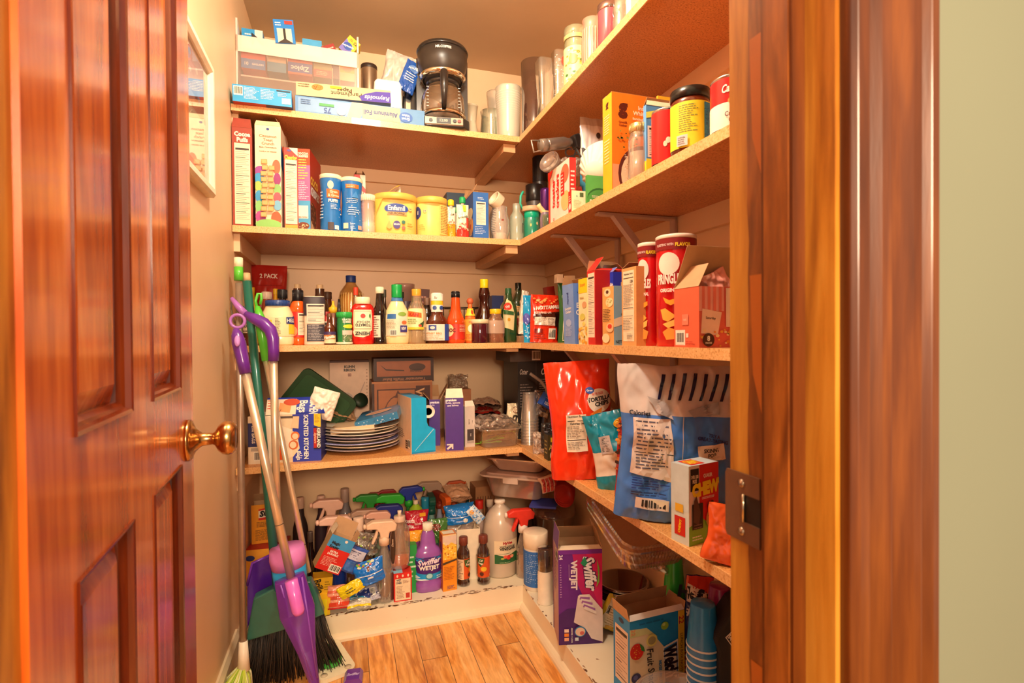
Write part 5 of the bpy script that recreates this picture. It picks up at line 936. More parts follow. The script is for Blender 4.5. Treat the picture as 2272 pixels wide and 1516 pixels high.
turned('olive_oil_bottle', 'square green olive oil bottle with a cream and red label', p, R*.8, H, [(0, 0), (.94, 0), (1, .02), (1, .58), (.9, .68), (.5, .78), (.42, .85), (.42, .9)], G('2a5a2c', .82, .05, .9), (.44, .88, 1, M('2a5a38', .3)), n=4.5, rot=(0, 0, 14), cat='bottle', dec=[('P', [(.15, .28), (.55, .22), (.6, .5), (.5, .75), (.2, .8), (.1, .5)], 'ecd8a0'), ('E', .3, .66, .18, .07, 'd8402c'), ('T', 'oil', .3, .66, .05, WHITE, 0, .2), ('E', .35, .42, .05, .03, 'e0a020'), ('P', [(.15, .52), (.55, .5), (.55, .56), (.15, .6)], '3a6a3c')])
p, R, H = onb(1131, 1170, 628, .17, Z3)
turned('olive_oil_bottle', 'dark green olive oil bottle in the corner, taller one with a black cap', p, R, H, [(0, 0), (.94, 0), (1, .02), (1, .62), (.95, .68), (.5, .78), (.34, .84), (.34, .9)], G('24401e', .85, .05, .9), (.36, .87, 1, M('15201a', .25)), n=4, rot=(0, 0, 10), cat='bottle', dec=[('R', .1, .15, .6, .6, 'e8b878'), ('R', .2, .44, .6, .5, '3a4a38'), ('R', .15, .28, .5, .4, 'c82c2c'), ('L', .12, .5, .55, .6, 3, 'c88a48')])
bt('small dark jam jar with a cream lid in front of the syrup', (1045, 1084, 709, .03), [(0, 0), (.93, 0), (.98, .04), (.98, .78), (.92, .82)], M('4a1420', .08, 0, .9), (1.02, .82, 1, M('e8d8b0', .3)), name='jam_jar', cat='jar', capname='lid')
bt('clear honey jar with a yellow cap, nearly empty', (1082, 1118, 686, .03), [(0, 0), (.93, 0), (1, .04), (1, .55), (.9, .68), (.66, .78), (.66, .86)], G('d8a078', .3, .05, .8), (.72, .85, 1, M('f0c41c', .3)), n=3, name='honey_jar', cat='jar', liquid=(.27, M('8a3018', .1, 0, .5)), dec=[('R', .05, .28, .95, .66, G('d8b8a0', .7))])
bt('clear shot glass holding a twisted white plastic sleeve, left of the sky blue bag', (1145, 1172, 745, .03), 'tumbler', G('e8c8a8', .25, .04, .9), name='shot_glass', cat='glass')
bag('plastic_sleeve', 'twisted white plastic sleeve standing in the shot glass', (sX(1157, YE+.03, Z3+.1), YE+.03, Z3+.03), (.036, .02, .165), 'f0dcc8', rot=(0, 8, 30), wr=.007, seed=4, cat='bag')
# ================================================================ third shelf, right arm
xa = XE+.03; ya = sY(1193, xa, Z3+.05)
bag('snack_bag', 'sky blue snack bag standing behind the red candy bag', (sX(1200, YE-.005, Z3), YE+.012, Z3), (.125, .035, .175), '12a4e4', [('S', .02, .05, .3, .6, 30, ['e8f0f8', '2a60b0'], .03), ('E', .08, .5, .1, .12, '5a60c0')], wr=.004, seed=5, base=.8)
bag('candy_bag', 'red bag of hot cinnamon candy with nutrition panel and barcode', (sX(1209, YE-.06, Z3), YE-.055, Z3), (.112, .035, .172), 'e03418',
    [('T', 'HOTTAMALES', .60, .74, .07, 'f8ecd8', 6, .62, {'s': .3, 'b': .05}), ('P', [(.06, .58), (.95, .66), (.95, .5), (.06, .5)], '4a1a10'), ('T', 'GET FIRED UP!', .38, .62, .04, 'f4e0d0', 2, .5, {'b': .03}), ('R', .10, .36, .82, .53, 'f4e4d0'), ('L', .12, .37, .5, .52, 6, '6a4a44'), ('L', .53, .37, .8, .52, 6, '6a4a44'), ('R', .78, .34, 1, .62, '30100c'), ('R', .86, .05, 1, .36, '30100c'), ('B', .56, .08, .80, .30), ('R', .1, .2, .35, .28, '8a1c10'), ('L', .1, .06, .5, .18, 3, '9a2818'), ('S', .05, .82, .95, .93, 16, ['f08a40', 'f8b060'], .05)], wr=.0035, seed=9, base=.9, cat='candy bag', rot=(0, 2, 0))
cb('small_box', 'dark red carton corner showing between the candy bag and the green bag', (1229, 1246, 635, .10, .04), Z3, 'b02a20', rot=(0, -8, 0))
x = XE+.05
bag('chip_bag', 'dark green bag folded shut with a white bar clip', (sX(1275, YE-.10, Z3), YE-.10, Z3), (.13, .05, .215), '2a6a34', [('R', .08, .05, .10, .78, 'e8e4c0'), ('R', .08, .03, .5, .045, 'e8e4c0'), ('L', .15, .1, .3, .3, 6, 'd8d8a0')], wr=.003, seed=12, base=.9, cat='chip bag')
q = MB().box((-.068, -.010, 0), (.05, .012, .018), M('f8ecd4', .3)); q.box((-.068, -.012, .0), (-.046, .014, .030), M('f8ecd4', .3))
tag(q.build('bag_clip', None, (sX(1272, YE-.10, Z3+.22), YE-.10, Z3+.209), (0, 2, 0), bevel=.002), 'white bar clip closing the dark green bag', 'bag clip')
crr('cracker_box', 'light blue cracker carton with white lettering on its spine, right of the green bag', (1252, 1276, 1306, 628, .006), Z3, {'*': '6a92dc', 'l': '7aa0e4', 'f': '5c84d0'}, [('l', 'T', 'good', .5, .76, .16, '1c3c90', 90, .25, {'b': .04}), ('l', 'T', 'Everything\nCrackers', .5, .57, .10, WHITE, 4, .85, {'b': .03}), ('l', 'E', .5, .36, .25, .06, 'a8c0f0'), ('l', 'L', .2, .14, .8, .3, 8, 'c8d8f4'), ('f', 'T', 'g', .35, .85, .12, '1c3c90', 90, .2, {'b': .04}), ('f', 'T', 'E\nC', .3, .58, .2, WHITE, 0, .3)], cat='cracker box', flaps={'r': (.02, 50, '7a9ee0'), 'k': (.03, 70, '9ab8ec')}, rot=(0, -2, 0))
crr('cracker_box', 'yellow and cream carton with cheese crackers pictured, very narrow', (1284, 1303, 1320, 616, .004), Z3, {'*': 'f0dca0', 'l': 'f4e4b0'}, [('l', 'R', 0, .78, 1, 1, 'f4d418'), ('l', 'T', 'Simply', .5, .9, .05, 'd87a20', 4, .8), ('l', 'E', .7, .6, .25, .05, 'd8a070'), ('l', 'S', .0, .02, 1, .34, 20, ['f0b840', 'e8a030', 'f4d470'], .16), ('l', 'L', .2, .68, .8, .74, 1, 'c8a868'), ('l', 'E', .5, .42, .3, .05, 'd8d060')], cat='cracker box')
crr('cracker_box', 'tall red cracker carton with its lid flap raised', (1303, 1321, 1389, 599, .007), Z3, {'*': 'c01c1c', 'l': 'd02a24', 'f': 'b81a1a'}, [('l', 'N', .12, .10, .92, .97, 'f4dcc4', 34), ('f', 'T', 'T\nP', .32, .65, .2, 'f0d0c8', 0, .2), ('f', 'R', .35, .25, .6, .54, '901414')], cat='cracker box', flaps={'l': (.045, 52, 'd02a24'), 'r': (.03, 40, 'c01c1c'), 'k': (.03, 80, 'd02a24'), 'f': (.012, 30, 'd82c28')})
crr('cracker_box', 'royal blue woven wheat cracker carton behind the small orange box', (1332, 1361, 1398, 603, .05), Z3, {'*': '2038c0', 'l': '1c40c8', 'f': '2a34b0'}, [('l', 'T', 'triscuit', .52, .80, .09, WHITE, 4, .9, {'b': .05}), ('l', 'E', .5, .88, .06, .02, 'e8c8b0'), ('f', 'R', .45, .78, .95, .86, 'd8b88c')], cat='cracker box', flaps={'k': (.03, 60, '2a3cc0'), 'l': (.02, 40, '8088d8')})
crr('cracker_box', 'small orange and grey-blue carton with four topped crackers on its side', (1337, 1362, 1402, 634, .008), Z3, {'*': '8ab4d0', 'l': 'e8ac60'}, [('l', 'E', .45, .9, .30, .07, 'f4dcb0'), ('l', 'E', .45, .91, .12, .03, '5a2c20'), ('l', 'E', .65, .73, .33, .08, 'f0e0a8'), ('l', 'S', .45, .68, .85, .78, 8, ['8a9a40', 'e8c060'], .05), ('l', 'L', .08, .40, .8, .63, 8, '5a3a24'), ('l', 'E', .7, .3, .33, .08, 'f0c090'), ('l', 'E', .7, .32, .18, .04, 'd83a28'), ('l', 'E', .35, .12, .33, .08, 'f4e0b0'), ('f', 'P', [(0, .3), (1, .4), (1, .55), (0, .44)], 'f0dcc4'), ('f', 'T', 'NET WT', .45, .06, .05, '2a3a4a', 0, .7), ('f', 'E', .6, .52, .2, .05, '2a2a30')], cat='cracker box')
crr('cracker_box', 'wood-patterned carton with a cream nutrition panel, left of the red tubes', (1380, 1412, 1450, 590, .006), Z3, {'*': 'e0a060', 'l': 'e4a868'}, [('l', 'R', .10, .06, .86, .96, 'f6e4c4'), ('l', 'T', 'Nutrition Facts', .48, .92, .025, '2a2422', 0, .7), ('l', 'R', .14, .865, .82, .873, '2a2422'), ('l', 'T', '120', .7, .82, .035, '2a2422'), ('l', 'L', .14, .50, .82, .79, 14, '9a8a78'), ('l', 'R', .14, .48, .82, .487, '2a2422'), ('l', 'R', .14, .38, .82, .384, '5a5048'), ('l', 'L', .14, .2, .82, .36, 8, '8a7a68'), ('l', 'L', .4, .09, .8, .16, 4, '8a7a68')], cat='cracker box', flaps={'k': (.03, 25, KRAFT)})
def chips(label, l, r, top, s, tw):
    p, R, H = onr(l, r, top, s, Z3)
    return turned('chip_tube', label, p, R, H, [(0, 0), (.98, 0), (1, .005), (1, .965)], M('dc1820', .2, 0, .5), (1.03, .962, 1, M('f4dcc8', .3)), cat='chip tube', group='stacked chip tubes', rot=(0, 0, tw), capname='lid', dec=[('R', -.4, .86, 1.4, .96, '8a1418'), ('T', 'BURSTING WITH', .15, .905, .022, 'f0d8d0', 0, .3), ('T', 'FLAVOR', .45, .90, .032, 'f4d030', 0, .25, {'b': .04}), ('E', .22, .735, .17, .10, 'f8e8d8'), ('T', 'PRINGLES', .24, .60, .085, 'fbf0e4', 0, .40, {'b': .04}), ('T', 'ORIGINAL', .24, .50, .03, 'f8e4d8', 0, .3, {'b': .05}),
      ('P', [(.14, .44), (.24, .41), (.36, .43), (.36, .39), (.26, .365), (.18, .39)], 'f0a830'), ('P', [(.10, .33), (.18, .34), (.34, .27), (.22, .22), (.14, .24)], 'f0b448'), ('P', [(.14, .20), (.36, .25), (.34, .19), (.22, .165)], 'f4c460'), ('P', [(.14, .13), (.24, .17), (.38, .14), (.34, .07), (.2, .06)], 'e8a040'), ('R', .62, .56, .68, .80, 'f06a20'), ('E', .95, .735, .17, .10, 'f8e8d8'), ('T', 'PRINGLES', .97, .60, .085, 'fbf0e4', 0, .40, {'b': .04})])
chips('red tube of stacked potato chips, the smaller-looking left one further back', 1417, 1466, 541, .05, -16)
chips('red tube of stacked potato chips, the nearer right one of the pair', 1458, 1543, 525, .065, -6)
crr('snack_box', 'coral popcorn-striped multipack carton at the right end of the third shelf', (1496, 1551, 1700, 635, .004), Z3, {'*': 'e8685a', 'l': 'ee6a48'}, [('l', 'R', .06, .04, .46, .30, 'f4e4d4'), ('l', 'B', .10, .06, .42, .27), ('l', 'R', .50, .17, .60, .24, 'f4dcc8'), ('l', 'R', .35, .38, .6, .56, 'f0886c'), ('l', 'T', 'net', .47, .47, .05, 'f4c0a8', 0, .2), ('l', 'L', .5, .04, .9, .12, 2, 'c84830'),
     ('f', 'R', 0, .60, .36, 1, 'f4a8a0'), ('f', 'R', .04, .60, .08, 1, 'e8786c'), ('f', 'R', .12, .60, .16, 1, 'e8786c'), ('f', 'R', .20, .60, .24, 1, 'e8786c'), ('f', 'R', .28, .60, .32, 1, 'e8786c'), ('f', 'P', [(.02, .24), (.26, .20), (.32, .58), (.04, .64)], 'f4d0c0'), ('f', 'T', 'Saturday', .16, .48, .04, '5a3a34', -4, .2), ('f', 'R', .38, .34, .9, .98, 'f6dccc'), ('f', 'T', 'fast', .5, .84, .08, '3a2a28', 0, .2), ('f', 'T', 'pizza', .53, .68, .07, '8a6a60', 0, .2), ('f', 'S', .0, .02, .5, .3, 26, ['f0b048', 'e88a30', 'f8d8a0'], .025), ('f', 'E', .12, .13, .085, .11, '4a2420'), ('f', 'T', '8', .12, .155, .08, WHITE, 0, .1, {'b': .04}), ('f', 'T', 'PACKS', .12, .08, .03, WHITE, 0, .12)], cat='snack box', flaps={'l': (.05, 60, KRAFT), 'k': (.09, 65, 'c88a60')})
bag('snack_bag', 'pink crinkled snack bag rising out of the coral carton', (sX(1610, sY(1551, XE+.01, Z3)+.03, Z3), sY(1551, XE+.01, Z3)+.04, Z3+.07), (.08, .035, .08), 'f4a090', [('L', .1, .3, .6, .6, 4, 'b86858')], rot=(0, -25, 0), wr=.006, seed=21)
crr('small_box', 'dark red carton corner behind the red chip tubes', (1540, 1546, 1575, 580, .20), Z3, '7a2420')
# ================================================================ lowest shelf
def gp(px, py, z):
    d = CF+CR*((px-1136)/FPX)-CU*((py-758)/FPX); t = (z-CAM.z)/d.z
    return CAM+d*t
def cg(name, label, a, b, top, d, z, col, dec=(), **k):
    """carton from the pixels of its two front bottom corners and the top of the first one"""
    A, B = gp(*a, z), gp(*b, z); v = B-A; w = v.length; ang = math.atan2(v.y, v.x)
    h = sZ(top, A.x, A.y)-z; n = Vector((-math.sin(ang), math.cos(ang), 0)); c = (A+B)/2+n*d/2
    rz = math.degrees(ang)
    return carton(name, label, (c.x, c.y, z), (w, d, h), col, dec, rot=(0, 0, rz), **k)
# behind the handles
cg('bag_box', 'white and navy carton reading 200 BAGS behind the mop handles', (551, 1031), (612, 1028), 925, .10, Z4, {'*': 'f0e4cc'}, [('f', 'R', 0, .36, .5, .86, '2a3470'), ('f', 'T', '200 BAGS', .2, .62, .12, 'f4ecdc', -90, .4), ('f', 'B', .2, .06, .5, .26), ('f', 'R', .1, .27, .6, .34, 'b8b0a4')])
kb = cg('bag_box', 'blue and white carton of scented kitchen bags with orange peel print', (617, 1027), (713, 1022), 921, .12, Z4, {'*': '2c3cb0', 'r': '202a80', 'k': '202a80'},
   [('f', 'R', 0, 0, .34, 1, 'ecd4b0'), ('f', 'P', [(0, 0), (.34, .12), (.30, .5), (.34, .68), (0, .8)], 'f4e6cc'), ('f', 'P', [(.34, .1), (.5, .28), (.44, .62), (.3, .66)], 'ecd8b4'), ('f', 'E', .40, .55, .10, .09, 'e07838'), ('f', 'E', .40, .54, .07, .06, 'ecd8b4'), ('f', 'E', .36, .36, .11, .10, 'd86a30'), ('f', 'E', .35, .36, .075, .07, 'ecd8b4'), ('f', 'R', 0, .06, .12, .45, 'e85c20'), ('f', 'R', 0, .93, .45, .97, '5a4a44'), ('f', 'P', [(.3, .72), (.48, .7), (.5, .96), (.36, .96)], 'f0c8a0'),
    ('f', 'T', 'SCENTED KITCHEN', .655, .52, .105, 'fbf6ea', -90, .93, {'b': .03}), ('f', 'T', 'Bags', .47, .13, .09, 'fbf6ea', -90, .2), ('f', 'L', .51, .06, .57, .2, 3, 'e8e4f4'), ('f', 'P', [(.84, .76), (.84, 1), (1, 1), (1, .70)], 'f4c828'), ('f', 'L', .86, .8, .98, .98, 7, 'a87a20'), ('f', 'R', .83, .26, 1.0, .72, '1e1a30'), ('f', 'R', .83, .28, .90, .70, 'b8241c'), ('f', 'T', 'KIRKLAND', .95, .49, .08, 'f8f0e0', -90, .42, {'b': .04}), ('f', 'T', 'Signature', .865, .49, .05, 'f4c8a0', -90, .36, {'s': .3})], flaps={'l': (.02, 60, 'ecd4b0')})
fl = MB(); w_, h_ = .185, .062
def SF(x, y_, k): 
    t = y_/h_; return Vector((-w_/2+x-.012, -.058+.030*t-k, .0+ (y_*.85)))
A = gp(617, 1027, Z4); hK = sZ(921, A.x, A.y)-Z4
fl.v = []; fl.grid(lambda a, b: SF(a*w_*(1-.12*b), b*h_, 0)+Vector((0, 0, hK)), 8, 3, '2c40b0')
decals(fl, lambda x, y_, k: SF(x, y_, k)+Vector((0, 0, hK)), w_, h_, [('R', 0, 0, .5, .9, 'f0dcc0'), ('L', .02, .3, .12, .9, 4, 'd83a20'), ('P', [(.2, .2), (.4, .1), (.42, .6), (.22, .7)], 'f0a060'), ('E', .42, .72, .14, .2, 'c8461c'), ('T', 'KITCHEN', .80, .45, .15, WHITE, -90, .9), ('T', 'Bags', .6, .45, .14, WHITE, -90, .7)]); fl.build('flap', kb, solid=.001)
p = pt(706, 915, YE+.06)
bag('trash_bag', 'white plastic liner pulled up out of the blue kitchen bag carton', (p.x, p.y, p.z-.02), (.085, .035, .10), 'fbeedd', rot=(0, 18, 0), wr=.006, seed=31, base=.3, shiny=.4)
# green tray, knife box, waffle box
p = pt(690, 880, YE+.27); q = MB()
def rr(w, h, r, n=5): return [(sx*(w/2-r)+r*math.cos(a), sy*(h/2-r)+r*math.sin(a)) for sx, sy, a0 in ((1, 1, 0), (-1, 1, 90), (-1, -1, 180), (1, -1, 270)) for a in [math.radians(a0+90*i/n) for i in range(n+1)]]
tg = M('1f4a24', .45)
q.prism(rr(.235, .20, .025), 0, .006, tg, 'y'); q.prism(rr(.235, .20, .025), -.012, 0, tg, 'y'); q.prism(rr(.20, .165, .018), -.0135, -.012, M('26552b', .5), 'y')
tag(q.build('serving_tray', None, (p.x+.018, p.y, p.z-.035), (8, 38, 0), bevel=.003), 'dark green plastic tray leaning askew behind the blue kitchen bag carton', 'tray')
cb('gadget_box', 'tall pinkish white kitchen tool carton against the back wall', (733, 820, 800, .36, .07), Z4, {'*': 'eccab0', 't': '8a4a34'}, [('f', 'R', 0, .975, 1, 1, '5a2a20'), ('f', 'T', 'KUHN\nRIKON', .5, .90, .075, '1a1614', 0, .34, {'b': .05}), ('f', 'R', .46, .80, .54, .835, '8a4838'), ('f', 'R', .475, .808, .525, .827, 'eccab0'), ('f', 'R', .485, .811, .515, .824, '8a4838'), ('f', 'E', .4, .5, .2, .1, 'c8b4a8'), ('f', 'L', .93, .4, .96, .9, 12, 'a8826c'), ('f', 'P', [(.62, .45), (.66, .45), (.9, .72), (.88, .73)], 'c8a898')])
wbx = cb('waffle_maker_box', 'brown waffle maker carton with a black outlined drawing', (826, 960, 846, .21, .17), Z4, {'*': 'a8663c', 'l': '7a4a2c'}, [('f', 'R', 0, 0, .04, 1, '3a1c12'), ('f', 'R', 0, .97, 1, 1, 'b87848'), ('f', 'R', .08, .02, .72, .88, '4a2214'), ('f', 'R', .105, .02, .70, .86, 'b06c40'), ('f', 'R', .72, 0, .96, .92, '4a2018'), ('f', 'T', 'Waffle', .79, .62, .15, 'e0a878', -90, .6), ('f', 'E', .42, .42, .24, .36, '5a2c1c'), ('f', 'E', .42, .42, .225, .34, 'b06c40'), ('f', 'E', .47, .55, .08, .2, '4a2a20'), ('f', 'E', .28, .48, .05, .06, '4a2a20'), ('f', 'P', [(.36, .74), (.42, .86), (.5, .74)], '5a2c1c')])
cb('gadget_box', 'low brown carton lid panel with upside-down print on top of the waffle maker carton', (829, 962, 795, .235, .14), Z4, {'*': '3a1c14'}, [('f', 'R', .05, .25, .95, .88, 'a05c38'), ('f', 'T', 'Toastmaster Waffle Baker', .5, .12, .12, 'b07858', 180, .9), ('f', 'P', [(.1, .75), (.2, .5), (.5, .46), (.5, .50), (.2, .56)], '3a1c14'), ('f', 'E', .72, .62, .14, .16, '4a2a1e'), ('f', 'L', .6, .4, .85, .55, 3, '2a1810')], dz=sZ(846, *[v for v in bxb(826, 960, 846, .21, .17, Z4)[0][:2]])-Z4+.001)
# paper bag, napkins
p = gp(770, 945, Z4+.09)
bag('paper_bag', 'folded cream waxed paper bag lying behind the plate stack', (sX(762, YE+.26, Z4), YE+.25, Z4+.105), (.11, .02, .10), 'dcae84', rot=(-60, 20, 20), wr=.005, seed=41)
tag(MB().lathe([(0, 0), (1, 0), (1, .3), (0, .3)], M('243a28', .5), .028, .05, ax=Matrix.Translation(pt(798, 890, YE+.3)) @ Matrix.Rotation(1.1, 4, 'X') @ Matrix.Rotation(.5, 4, 'Y')).build('jar_lid'), 'dark green cup lying tipped behind the cream paper bag', 'cup')  # a dark green jar lid, tipped over
nb = empty('napkin_packet', 'blue wrapped napkin packet with an oval label, sloping up to the cyan carton', 'napkin packet', (sX(842, YE+.14, Z4+.11), YE+.14, Z4+.105), (6, -14, -14))
q = MB(); q.box((-.075, -.05, 0), (.078, .10, .026), M('3a86b8', .25, 0, .5)); q.build('packet', nb, bevel=.006)
q = MB(); decals(q, lambda x, y_, k: Vector((-.075+x, -.05+y_, .0268+k)), .15, .15, [('E', .5, .5, .33, .16, 'e8b898'), ('L', .3, .42, .7, .58, 3, 'a87860')]); decals(q, lambda x, y_, k: Vector((-.075+x, -.0508-k, y_)), .15, .026, [('S', .02, .1, .98, .9, 40, ['d8e8f4', '2a6a98'], .015)]); q.build('label', nb)
q = carton('paper_plates', 'cream wrapped block of napkins lying under the blue packet', (sX(790, YE+.15, Z4), YE+.17, Z4+.072), (.15, .13, .022), 'e8c49c', rot=(0, -4, -10), cat='napkins')
# plates
PF = gp(801, 1010, Z4); Rp = .142; pcx, pcy = PF.x+.0, PF.y+Rp*.93
pl = [(1.0, 'cfc6c4', 'bottom dark-rimmed plate of the stack', '8a7a88'), (.98, 'ead2b4', 'second plate from the bottom of the stack, cream', 0), (1.0, 'f0e6e0', 'third plate from the bottom, white with blue rim pattern', '8a90d0'), (.93, 'f0dcc8', 'fourth plate from the bottom of the stack', 0), (1.0, 'b8a4b0', 'grey patterned plate in the middle of the stack', '8a7a88'), (.98, 'f2e4d4', 'third plate from the top of the stack, plain white', 0), (.95, 'f6ecdc', 'second plate from the top, deeper white one', 0), (.99, 'f4e4d0', 'topmost white paper plate of the stack', 0)]
z = Z4
for i, (s_, c, lab, rim) in enumerate(pl):
    pp = [(0, 0), (.60, 0), (.62, .1), (.80, .55), (1, .85), (1.01, 1), (.97, 1), (.78, .75), (.58, .28), (0, .28)]
    if rim: o = empty('dinner_plate', lab, 'plate', (pcx+.004*math.sin(i*2), pcy, z), (0, 0, i*20), 'stacked plates'); MB().lathe(pp, M(c, .2), Rp*s_, .018, seg=56, cap=False).build('plate', o); MB().lathe([(.84, .67), (1.0, .88), (1.02, .93), (.99, 1.03), (.85, .9)], M(rim, .3), Rp*s_, .018, seg=56, cap=False).build('rim_pattern', o)
    else: tag(MB().lathe(pp, M(c, .2), Rp*s_, .018, seg=56, cap=False).build('dinner_plate', None, (pcx+.004*math.sin(i*2), pcy, z)), lab, 'plate', 'stacked plates')
    z += .0105
tag(MB().box((-.02, -.004, 0), (.02, .004, .003), 'f8f0e4').box((-.05, -.012, 0), (-.01, -.004, .004), '3aa8e0').build('plastic_cutlery', None, (pcx+.03, pcy-.05, z+.008)), 'white and blue plastic strip on the topmost plate', 'cutlery')
# cyan dispenser carton
A, B, C_ = gp(913.5, 1008, Z4), gp(966.5, 1002, Z4), gp(882, 988, Z4); v = B-A; w = v.length; dd = (C_-A).length; h = sZ(884, A.x, A.y)-Z4
cy_ = M('1cb0ea', .4); q = MB(); pol = [(0, 0), (w, 0), (w, .40*h), (w*.93, .43*h), (w*.82, .43*h), (w*.70, .48*h), (w*.64, .55*h), (w*.62, h*.98), (w*.55, h), (0, h)]
q.prism(pol, 0, dd, cy_, 'y'); q.box((-.0012, -.0005, 0), (-.0002, dd, h), M('f0ccaa', .5)); q.box((0, -.0012, 0), (w*.999, -.0002, .006), M('1690c8', .4))
decals(q, lambda x, y_, k: Vector((-.0014-k, dd-x, y_)), dd, h, [('L', .12, .2, .55, .38, 5, '7a6050'), ('R', .6, .05, .75, .2, '3a2a24'), ('L', .62, .07, .73, .18, 3, 'f0ccaa'), ('B', .78, .08, .95, .24)]); decals(q, lambda x, y_, k: Vector((x, -.0014-k, y_)), w, h, [('P', [(.12, .05), (.14, .05), (.93, .41), (.91, .42)], 'b8e4f4')])
o = q.build('dispenser_carton', None, A, (0, 0, math.degrees(math.atan2(v.y, v.x)))); tag(o, 'bright cyan and white carton with a stepped cutaway front', 'box')
for k in range(3): tag(MB().lathe([(0, 0), (.6, 0), (1, 1), (1.02, 1), (.62, 0)], M('f4e6d2', .5), .022, .006, ax=Matrix.Translation((A.x+w*.72+.002, A.y+.035+k*.007, Z4+h*.72)) @ Matrix.Rotation(PI/2, 4, 'X')).build('paper_bowl'), ['front', 'middle', 'rear'][k]+' white paper bowl peeking out of the cyan carton cutaway', 'bowl', 'bowls in the cyan carton')
cg('cutlery_box', 'purple carton reading premium forks behind the larger purple carton', (953, 990), (977, 989), 887, .10, Z4, {'*': '4c2c88', 'l': 'c8a898'}, [('f', 'T', 'premium', .5, .93, .05, 'f0e8f4', 0, .85, {'b': .05}), ('f', 'T', 'forks', .3, .88, .04, 'd8c8e8', 0, .4)], flaps={'r': (.06, 120, '4c2c88'), 'k': (.05, 70, '3c2070'), 'l': (.035, 130, '5a3a98')})
cg('cutlery_box', 'purple carton reading premium forks, spoons and knives with its white flap up', (989, 1001), (1029, 999), 884, .085, Z4, {'*': '4e2e8c', 'l': 'e8c8b0'}, [('f', 'T', 'premium', .32, .955, .045, 'fbf6ee', 0, .6, {'b': .05}), ('f', 'T', 'forks, spoons\nand knives', .42, .885, .085, 'f4ecf4', 0, .8), ('f', 'R', .05, .03, .45, .14, '4e2e8c'), ('f', 'P', [(.06, .13), (.42, .13), (.42, .03), (.34, .03), (.34, .075), (.12, .02), (.05, .045), (.26, .105), (.06, .105)], 'f0dcd0'), ('l', 'E', .4, .25, .3, .12, '3a2a28')], flaps={'f': (.034, 80, 'f4e6c8')})
cg('cutlery_box', 'narrow light grey carton reading HOME forks beside the purple cartons', (1032, 993), (1054, 991), 903, .06, Z4, {'*': 'd8c8bc', 'l': 'c8b8b0'}, [('f', 'T', 'HOME', .42, .62, .12, '5a4a48', -90, .3, {'sp': 1.1}), ('f', 'T', 'SIMPLY', .75, .62, .08, '8a7a70', -90, .3), ('f', 'R', .22, .16, .88, .44, '4a4040'), ('f', 'T', 'forks', .58, .3, .10, 'f0e4d8', -90, .2), ('f', 'P', [(.2, .1), (.9, .1), (.9, .16), (.5, .14), (.2, .16)], 'b0a098')], flaps={'f': (.024, 55, 'ecdcc8')})
carton('gadget_box', 'small brown carton behind the purple cutlery cartons', (sX(1020, YE+.33, Z4), YE+.37, Z4), (.10, .08, sZ(868, .3, YE+.33)-Z4), 'b8784c')
bag('plastic_bag', 'crumpled clear bag bulging from the small brown carton', (sX(1018, YE+.36, Z4), YE+.37, sZ(868, .3, YE+.33)+.001), (.09, .05, .06), 'd8c0a8', wr=.012, seed=44, bands=[(0, 1, CL('d8c0a8', .4, .1, 1))])
zz = Z4
for k, (c, t_, lab) in enumerate((('8a2018', .05, 'dark red crinkled packet at the bottom of the pile by the back wall'), ('4a6a88', .03, 'blue grey packet in the pile behind the clear container'), ('a8281c', .042, 'bright red packet in the pile behind the clear container'), ('b89078', .05, 'tan wrapped packet on top of the red packets'))):
    xx = sX(1078-k*2, YE+.33, Z4+.1)
    bag('snack_packet', lab, (xx, YE+.30-.01*k, zz+.012), (.13, t_, .16), c, rot=(-88, 0, 8-k*6), wr=.006, seed=50+k, base=.5, dec=[('S', .1, .1, .9, .9, 14, ['e8c8b8', 'c84a30'], .03)], cat='packet', group='packets piled at the back'); zz += t_*.85
# clear container of cutlery
p, R, H = onb(1054, 1148, 936, .09, Z4)
cc = empty('food_container', 'clear plastic tub of green cutlery under a crumpled clear bag', 'container', p)
cp_ = CL('f0dcc8', .22, .08, .7)
def rring(w, h, r, z, n=6): return [Vector((a, b, z)) for a, b in rr(w, h, r, n)]
def tubmesh(mb, w0, w1, d0, d1, H, r, c, lip=.004):
    rings = [rring(w0, d0, r*.8, 0), rring(w0+(w1-w0)*.1, d0+(d1-d0)*.1, r, .004), rring(w1, d1, r, H), rring(w1+2*lip, d1+2*lip, r+lip, H), rring(w1+2*lip, d1+2*lip, r+lip, H-.004)]
    n = len(rings[0]); V = [v for r_ in rings for v in r_]; F = [(j*n+k, j*n+(k+1) % n, (j+1)*n+(k+1) % n, (j+1)*n+k) for j in range(len(rings)-1) for k in range(n)]; F.append(tuple(reversed(range(n))))
    mb.add(V, F, c, True); return mb
tubmesh(MB(), R*1.6, R*1.9, .13, .155, H*.82, .03, cp_).build('tub', cc)
for k in range(5):
    c = ['8ac83a', '9ad848', '5a9a30', '6a4a78', 'a8d860'][k]; ang = [-10, 15, 40, 5, -30][k]
    q = MB().tube([(-.05, 0, 0), (.02, 0, .004), (.032, 0, .006)], [.004, .004, .005], c, 8, flat=.5); q.lathe([(0, 0), (.8, .1), (1, .5), (.8, .9), (0, 1)], c, .014, .004, off=(.042, 0, .004))
    tag(q.build('plastic_spoon', None, (p[0]-.02+.02*k-.02, p[1]-.02+.012*k, Z4+.008+.007*k), (0, 0, ang)), ['pale green', 'bright green', 'deep green', 'purple', 'yellow-green'][k]+' plastic spoon inside the clear tub', 'cutlery', 'plastic spoons in the tub')
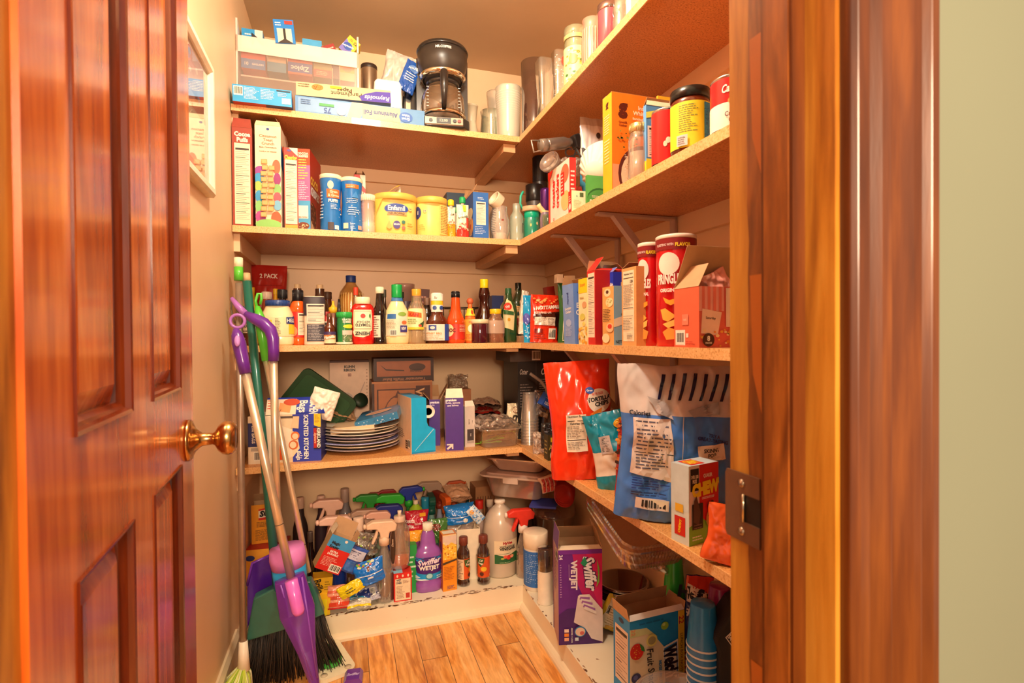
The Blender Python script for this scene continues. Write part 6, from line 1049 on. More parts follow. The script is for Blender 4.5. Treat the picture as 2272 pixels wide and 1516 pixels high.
bag('plastic_bag', 'thin crumpled clear bag lying over the tub of green cutlery', (p[0]-.005, p[1]-.075, Z4+H*.82+.002), (.165, .04, .15), 'f4e0cc', rot=(-82, 0, 4), wr=.014, seed=61, base=.6, bands=[(0, 1, CL('f0d8c4', .28, .08, 1.1))])
o = bag('marshmallow_bag', 'cream bag lettered in black script leaning behind the clear cup stack', (sX(1140, YE+.17, Z4), YE+.17, Z4), (.075, .04, .14), 'f0dcb4', [('T', 'ma', .55, .60, .22, '2a1c14', 0, .9, {'s': .4, 'b': .03}), ('E', .42, .82, .16, .09, '9a5a38'), ('E', .42, .82, .13, .07, 'e8c8a0')], rot=(0, 4, 8), wr=.004, seed=63, base=.7)
# nested clear cups at the corner
cupm = CL('f0e2d4', .20, .05, 1.0)
def cupstack(label, px, py, R, H, n, pitch, z, m, grp, up=False, words=None, flip=True):
    P_ = gp(px, py, z); first = None
    for i in range(n):
        w_ = f"{label}, {'lowest' if i == 0 else 'topmost' if i == n-1 else 'second third fourth fifth sixth seventh eighth ninth tenth eleventh twelfth'.split()[i-1]+' from the bottom'} of its stack"
        if first is None:
            prof = [(1.04, 0), (1.04, .02), (.98, .03), (.74, .97), (.70, 1), (0, 1)] if flip else PR['cup']
            first = o = MB().lathe(prof, m, R, H, seg=28, cap=False).build('plastic_cup')
        else: o = first.copy(); COL.objects.link(o)
        o.location = (P_.x, P_.y, z+i*pitch); tag(o, w_, 'cup', grp)
cupstack('tall clear plastic cup', 1176, 985, .034, .105, 9, .0115, Z4, cupm, 'clear cups at the shelf corner')
cupstack('wide clear plastic cup by the animal crackers', 1222, 975, .043, .06, 5, .011, Z4, cupm, 'wide clear cups')
bag('plastic_bag', 'small crumpled clear bag of picks between the cup stack and the animal cracker box', gp(1198, 1008, Z4)+Vector((0, .01, 0)), (.045, .03, .075), 'f0d8c0', wr=.008, seed=64, bands=[(0, 1, CL('f0d8c4', .4, .08, 1.1))])
# black appliance boxes in the corner
zt = sZ(804, XE+.03, YE+.13)-Z4
carton('appliance_box', 'black appliance carton with white script in the shelf corner', (sX(1206, YE+.14, Z4+.3), YE+.24, Z4), (.215, .19, zt), {'*': '2e2826', 'l': '332c2a'}, [('f', 'T', 'Oster', .6, .87, .09, 'ece4dc', 0, .28, {'s': .3, 'b': .02}), ('f', 'T', 'Oster', .12, .87, .07, 'c8beb8', 0, .16, {'s': .3}), ('f', 'R', .355, 0, .36, 1, '6a605a'), ('f', 'L', .42, .6, .68, .78, 6, 'a89c94'), ('f', 'L', .04, .4, .3, .72, 9, '8a7e78'), ('f', 'P', [(.12, .3), (.35, .3), (.35, .6)], '1c2450'), ('f', 'S', .2, .3, .4, .55, 3, ['e0e0f0'], .03), ('f', 'R', .78, .0, 1, 1, '241f1e')])
carton('appliance_box', 'shallow dark grey carton with a barcode lying on the black appliance carton', (sX(1200, YE+.14, Z4+.3), YE+.245, Z4+zt+.001), (.255, .20, .045), {'*': '5a4a42', 'l': '4a3e38'}, [('f', 'B', .36, .1, .5, .95)])
# tilted blue box, straw, flattened packet
p = pt(1216, 890, YE-.02)
carton('freezer_bag_box', 'royal blue and cream carton tipped over on the wide clear cups', (p.x, p.y+.02, p.z-.028), (.062, .05, .05), {'*': '2454b4', 't': 'e8c8a0'}, [('f', 'T', '100', .25, .25, .25, WHITE, 0, .3), ('f', 'T', 'FL', .7, .5, .3, WHITE, 0, .3), ('f', 'R', 0, .8, 1, 1, 'ecd0a8'), ('f', 'R', 0, .6, 1, .63, 'd8c0b0')], rot=(0, 32, 0))
q = MB().tube([pt(1176, 829, YE+.02), pt(1200, 846, YE+.02), pt(1212, 862, YE+.0), pt(1218, 890, YE-.02)], .006, M('8a786c', .5), 10); tag(q.build('hose'), 'bent grey plastic tube in front of the black appliance carton', 'tube')
bag('plastic_bag', 'crinkled clear and dark bag over the cup stack in the corner', pt(1192, 905, YE+.05)-Vector((0, 0, .03)), (.085, .05, .09), 'c8b0a0', rot=(0, 20, 0), wr=.014, seed=66, bands=[(0, 1, CL('b09a90', .35, .06, 1.3))])
# pink cup, white roll
p = pt(1262, 880, YE-.19)
tag(MB().lathe(PR['cup'], M('f0b0a0', .35), .038, .12, cap=False, ax=Matrix.Translation((p.x, p.y, p.z-.02)) @ Matrix.Rotation(-.28, 4, 'Y') @ Matrix.Rotation(.30, 4, 'X')).build('plastic_cup'), 'pale pink plastic cup tipped toward the room behind the red tortilla chip bag', 'cup')
tr_('paper_roll', 'white paper roll end just above the red tortilla chip bag', (1303, 1340, 820, .18), Z4, 'round', M('f0d0c0', .6), cat='paper roll')
# animal crackers and flat cartons
o = cg('animal_cracker_box', 'small black and yellow animal cracker carton on the corner of the lowest shelf', (1216, 1023), (1256, 1020), 966, .04, Z4, {'*': '4a4022', 'l': '3a3420', 't': '1a1a1a'}, [('f', 'R', .15, .72, .9, .9, 'e8c820'), ('f', 'T', 'KICKS', .55, .81, .1, '3a3420', 0, .6), ('f', 'T', 'Animal', .5, .52, .22, 'f0d060', 0, .9, {'b': .0}), ('f', 'E', .28, .2, .18, .17, 'ecdcc0'), ('f', 'E', .28, .2, .13, .13, '3a2018'), ('f', 'E', .75, .2, .18, .17, 'b8502c'), ('f', 'E', .75, .2, .12, .12, '5a2c18'), ('l', 'L', .2, .2, .8, .8, 4, 'c8b060')])
A = gp(1216, 1023, Z4)
bag('snack_bag', 'glittery black bag top standing behind the animal cracker carton', A+Vector((.03, .055, .03)), (.065, .03, .085), '2a2826', [('S', .05, .3, .95, .95, 60, ['6a6a78', '8a8a98', '1a1a1a'], .03)], wr=.005, seed=67)
cg('cracker_box', 'thin blue carton standing edge-on left of the red tortilla chip bag', (1253, 1037), (1263, 1036), 937, .018, Z4, {'*': '2a6aa0', 'f': '2a80c0'}, [('f', 'L', .1, .1, .9, .9, 10, 'a8d0e8')])
cg('cracker_box', 'lime green carton behind the red tortilla chip bag', (1264, 1030), (1285, 1027), 948, .03, Z4, '8ab03a')
# chip bags
def gbag(name, label, at_, dim, col, rz, tilt, **k):
    P_ = gp(*at_, Z4); return bag(name, label, (P_.x, P_.y+dim[1]*.45, Z4+.001), dim, col, rot=(k.pop('rx', 0), tilt, rz), **k)
gbag('tortilla_chip_bag', 'big red bag of tortilla chips on the lowest shelf', (1311, 1066), (.19, .085, .335), 'ee3a18', -20, -4, seed=70, wr=.006, base=.75, cat='chip bag', shiny=.18,
     dec=[('E', .80, .66, .19, .10, 'f8ead8'), ('T', 'TORTILLA', .80, .675, .034, '1a1614', 6, .34, {'b': .05}), ('T', 'CHIPS', .84, .635, .034, '1a1614', 6, .24, {'b': .05}), ('E', .66, .75, .065, .028, '2a5ab8'), ('T', 'Great', .66, .75, .016, WHITE, 0, .1), ('T', 'BITE SIZE', .78, .72, .018, 'd83a2c', 5, .2), ('P', [(.64, .555), (.84, .60), (.82, .52), (.66, .50)], 'f08a30'), ('T', 'Queso', .74, .545, .022, 'd8481c', 10, .18, {'s': .3}), ('P', [(.62, .46), (.92, .48), (.92, .39), (.64, .37)], '2a4ea8'), ('S', .66, .39, .74, .46, 5, ['f0f0f8'], .02), ('L', .75, .4, .9, .46, 3, 'd8e0f4'), ('R', .24, .25, .56, .56, 'f4e4cc'), ('T', 'Nutrition Facts', .40, .545, .018, '2a2422', 0, .28, {'b': .02}), ('R', .26, .505, .54, .51, '2a2422'), ('T', 'Calories 140', .42, .485, .018, '2a2422', 0, .26, {'b': .03}), ('L', .26, .36, .54, .465, 8, '8a7a6c'), ('R', .26, .345, .54, .35, '3a3230'), ('L', .26, .27, .54, .335, 5, '8a7a6c')])
gbag('popcorn_bag', 'teal and white snack bag slumped between the red and blue bags', (1400, 1090), (.15, .05, .21), '1690ac', -25, -12, seed=72, wr=.009, base=.6, cat='chip bag', shiny=.2, bands=[(0, .22, '1a90a8'), (.22, .52, 'ecdccc'), (.52, 1, '1592b0')],
     dec=[('E', .72, .84, .22, .07, 'f0b030'), ('T', 'Jolly', .72, .85, .06, 'c82a1c', 0, .35, {'b': .05}), ('E', .75, .66, .16, .09, 'c88a48'), ('R', .18, .5, .4, .72, 'c8bcb8'), ('L', .2, .52, .38, .7, 9, '6a6464'), ('R', .42, .36, .52, .42, '5a60a8'), ('R', .54, .36, .64, .42, '4a58a0'), ('T', 'f', .47, .39, .04, WHITE, 0, .1), ('R', .55, .26, .95, .31, '5a5a58'), ('L', .4, .28, .6, .34, 2, '8a7a78'), ('R', .7, .05, .95, .22, 'e8dccc')])
gbag('pretzel_bag', 'red bag with pretzel print squeezed left of the big blue popcorn bag', (1408, 1133), (.08, .03, .20), 'b0241c', -30, 3, seed=74, wr=.006, base=.6, cat='chip bag',
     dec=[('S', .0, .45, .35, 1, 40, ['c8702c', '3a1810', 'e09a48'], .07), ('R', .35, .68, .95, .86, '1c1412'), ('E', .8, .78, .15, .07, 'd83a3a'), ('P', [(.3, .66), (.95, .5), (.95, .66)], '3a1c38'), ('S', .0, .02, .25, .5, 12, ['c86a2c', '2a1410'], .06), ('R', .5, .1, .98, .42, 'f0e0cc'), ('L', .53, .12, .95, .4, 9, '5a4a44')])
gbag('popcorn_bag', 'huge blue and white popcorn bag with zebra-striped rolled top', (1524, 1163), (.27, .10, .34), '4e86dc', -24, 2, seed=76, wr=.008, base=.8, cat='popcorn bag', shiny=.2, bands=[(0, .68, '4a84dc'), (.68, 1, 'd8ccc8')], nu=60, nv=70,
     dec=[('P', [(.08, .30), (.46, .26), (.42, .66), (.10, .66)], 'ecdcd4'), ('T', 'Calories', .16, .69, .03, '1a1c30', 0, .2, {'b': .03}), ('L', .12, .45, .42, .65, 8, '5a5a70'), ('R', .11, .435, .44, .44, '1c1e30'), ('L', .12, .33, .42, .43, 5, '5a5a70'), ('L', .1, .2, .46, .28, 5, '1c3a90'), ('R', .14, .08, .42, .15, 'ecdcd4'), ('B', .15, .085, .41, .145), ('L', .1, .16, .4, .19, 2, '1c2a60'), ('R', .515, .3, .522, .68, 'd8ccd0'), ('T', 'TRY A\nGREAT-TASTING', .78, .55, .05, '1a2a70', -8, .34, {'b': .04}), ('P', [(.66, .40), (.9, .42), (.88, .52), (.64, .5)], 'f4e4d4'), ('T', 'SKINNY\nPOP', .77, .46, .055, '2a2a30', 4, .18, {'b': .03})]+
     [('P', [(.30+.085*i, .78), (.325+.085*i, .78), (.375+.085*i, .95), (.345+.085*i, .95)], '1a1e44') for i in range(8)]+[('P', [(.22, .80), (.38, .76), (.44, .66), (.30, .70)], 'b8b0b0'), ('P', [(.55, .72), (.8, .78), (.82, .70), (.6, .68)], 'a8a4a8')])
q = MB(); P_ = gp(1422, 1145, Z4)
rd = random.Random(9)
for i in range(5): q.lathe([(0, 0), (.8, .2), (1, .5), (.8, .85), (0, 1)], M('f0e0b8', .7), .007, .012, off=(rd.uniform(-.006, .006), rd.uniform(-.006, .006), .009*i), seg=9)
tag(q.build('popcorn', None, (P_.x-.004, P_.y+.0, Z4)), 'few popped kernels printed corner at the lower left of the big blue popcorn bag', 'popcorn'); bpy.data.objects['popcorn']['label'] = 'little heap of popped corn at the lower left corner of the big blue bag'
cg('snack_bar_box', 'green, red and white carton of chewy snack bars near the jamb on the lowest shelf', (1529, 1214), (1594, 1195), 1036, .045, Z4, {'*': '8ac038', 'l': 'd8e4e0', 't': 'c8d4d8'},
   [('f', 'P', [(0, .24), (0, 1), (.4, 1), (.4, .3)], 'ecd8c8'), ('f', 'P', [(.34, .36), (.34, 1), (1, 1), (1, .42), (.62, .25)], 'd8201c'), ('f', 'R', .04, .68, .32, .96, '2a201c'), ('f', 'T', 'OVER 1,000\nPRIZES', .18, .83, .10, 'f0dcb8', 0, .24, {'b': .04}), ('f', 'T', 'QUAKER', .62, .85, .045, 'f4e0d0', 0, .3, {'b': .04}), ('f', 'T', 'CHEWY', .64, .70, .15, 'f4d81c', 4, .6, {'b': .08}), ('f', 'T', 'CHOCOLATE CHIP', .62, .575, .03, 'f4e4d4', 0, .42, {'b': .03}), ('f', 'R', .08, .20, .44, .52, '2e2220'), ('f', 'P', [(.12, .3), (.3, .24), (.36, .40), (.22, .62), (.14, .56)], '5a4038'), ('f', 'L', .14, .2, .42, .27, 2, '8a6a60'), ('f', 'E', .74, .30, .2, .13, 'd8a058'), ('f', 'S', .58, .2, .9, .4, 18, ['4a2818', 'f0c888', '8a5228'], .02), ('f', 'E', .64, .46, .06, .05, '2a1612'), ('f', 'E', .74, .48, .06, .05, '2a1612'), ('f', 'L', .06, .06, .4, .13, 2, 'f0e8d8'),
    ('l', 'R', 0, .42, 1, 1, 'd0e0e4'), ('l', 'R', .2, .10, .8, .34, 'd0281c'), ('l', 'T', 'CHEWY', .5, .22, .12, 'f4d81c', 80, .5, {'b': .05}), ('l', 'R', .25, .4, .7, .5, 'e8b830'), ('t', 'R', .15, .1, .6, .9, 'd8281c'), ('t', 'T', 'CHEWY', .38, .5, .5, 'f4d020', 0, .4, {'b': .05})], cat='snack box')
P_ = gp(1618, 1243, Z4)
bag('candy_bag', 'glossy orange bag lying at the jamb end of the lowest shelf', (P_.x-.0, P_.y-.01, Z4+.0), (.12, .05, .10), 'f0622c', rot=(0, 10, -20), wr=.004, seed=78, base=.7, shiny=.1)
tr_('storage_container', 'dark round container between the red and blue bags at the wall', (1379, 1425, 905, .16), Z4, 'jar', M('2e2a30', .3), (1.0, .86, 1, BLACK), cat='container')
crr('tea_box', 'olive patterned carton behind the dark round container', (1378, 1388, 1425, 873, .21), Z4, {'*': '7a8a48', 'l': 'a8a890'}, [('f', 'R', .2, .1, .8, .8, '8a9a58'), ('f', 'L', .25, .2, .75, .7, 5, '4a5a30'), ('l', 'L', .1, .1, .9, .9, 9, '5a5040')])
# ================================================================ the raised step: cleaning things and kitchen ware
def gt(name, label, px, py, R_px, top, prof, col, cap=None, dec=(), z=ZS, **k):
    """round thing whose base centre is seen at (px,py) on the surface z; R_px = half width in pixels"""
    P_ = gp(px, py, z); d = proj(*P_)[2]; R = R_px*d/FPX; H = sZ(top, P_.x, P_.y)-z
    return turned(name, label, (P_.x, P_.y, z), R, H, prof, col, cap, dec, **k)
def spray(label, px, py, top, R_px, bodycol, headcol, body=.62, s=1., face=-90, dec=(), z=ZS, liquid=None, col2=None, prof=None, n=2, sy=1, y=None):
    if y is None: P_ = gp(px, py, z)
    else: P_ = Vector((sX(px, y, z+.1), y, z))
    d = proj(*P_)[2]; R = R_px*d/FPX; H = sZ(top, P_.x, P_.y)-z
    hb = H-.066*s
    r = turned('spray_bottle', label, P_, R, hb, prof or [(0, 0), (.92, 0), (1, .03), (1, .5), (.95, .62), (.6, .82), (.38, .94), (.36, 1)], bodycol, None, dec, liquid, sy, n, extra=1, cat='spray bottle')
    trigger(r, hb-.004, mat(headcol), s, col2 and mat(col2), face); return r
P_ = Vector
# soap pad carton and trash bag carton at the far left
y = YE+.13; cx = sX(590, y, .3); zb = sZ(1225, cx, y)
cg('trash_bag_box', 'yellow trash bag carton with a red lid at the left end of the step', (546, 1345), (632, 1336), 1222, .11, ZS, {'*': 'f0a838', 't': 'b8281c'}, [('f', 'T', "AMERICA'S #1", .55, .78, .07, '5a2c1c', 12, .6), ('f', 'E', .52, .35, .34, .3, 'd8281c'), ('f', 'E', .56, .32, .28, .25, 'f4d8b8'), ('f', 'T', 'GLAD', .6, .38, .12, '2a3a90', 14, .4, {'b': .05}), ('f', 'E', .12, .85, .12, .05, '2a3a80')])
A = gp(546, 1345, ZS); hz = sZ(1222, A.x, A.y)
q = carton('soap_pad_box', 'yellow soap pad carton standing on the yellow trash bag carton', (sX(588, A.y+.06, hz), A.y+.075, hz+.001), (.082, .055, sZ(1120, A.x+.05, A.y+.05)-hz), {'*': 'f4a428', 'r': '4a2018'}, [('f', 'P', [(.28, .88), (1, .96), (1, .62), (.28, .60)], 'd83020'), ('f', 'P', [(.28, .84), (1, .90), (1, .68), (.28, .66)], 'f4ecd8'), ('f', 'T', 'SOS', .62, .77, .14, '1c1820', 3, .7, {'b': .06, 's': .2}), ('f', 'L', .2, .42, .95, .56, 4, '5a3a20'), ('f', 'L', .15, .08, .9, .36, 10, '7a5028')], flaps={'k': (.04, 50, '8a2018'), 'r': (.03, 70, '3a1a14')})
# back row
def bk(fn, *a, **k): return fn(*a, **k)
def tz(name, label, l, r, top, s, prof, col, cap=None, dec=(), **k):
    p, R, H = onb(l, r, top, s, ZS); return turned(name, label, p, R, H, prof, col, cap, dec, **k)
tz('cleaner_bottle', 'dark bottle with a pinkish cap at the back left, beside the soap pad carton', 652, 684, 1104, .36, 'sauce', '3a2a28', (.5, .86, 1, 'e0b8a0'))
tz('cleaner_bottle', 'dark plum bottle with a pinkish screw cap in front of the back wall', 700, 728, 1100, .36, 'sauce', '3a2832', (.6, .86, 1, 'e8c0ac'))
tz('cleaner_bottle', 'tall clear bottle of dark liquid with a ridged cap', 744, 790, 1084, .33, 'bottle', G('a8a0a8', .5, .05, 1), (.40, .84, 1, G('c8a898', .7)), liquid=(.55, M('221c28')))
pk = 'f2c4ae'
spray('small bottle with a pale pink trigger head, upper one of two at the left', 735, 0, 1104, 17, M('b07a60', .3), pk, s=1.35, face=0, y=YE+.22)
spray('blue ribbed bottle with a pale pink trigger head, lower one of two at the left', 752, 0, 1141, 14, M('1c3c98', .25), pk, s=1.4, face=0, y=YE+.13)
spray('spray bottle with a green trigger head turned toward the wall, left one', 822, 0, 1094, 16, G('c8d0c0', .6), '2c9a34', s=1.2, face=0, y=YE+.30)
spray('spray bottle with a bright green trigger head and black body', 872, 0, 1093, 18, M('182820', .3), '3ac838', s=1.4, face=0, y=YE+.30)
spray('spray bottle with a navy blue trigger head', 868, 0, 1116, 16, M('2a3a90', .3), '24349a', s=1.35, face=0, y=YE+.21)
spray('spray bottle with a royal blue head and small red nozzle', 908, 0, 1077, 15, M('3a8a40', .3), '2038a8', s=1.2, face=180, col2='3ac040', y=YE+.33)
spray('spray bottle with a small dark red head behind the green ones', 838, 0, 1090, 10, M('8a1c1c', .4), 'a01c20', s=.9, face=0, y=YE+.38)
spray('second spray bottle with a dark red head, close to the bright green head', 864, 0, 1084, 10, M('8a1c1c', .4), '981a20', s=.9, face=0, y=YE+.38)
tz('cleaner_bottle', 'domed lime green bottle top with a white tip', 903, 945, 1110, .22, [(0, 0), (.9, 0), (1, .05), (1, .7), (.95, .74), (1.0, .76), (.95, .80), (.6, .90), (.3, .94), (.28, .95)], M('a8d838', .3), (.26, .95, 1, 'f0e4c8'))
spray('clear bottle with a translucent beige trigger head at the back, by the royal blue one', 958, 0, 1066, 14, G('b8b8a8', .5), G('c8a890', .75), s=1.35, face=0, y=YE+.40)
spray('dark teal spray bottle in front of the translucent beige one', 958, 0, 1096, 15, M('88b0a8', .3), '1c5a4c', s=1.15, face=-90, y=YE+.27)
tz('cleaner_bottle', 'sky blue rounded bottle shoulder left of the dark teal sprayer', 936, 953, 1103, .26, 'round', M('2a90b8', .3))
spray('grey bottle with a maroon trigger head', 976, 0, 1089, 12, M('98a0b8', .3), '8a3020', s=1., face=-70, y=YE+.28)
spray('white bottle with an orange trigger head, front one', 990, 0, 1097, 12, M('e8c8a8', .3), 'e86a28', s=1.05, face=-80, y=YE+.22)
spray('round orange bottle with a slim orange trigger head at the back wall', 1008, 0, 1065, 11, M('d8602c', .35), 'c85424', s=1., face=180, y=YE+.42)
tz('cleaner_bottle', 'bottle with a pointed black teal cap near the brown carton', 1031, 1046, 1085, .38, 'longneck', M('28504a', .3), (.5, .8, 1, '14302c'))
cb('storage_box', 'brown cardboard carton with slots at the back wall, under the foil pan', (1056, 1099, 1080, .36, .10), ZS, {'*': 'b07a50', 't': 'c08a5c'}, [('f', 'R', .1+.13*i, .55, .14+.13*i, .85, '6a4028') for i in range(6)])
tz('cleaner_bottle', 'bottle with a red screw cap between the blue wipes and the vinegar jug', 1050, 1079, 1110, .20, 'sauce', G('d8b8a8', .7), (.62, .88, 1, 'd0281c'))
tz('cleaner_bottle', 'bottle with a pale ribbed cap directly behind the vinegar jug', 1076, 1100, 1108, .26, 'sauce', G('d8b8a8', .7), (.6, .88, 1, 'ecd8c0', 1))
bag('cloth_bag', 'beige bagged cloth lying on the cleaning supplies behind the blue wipes', (sX(1024, YE+.27, .35), YE+.31, .325), (.11, .05, .10), 'e8b48c', rot=(-70, 0, 0), wr=.005, seed=80)
# middle row
spray('brown bottle with a translucent beige trigger head near the round pump bottle', 818, 0, 1126, 22, amb, G('e0b8a0', .85), s=1.35, face=0, y=YE+.20)
tz('cleaner_bottle', 'round bottle of brown liquid with a beige push-pull cap', 766, 828, 1148, .12, [(0, 0), (.92, 0), (1, .04), (1, .5), (.9, .66), (.5, .78), (.42, .84)], G('8a5a40', .5, .05, 1), (.36, .82, 1, 'e8c8b0'), liquid=(.6, amb))
tz('cleaner_bottle', 'small clear bottle of amber liquid behind the round pump bottle', 758, 790, 1162, .15, 'bottle', G('b08a70', .5, .05, 1), (.4, .86, 1, G('e0c0a8', .8)), liquid=(.6, amb))
spray('small bottle with a pinkish translucent trigger head', 845, 0, 1131, 14, G('a8c0a0', .6), G('f0b8a0', .8), s=1.1, face=0, y=YE+.12)
spray('clear bottle of brown liquid with a cream trigger head, behind the dish soap', 853, 0, 1151, 20, G('e8d8c8', .25, .05, 1.1), 'ecc8a8', s=1.3, face=0, liquid=(.5, amb), y=YE+.055)
bag('sponge_pack', 'red packet of delicate-care sponges at the middle of the step', (sX(925, YE+.17, .3), YE+.17, sZ(1182, sX(925, YE+.17, .3), YE+.17)), (.088, .045, .085), 'c8243c', [('T', 'Scotch\nBrite', .12, .5, .4, 'f4e4dc', 4, .5, {'b': .04}), ('T', 'Delicate Care', .62, .5, .12, 'f4d8d0', 2, .55, {'b': .02}), ('R', .6, .76, .85, .9, 'f0b030'), ('E', .68, .66, .06, .06, 'f4dcd8')], wr=.003, seed=82, base=.9, cat='sponge pack')
bag('sponge_pack', 'yellow and purple sponges wrapped in clear film under the red packet', (sX(918, YE+.14, .2), YE+.14, sZ(1216, sX(918, YE+.14, .2), YE+.14)), (.07, .06, .065), 'f0a838', bands=[(0, .5, '7a3a78'), (.5, 1, 'f4a830')], wr=.003, seed=83, base=.9, cat='sponge pack')
tz('cleaner_bottle', 'green carton-like bottle between the dish soap and the purple cleaner', 906, 930, 1212, .05, 'tub', M('1ca04a', .3), (1, .95, 1, '1c9040'), name=None) if False else carton('cleaner_box', 'green carton standing between the dish soap and the purple cleaner bottle', (sX(914, YE+.07, .2), YE+.10, ZS), (.036, .05, sZ(1212, sX(914, YE+.07, .2), YE+.07)-ZS), '1c9c46', [('f', 'L', .1, .3, .9, .8, 5, 'd8f0d8')])
bag('sponge_pack', 'green leafy patterned packet behind the orange carton', (sX(973, YE+.15, .25), YE+.15, sZ(1200, sX(973, YE+.15, .25), YE+.15)), (.078, .05, .085), '4a7a38', [('S', .05, .1, .95, .95, 40, ['2a4a20', '8ab058', '6a8a40'], .05), ('E', .35, .7, .22, .14, '7a3020')], wr=.003, seed=84, base=.9, cat='packet')
wx = sX(1022, YE+.14, .33); wz = sZ(1162, wx, YE+.14)
bag('wipes_pack', 'bright blue soft packet lying on top of the bottles left of the vinegar jug', (wx, YE+.16, wz), (.118, .07, .07), '1c80d8', [('S', .08, .5, .92, .85, 40, ['d8e8f4', '4aa8e8'], .02), ('R', 0, .40, 1, .43, 'e8f0f4'), ('E', .64, .22, .08, .12, 'f0ece0'), ('T', 'HONEST', .45, .2, .07, 'd8e8f4', 0, .4)], wr=.004, seed=86, base=.9, cat='wipes', rot=(0, -3, 0))
bag('wipes_pack', 'small white and blue packet hanging over the shoulder of the vinegar jug', (sX(1068, YE+.12, .34), YE+.12, sZ(1156, sX(1068, YE+.12, .34), YE+.12)), (.04, .02, .07), 'd8e8f4', [('S', .05, .05, .95, .95, 26, ['2a78c8', '3a98e0'], .08), ('E', .4, .8, .2, .12, 'f0b060')], rot=(0, -40, 0), wr=.003, seed=87, cat='packet')
bag('plastic_bag', 'clear film and folded papers packed under the bright blue packet', (sX(1020, YE+.14, .25), YE+.16, sZ(1192, sX(1020, YE+.14, .25), YE+.14)), (.13, .06, .05), 'd8b8a0', wr=.008, seed=88, base=.9, bands=[(0, 1, CL('d8c0b0', .6, .08, 1))])
# front row on the step
cg('wipes_box', 'red wet-wipes carton with a cream panel at the step edge', (874, 1337), (914, 1331), 1274, .06, ZS, {'*': 'd8241c', 'l': 'b81c18', 't': 'c82820'}, [('f', 'R', .08, .04, .93, .80, 'f0dcb8'), ('f', 'T', 'WET\nONES', .28, .70, .16, '2a2848', 0, .3, {'b': .04}), ('f', 'L', .15, .1, .6, .55, 9, 'a87860'), ('f', 'R', .66, .1, .88, .28, 'c83a30'), ('f', 'L', .5, .62, .88, .74, 3, 'a87860'), ('f', 'E', .2, .9, .05, .05, 'f4dcc8'), ('f', 'E', .5, .9, .05, .05, 'f4dcc8'), ('f', 'E', .8, .9, .05, .05, 'f4dcc8'), ('l', 'E', .5, .5, .18, .1, 'f0dcc8'), ('l', 'E', .5, .25, .18, .1, 'f0dcc8'), ('l', 'L', .2, .7, .9, .9, 2, 'f0d0c0'), ('t', 'R', 0, 0, .5, .4, '8ac0d8')])
A = gp(890, 1335, ZS); zt = sZ(1274, A.x, A.y)
dx = sX(888, A.y+.03, zt)
turned('dish_soap_bottle', 'clear curved dish soap bottle with amber soap standing on the red wipes carton', (dx, A.y+.034, zt+.001), .036, sZ(1137, dx, A.y+.03)-zt, [(0, 0), (.55, 0), (.8, .05), (.95, .14), (1, .3), (.98, .55), (.88, .72), (.6, .80), (.5, .84), (.5, .86)], G('f0d0b8', .2, .04, 1.2), (.56, .84, .93, G('f0d0b8', .85)), liquid=(.26, M('c8441c', .1, 0, .8)), sy=.5, dec=[('E', .25, .44, .10, .30, '2a1c18'), ('E', .25, .44, .085, .28, '4a3020'), ('T', 'Dawn', .25, .5, .07, 'e8c8a8', 90, .4, {'s': .3})], cat='bottle')
q = MB().lathe([(1, 0), (.9, .6), (1.1, 1), (0, 1)], 'f0d8c0', .007, .018, off=(0, 0, (sZ(1137, dx, A.y+.03)-zt)*.93)); q.build('nozzle', [o for o in COL.objects if o.name == 'dish_soap_bottle'][0])
wj = [(0, 0), (.93, 0), (1, .02), (1, .14), (.90, .16), (.93, .20), (.95, .40), (1, .43), (1, .56), (.85, .62), (.62, .66), (.58, .72), (.52, .82), (.38, .88), (.33, .90)]
gt('floor_cleaner_bottle', 'large purple floor cleaner bottle with a white cap', 950, 1306, 29, 1160, wj, M('9a5ab0', .18, 0, .5), (.36, .895, 1, M('fbf0dc', .3), 1), dec=[('R', -.05, .19, 1.05, .53, '18a0e0'), ('P', [(.0, .53), (1, .53), (1, .36), (.8, .29), (.5, .27), (.2, .30), (0, .40)], '4a1c78'), ('T', 'Swiffer', .5, .465, .085, 'f0e4f4', 6, .5, {'s': .35, 'b': .03}), ('T', 'WETJET', .5, .365, .06, WHITE, 0, .5, {'b': .05}), ('E', .5, .25, .09, .045, '3a8a98'), ('E', .5, .25, .07, .035, 'a8d8e0'), ('P', [(.0, .19), (.3, .24), (.2, .27), (0, .25)], 'd8f0f8'), ('P', [(.1, .19), (.5, .195), (.4, .215), (.2, .22)], 'e0f4f8'), ('L', .66, .2, .85, .26, 2, WHITE)], n=2.8, sy=.7)
cg('bag_box', 'orange and yellow flowered carton between the purple cleaner and the brown bottles', (983, 1314), (1014, 1308), 1189, .05, ZS, {'*': 'f0941c', 'l': 'c8602c', 't': 'e8903c'}, [('f', 'R', 0, .88, 1, 1, 'ecd0a0'), ('f', 'R', .02, .56, 1, .9, 'f4c440'), ('f', 'P', [(0, .86), (0, .98), (1, .98), (1, .8), (.6, .86), (.3, .80)], 'e0c8b8'), ('f', 'S', .05, .56, .95, .86, 46, ['f8dc60', 'e89820', 'c8681c', 'fae89a'], .07), ('f', 'P', [(.0, .47), (1, .53), (1, .56), (0, .51)], '4a3a28'), ('f', 'L', .08, .2, .85, .44, 9, 'b85c18'), ('f', 'L', .3, .03, .9, .10, 3, '5a3a78'), ('t', 'R', .1, .2, .9, .8, 'f4ecd4'), ('l', 'E', .5, .75, .35, .1, '6a2a48'), ('l', 'L', .2, .1, .8, .6, 9, 'f0b080')])
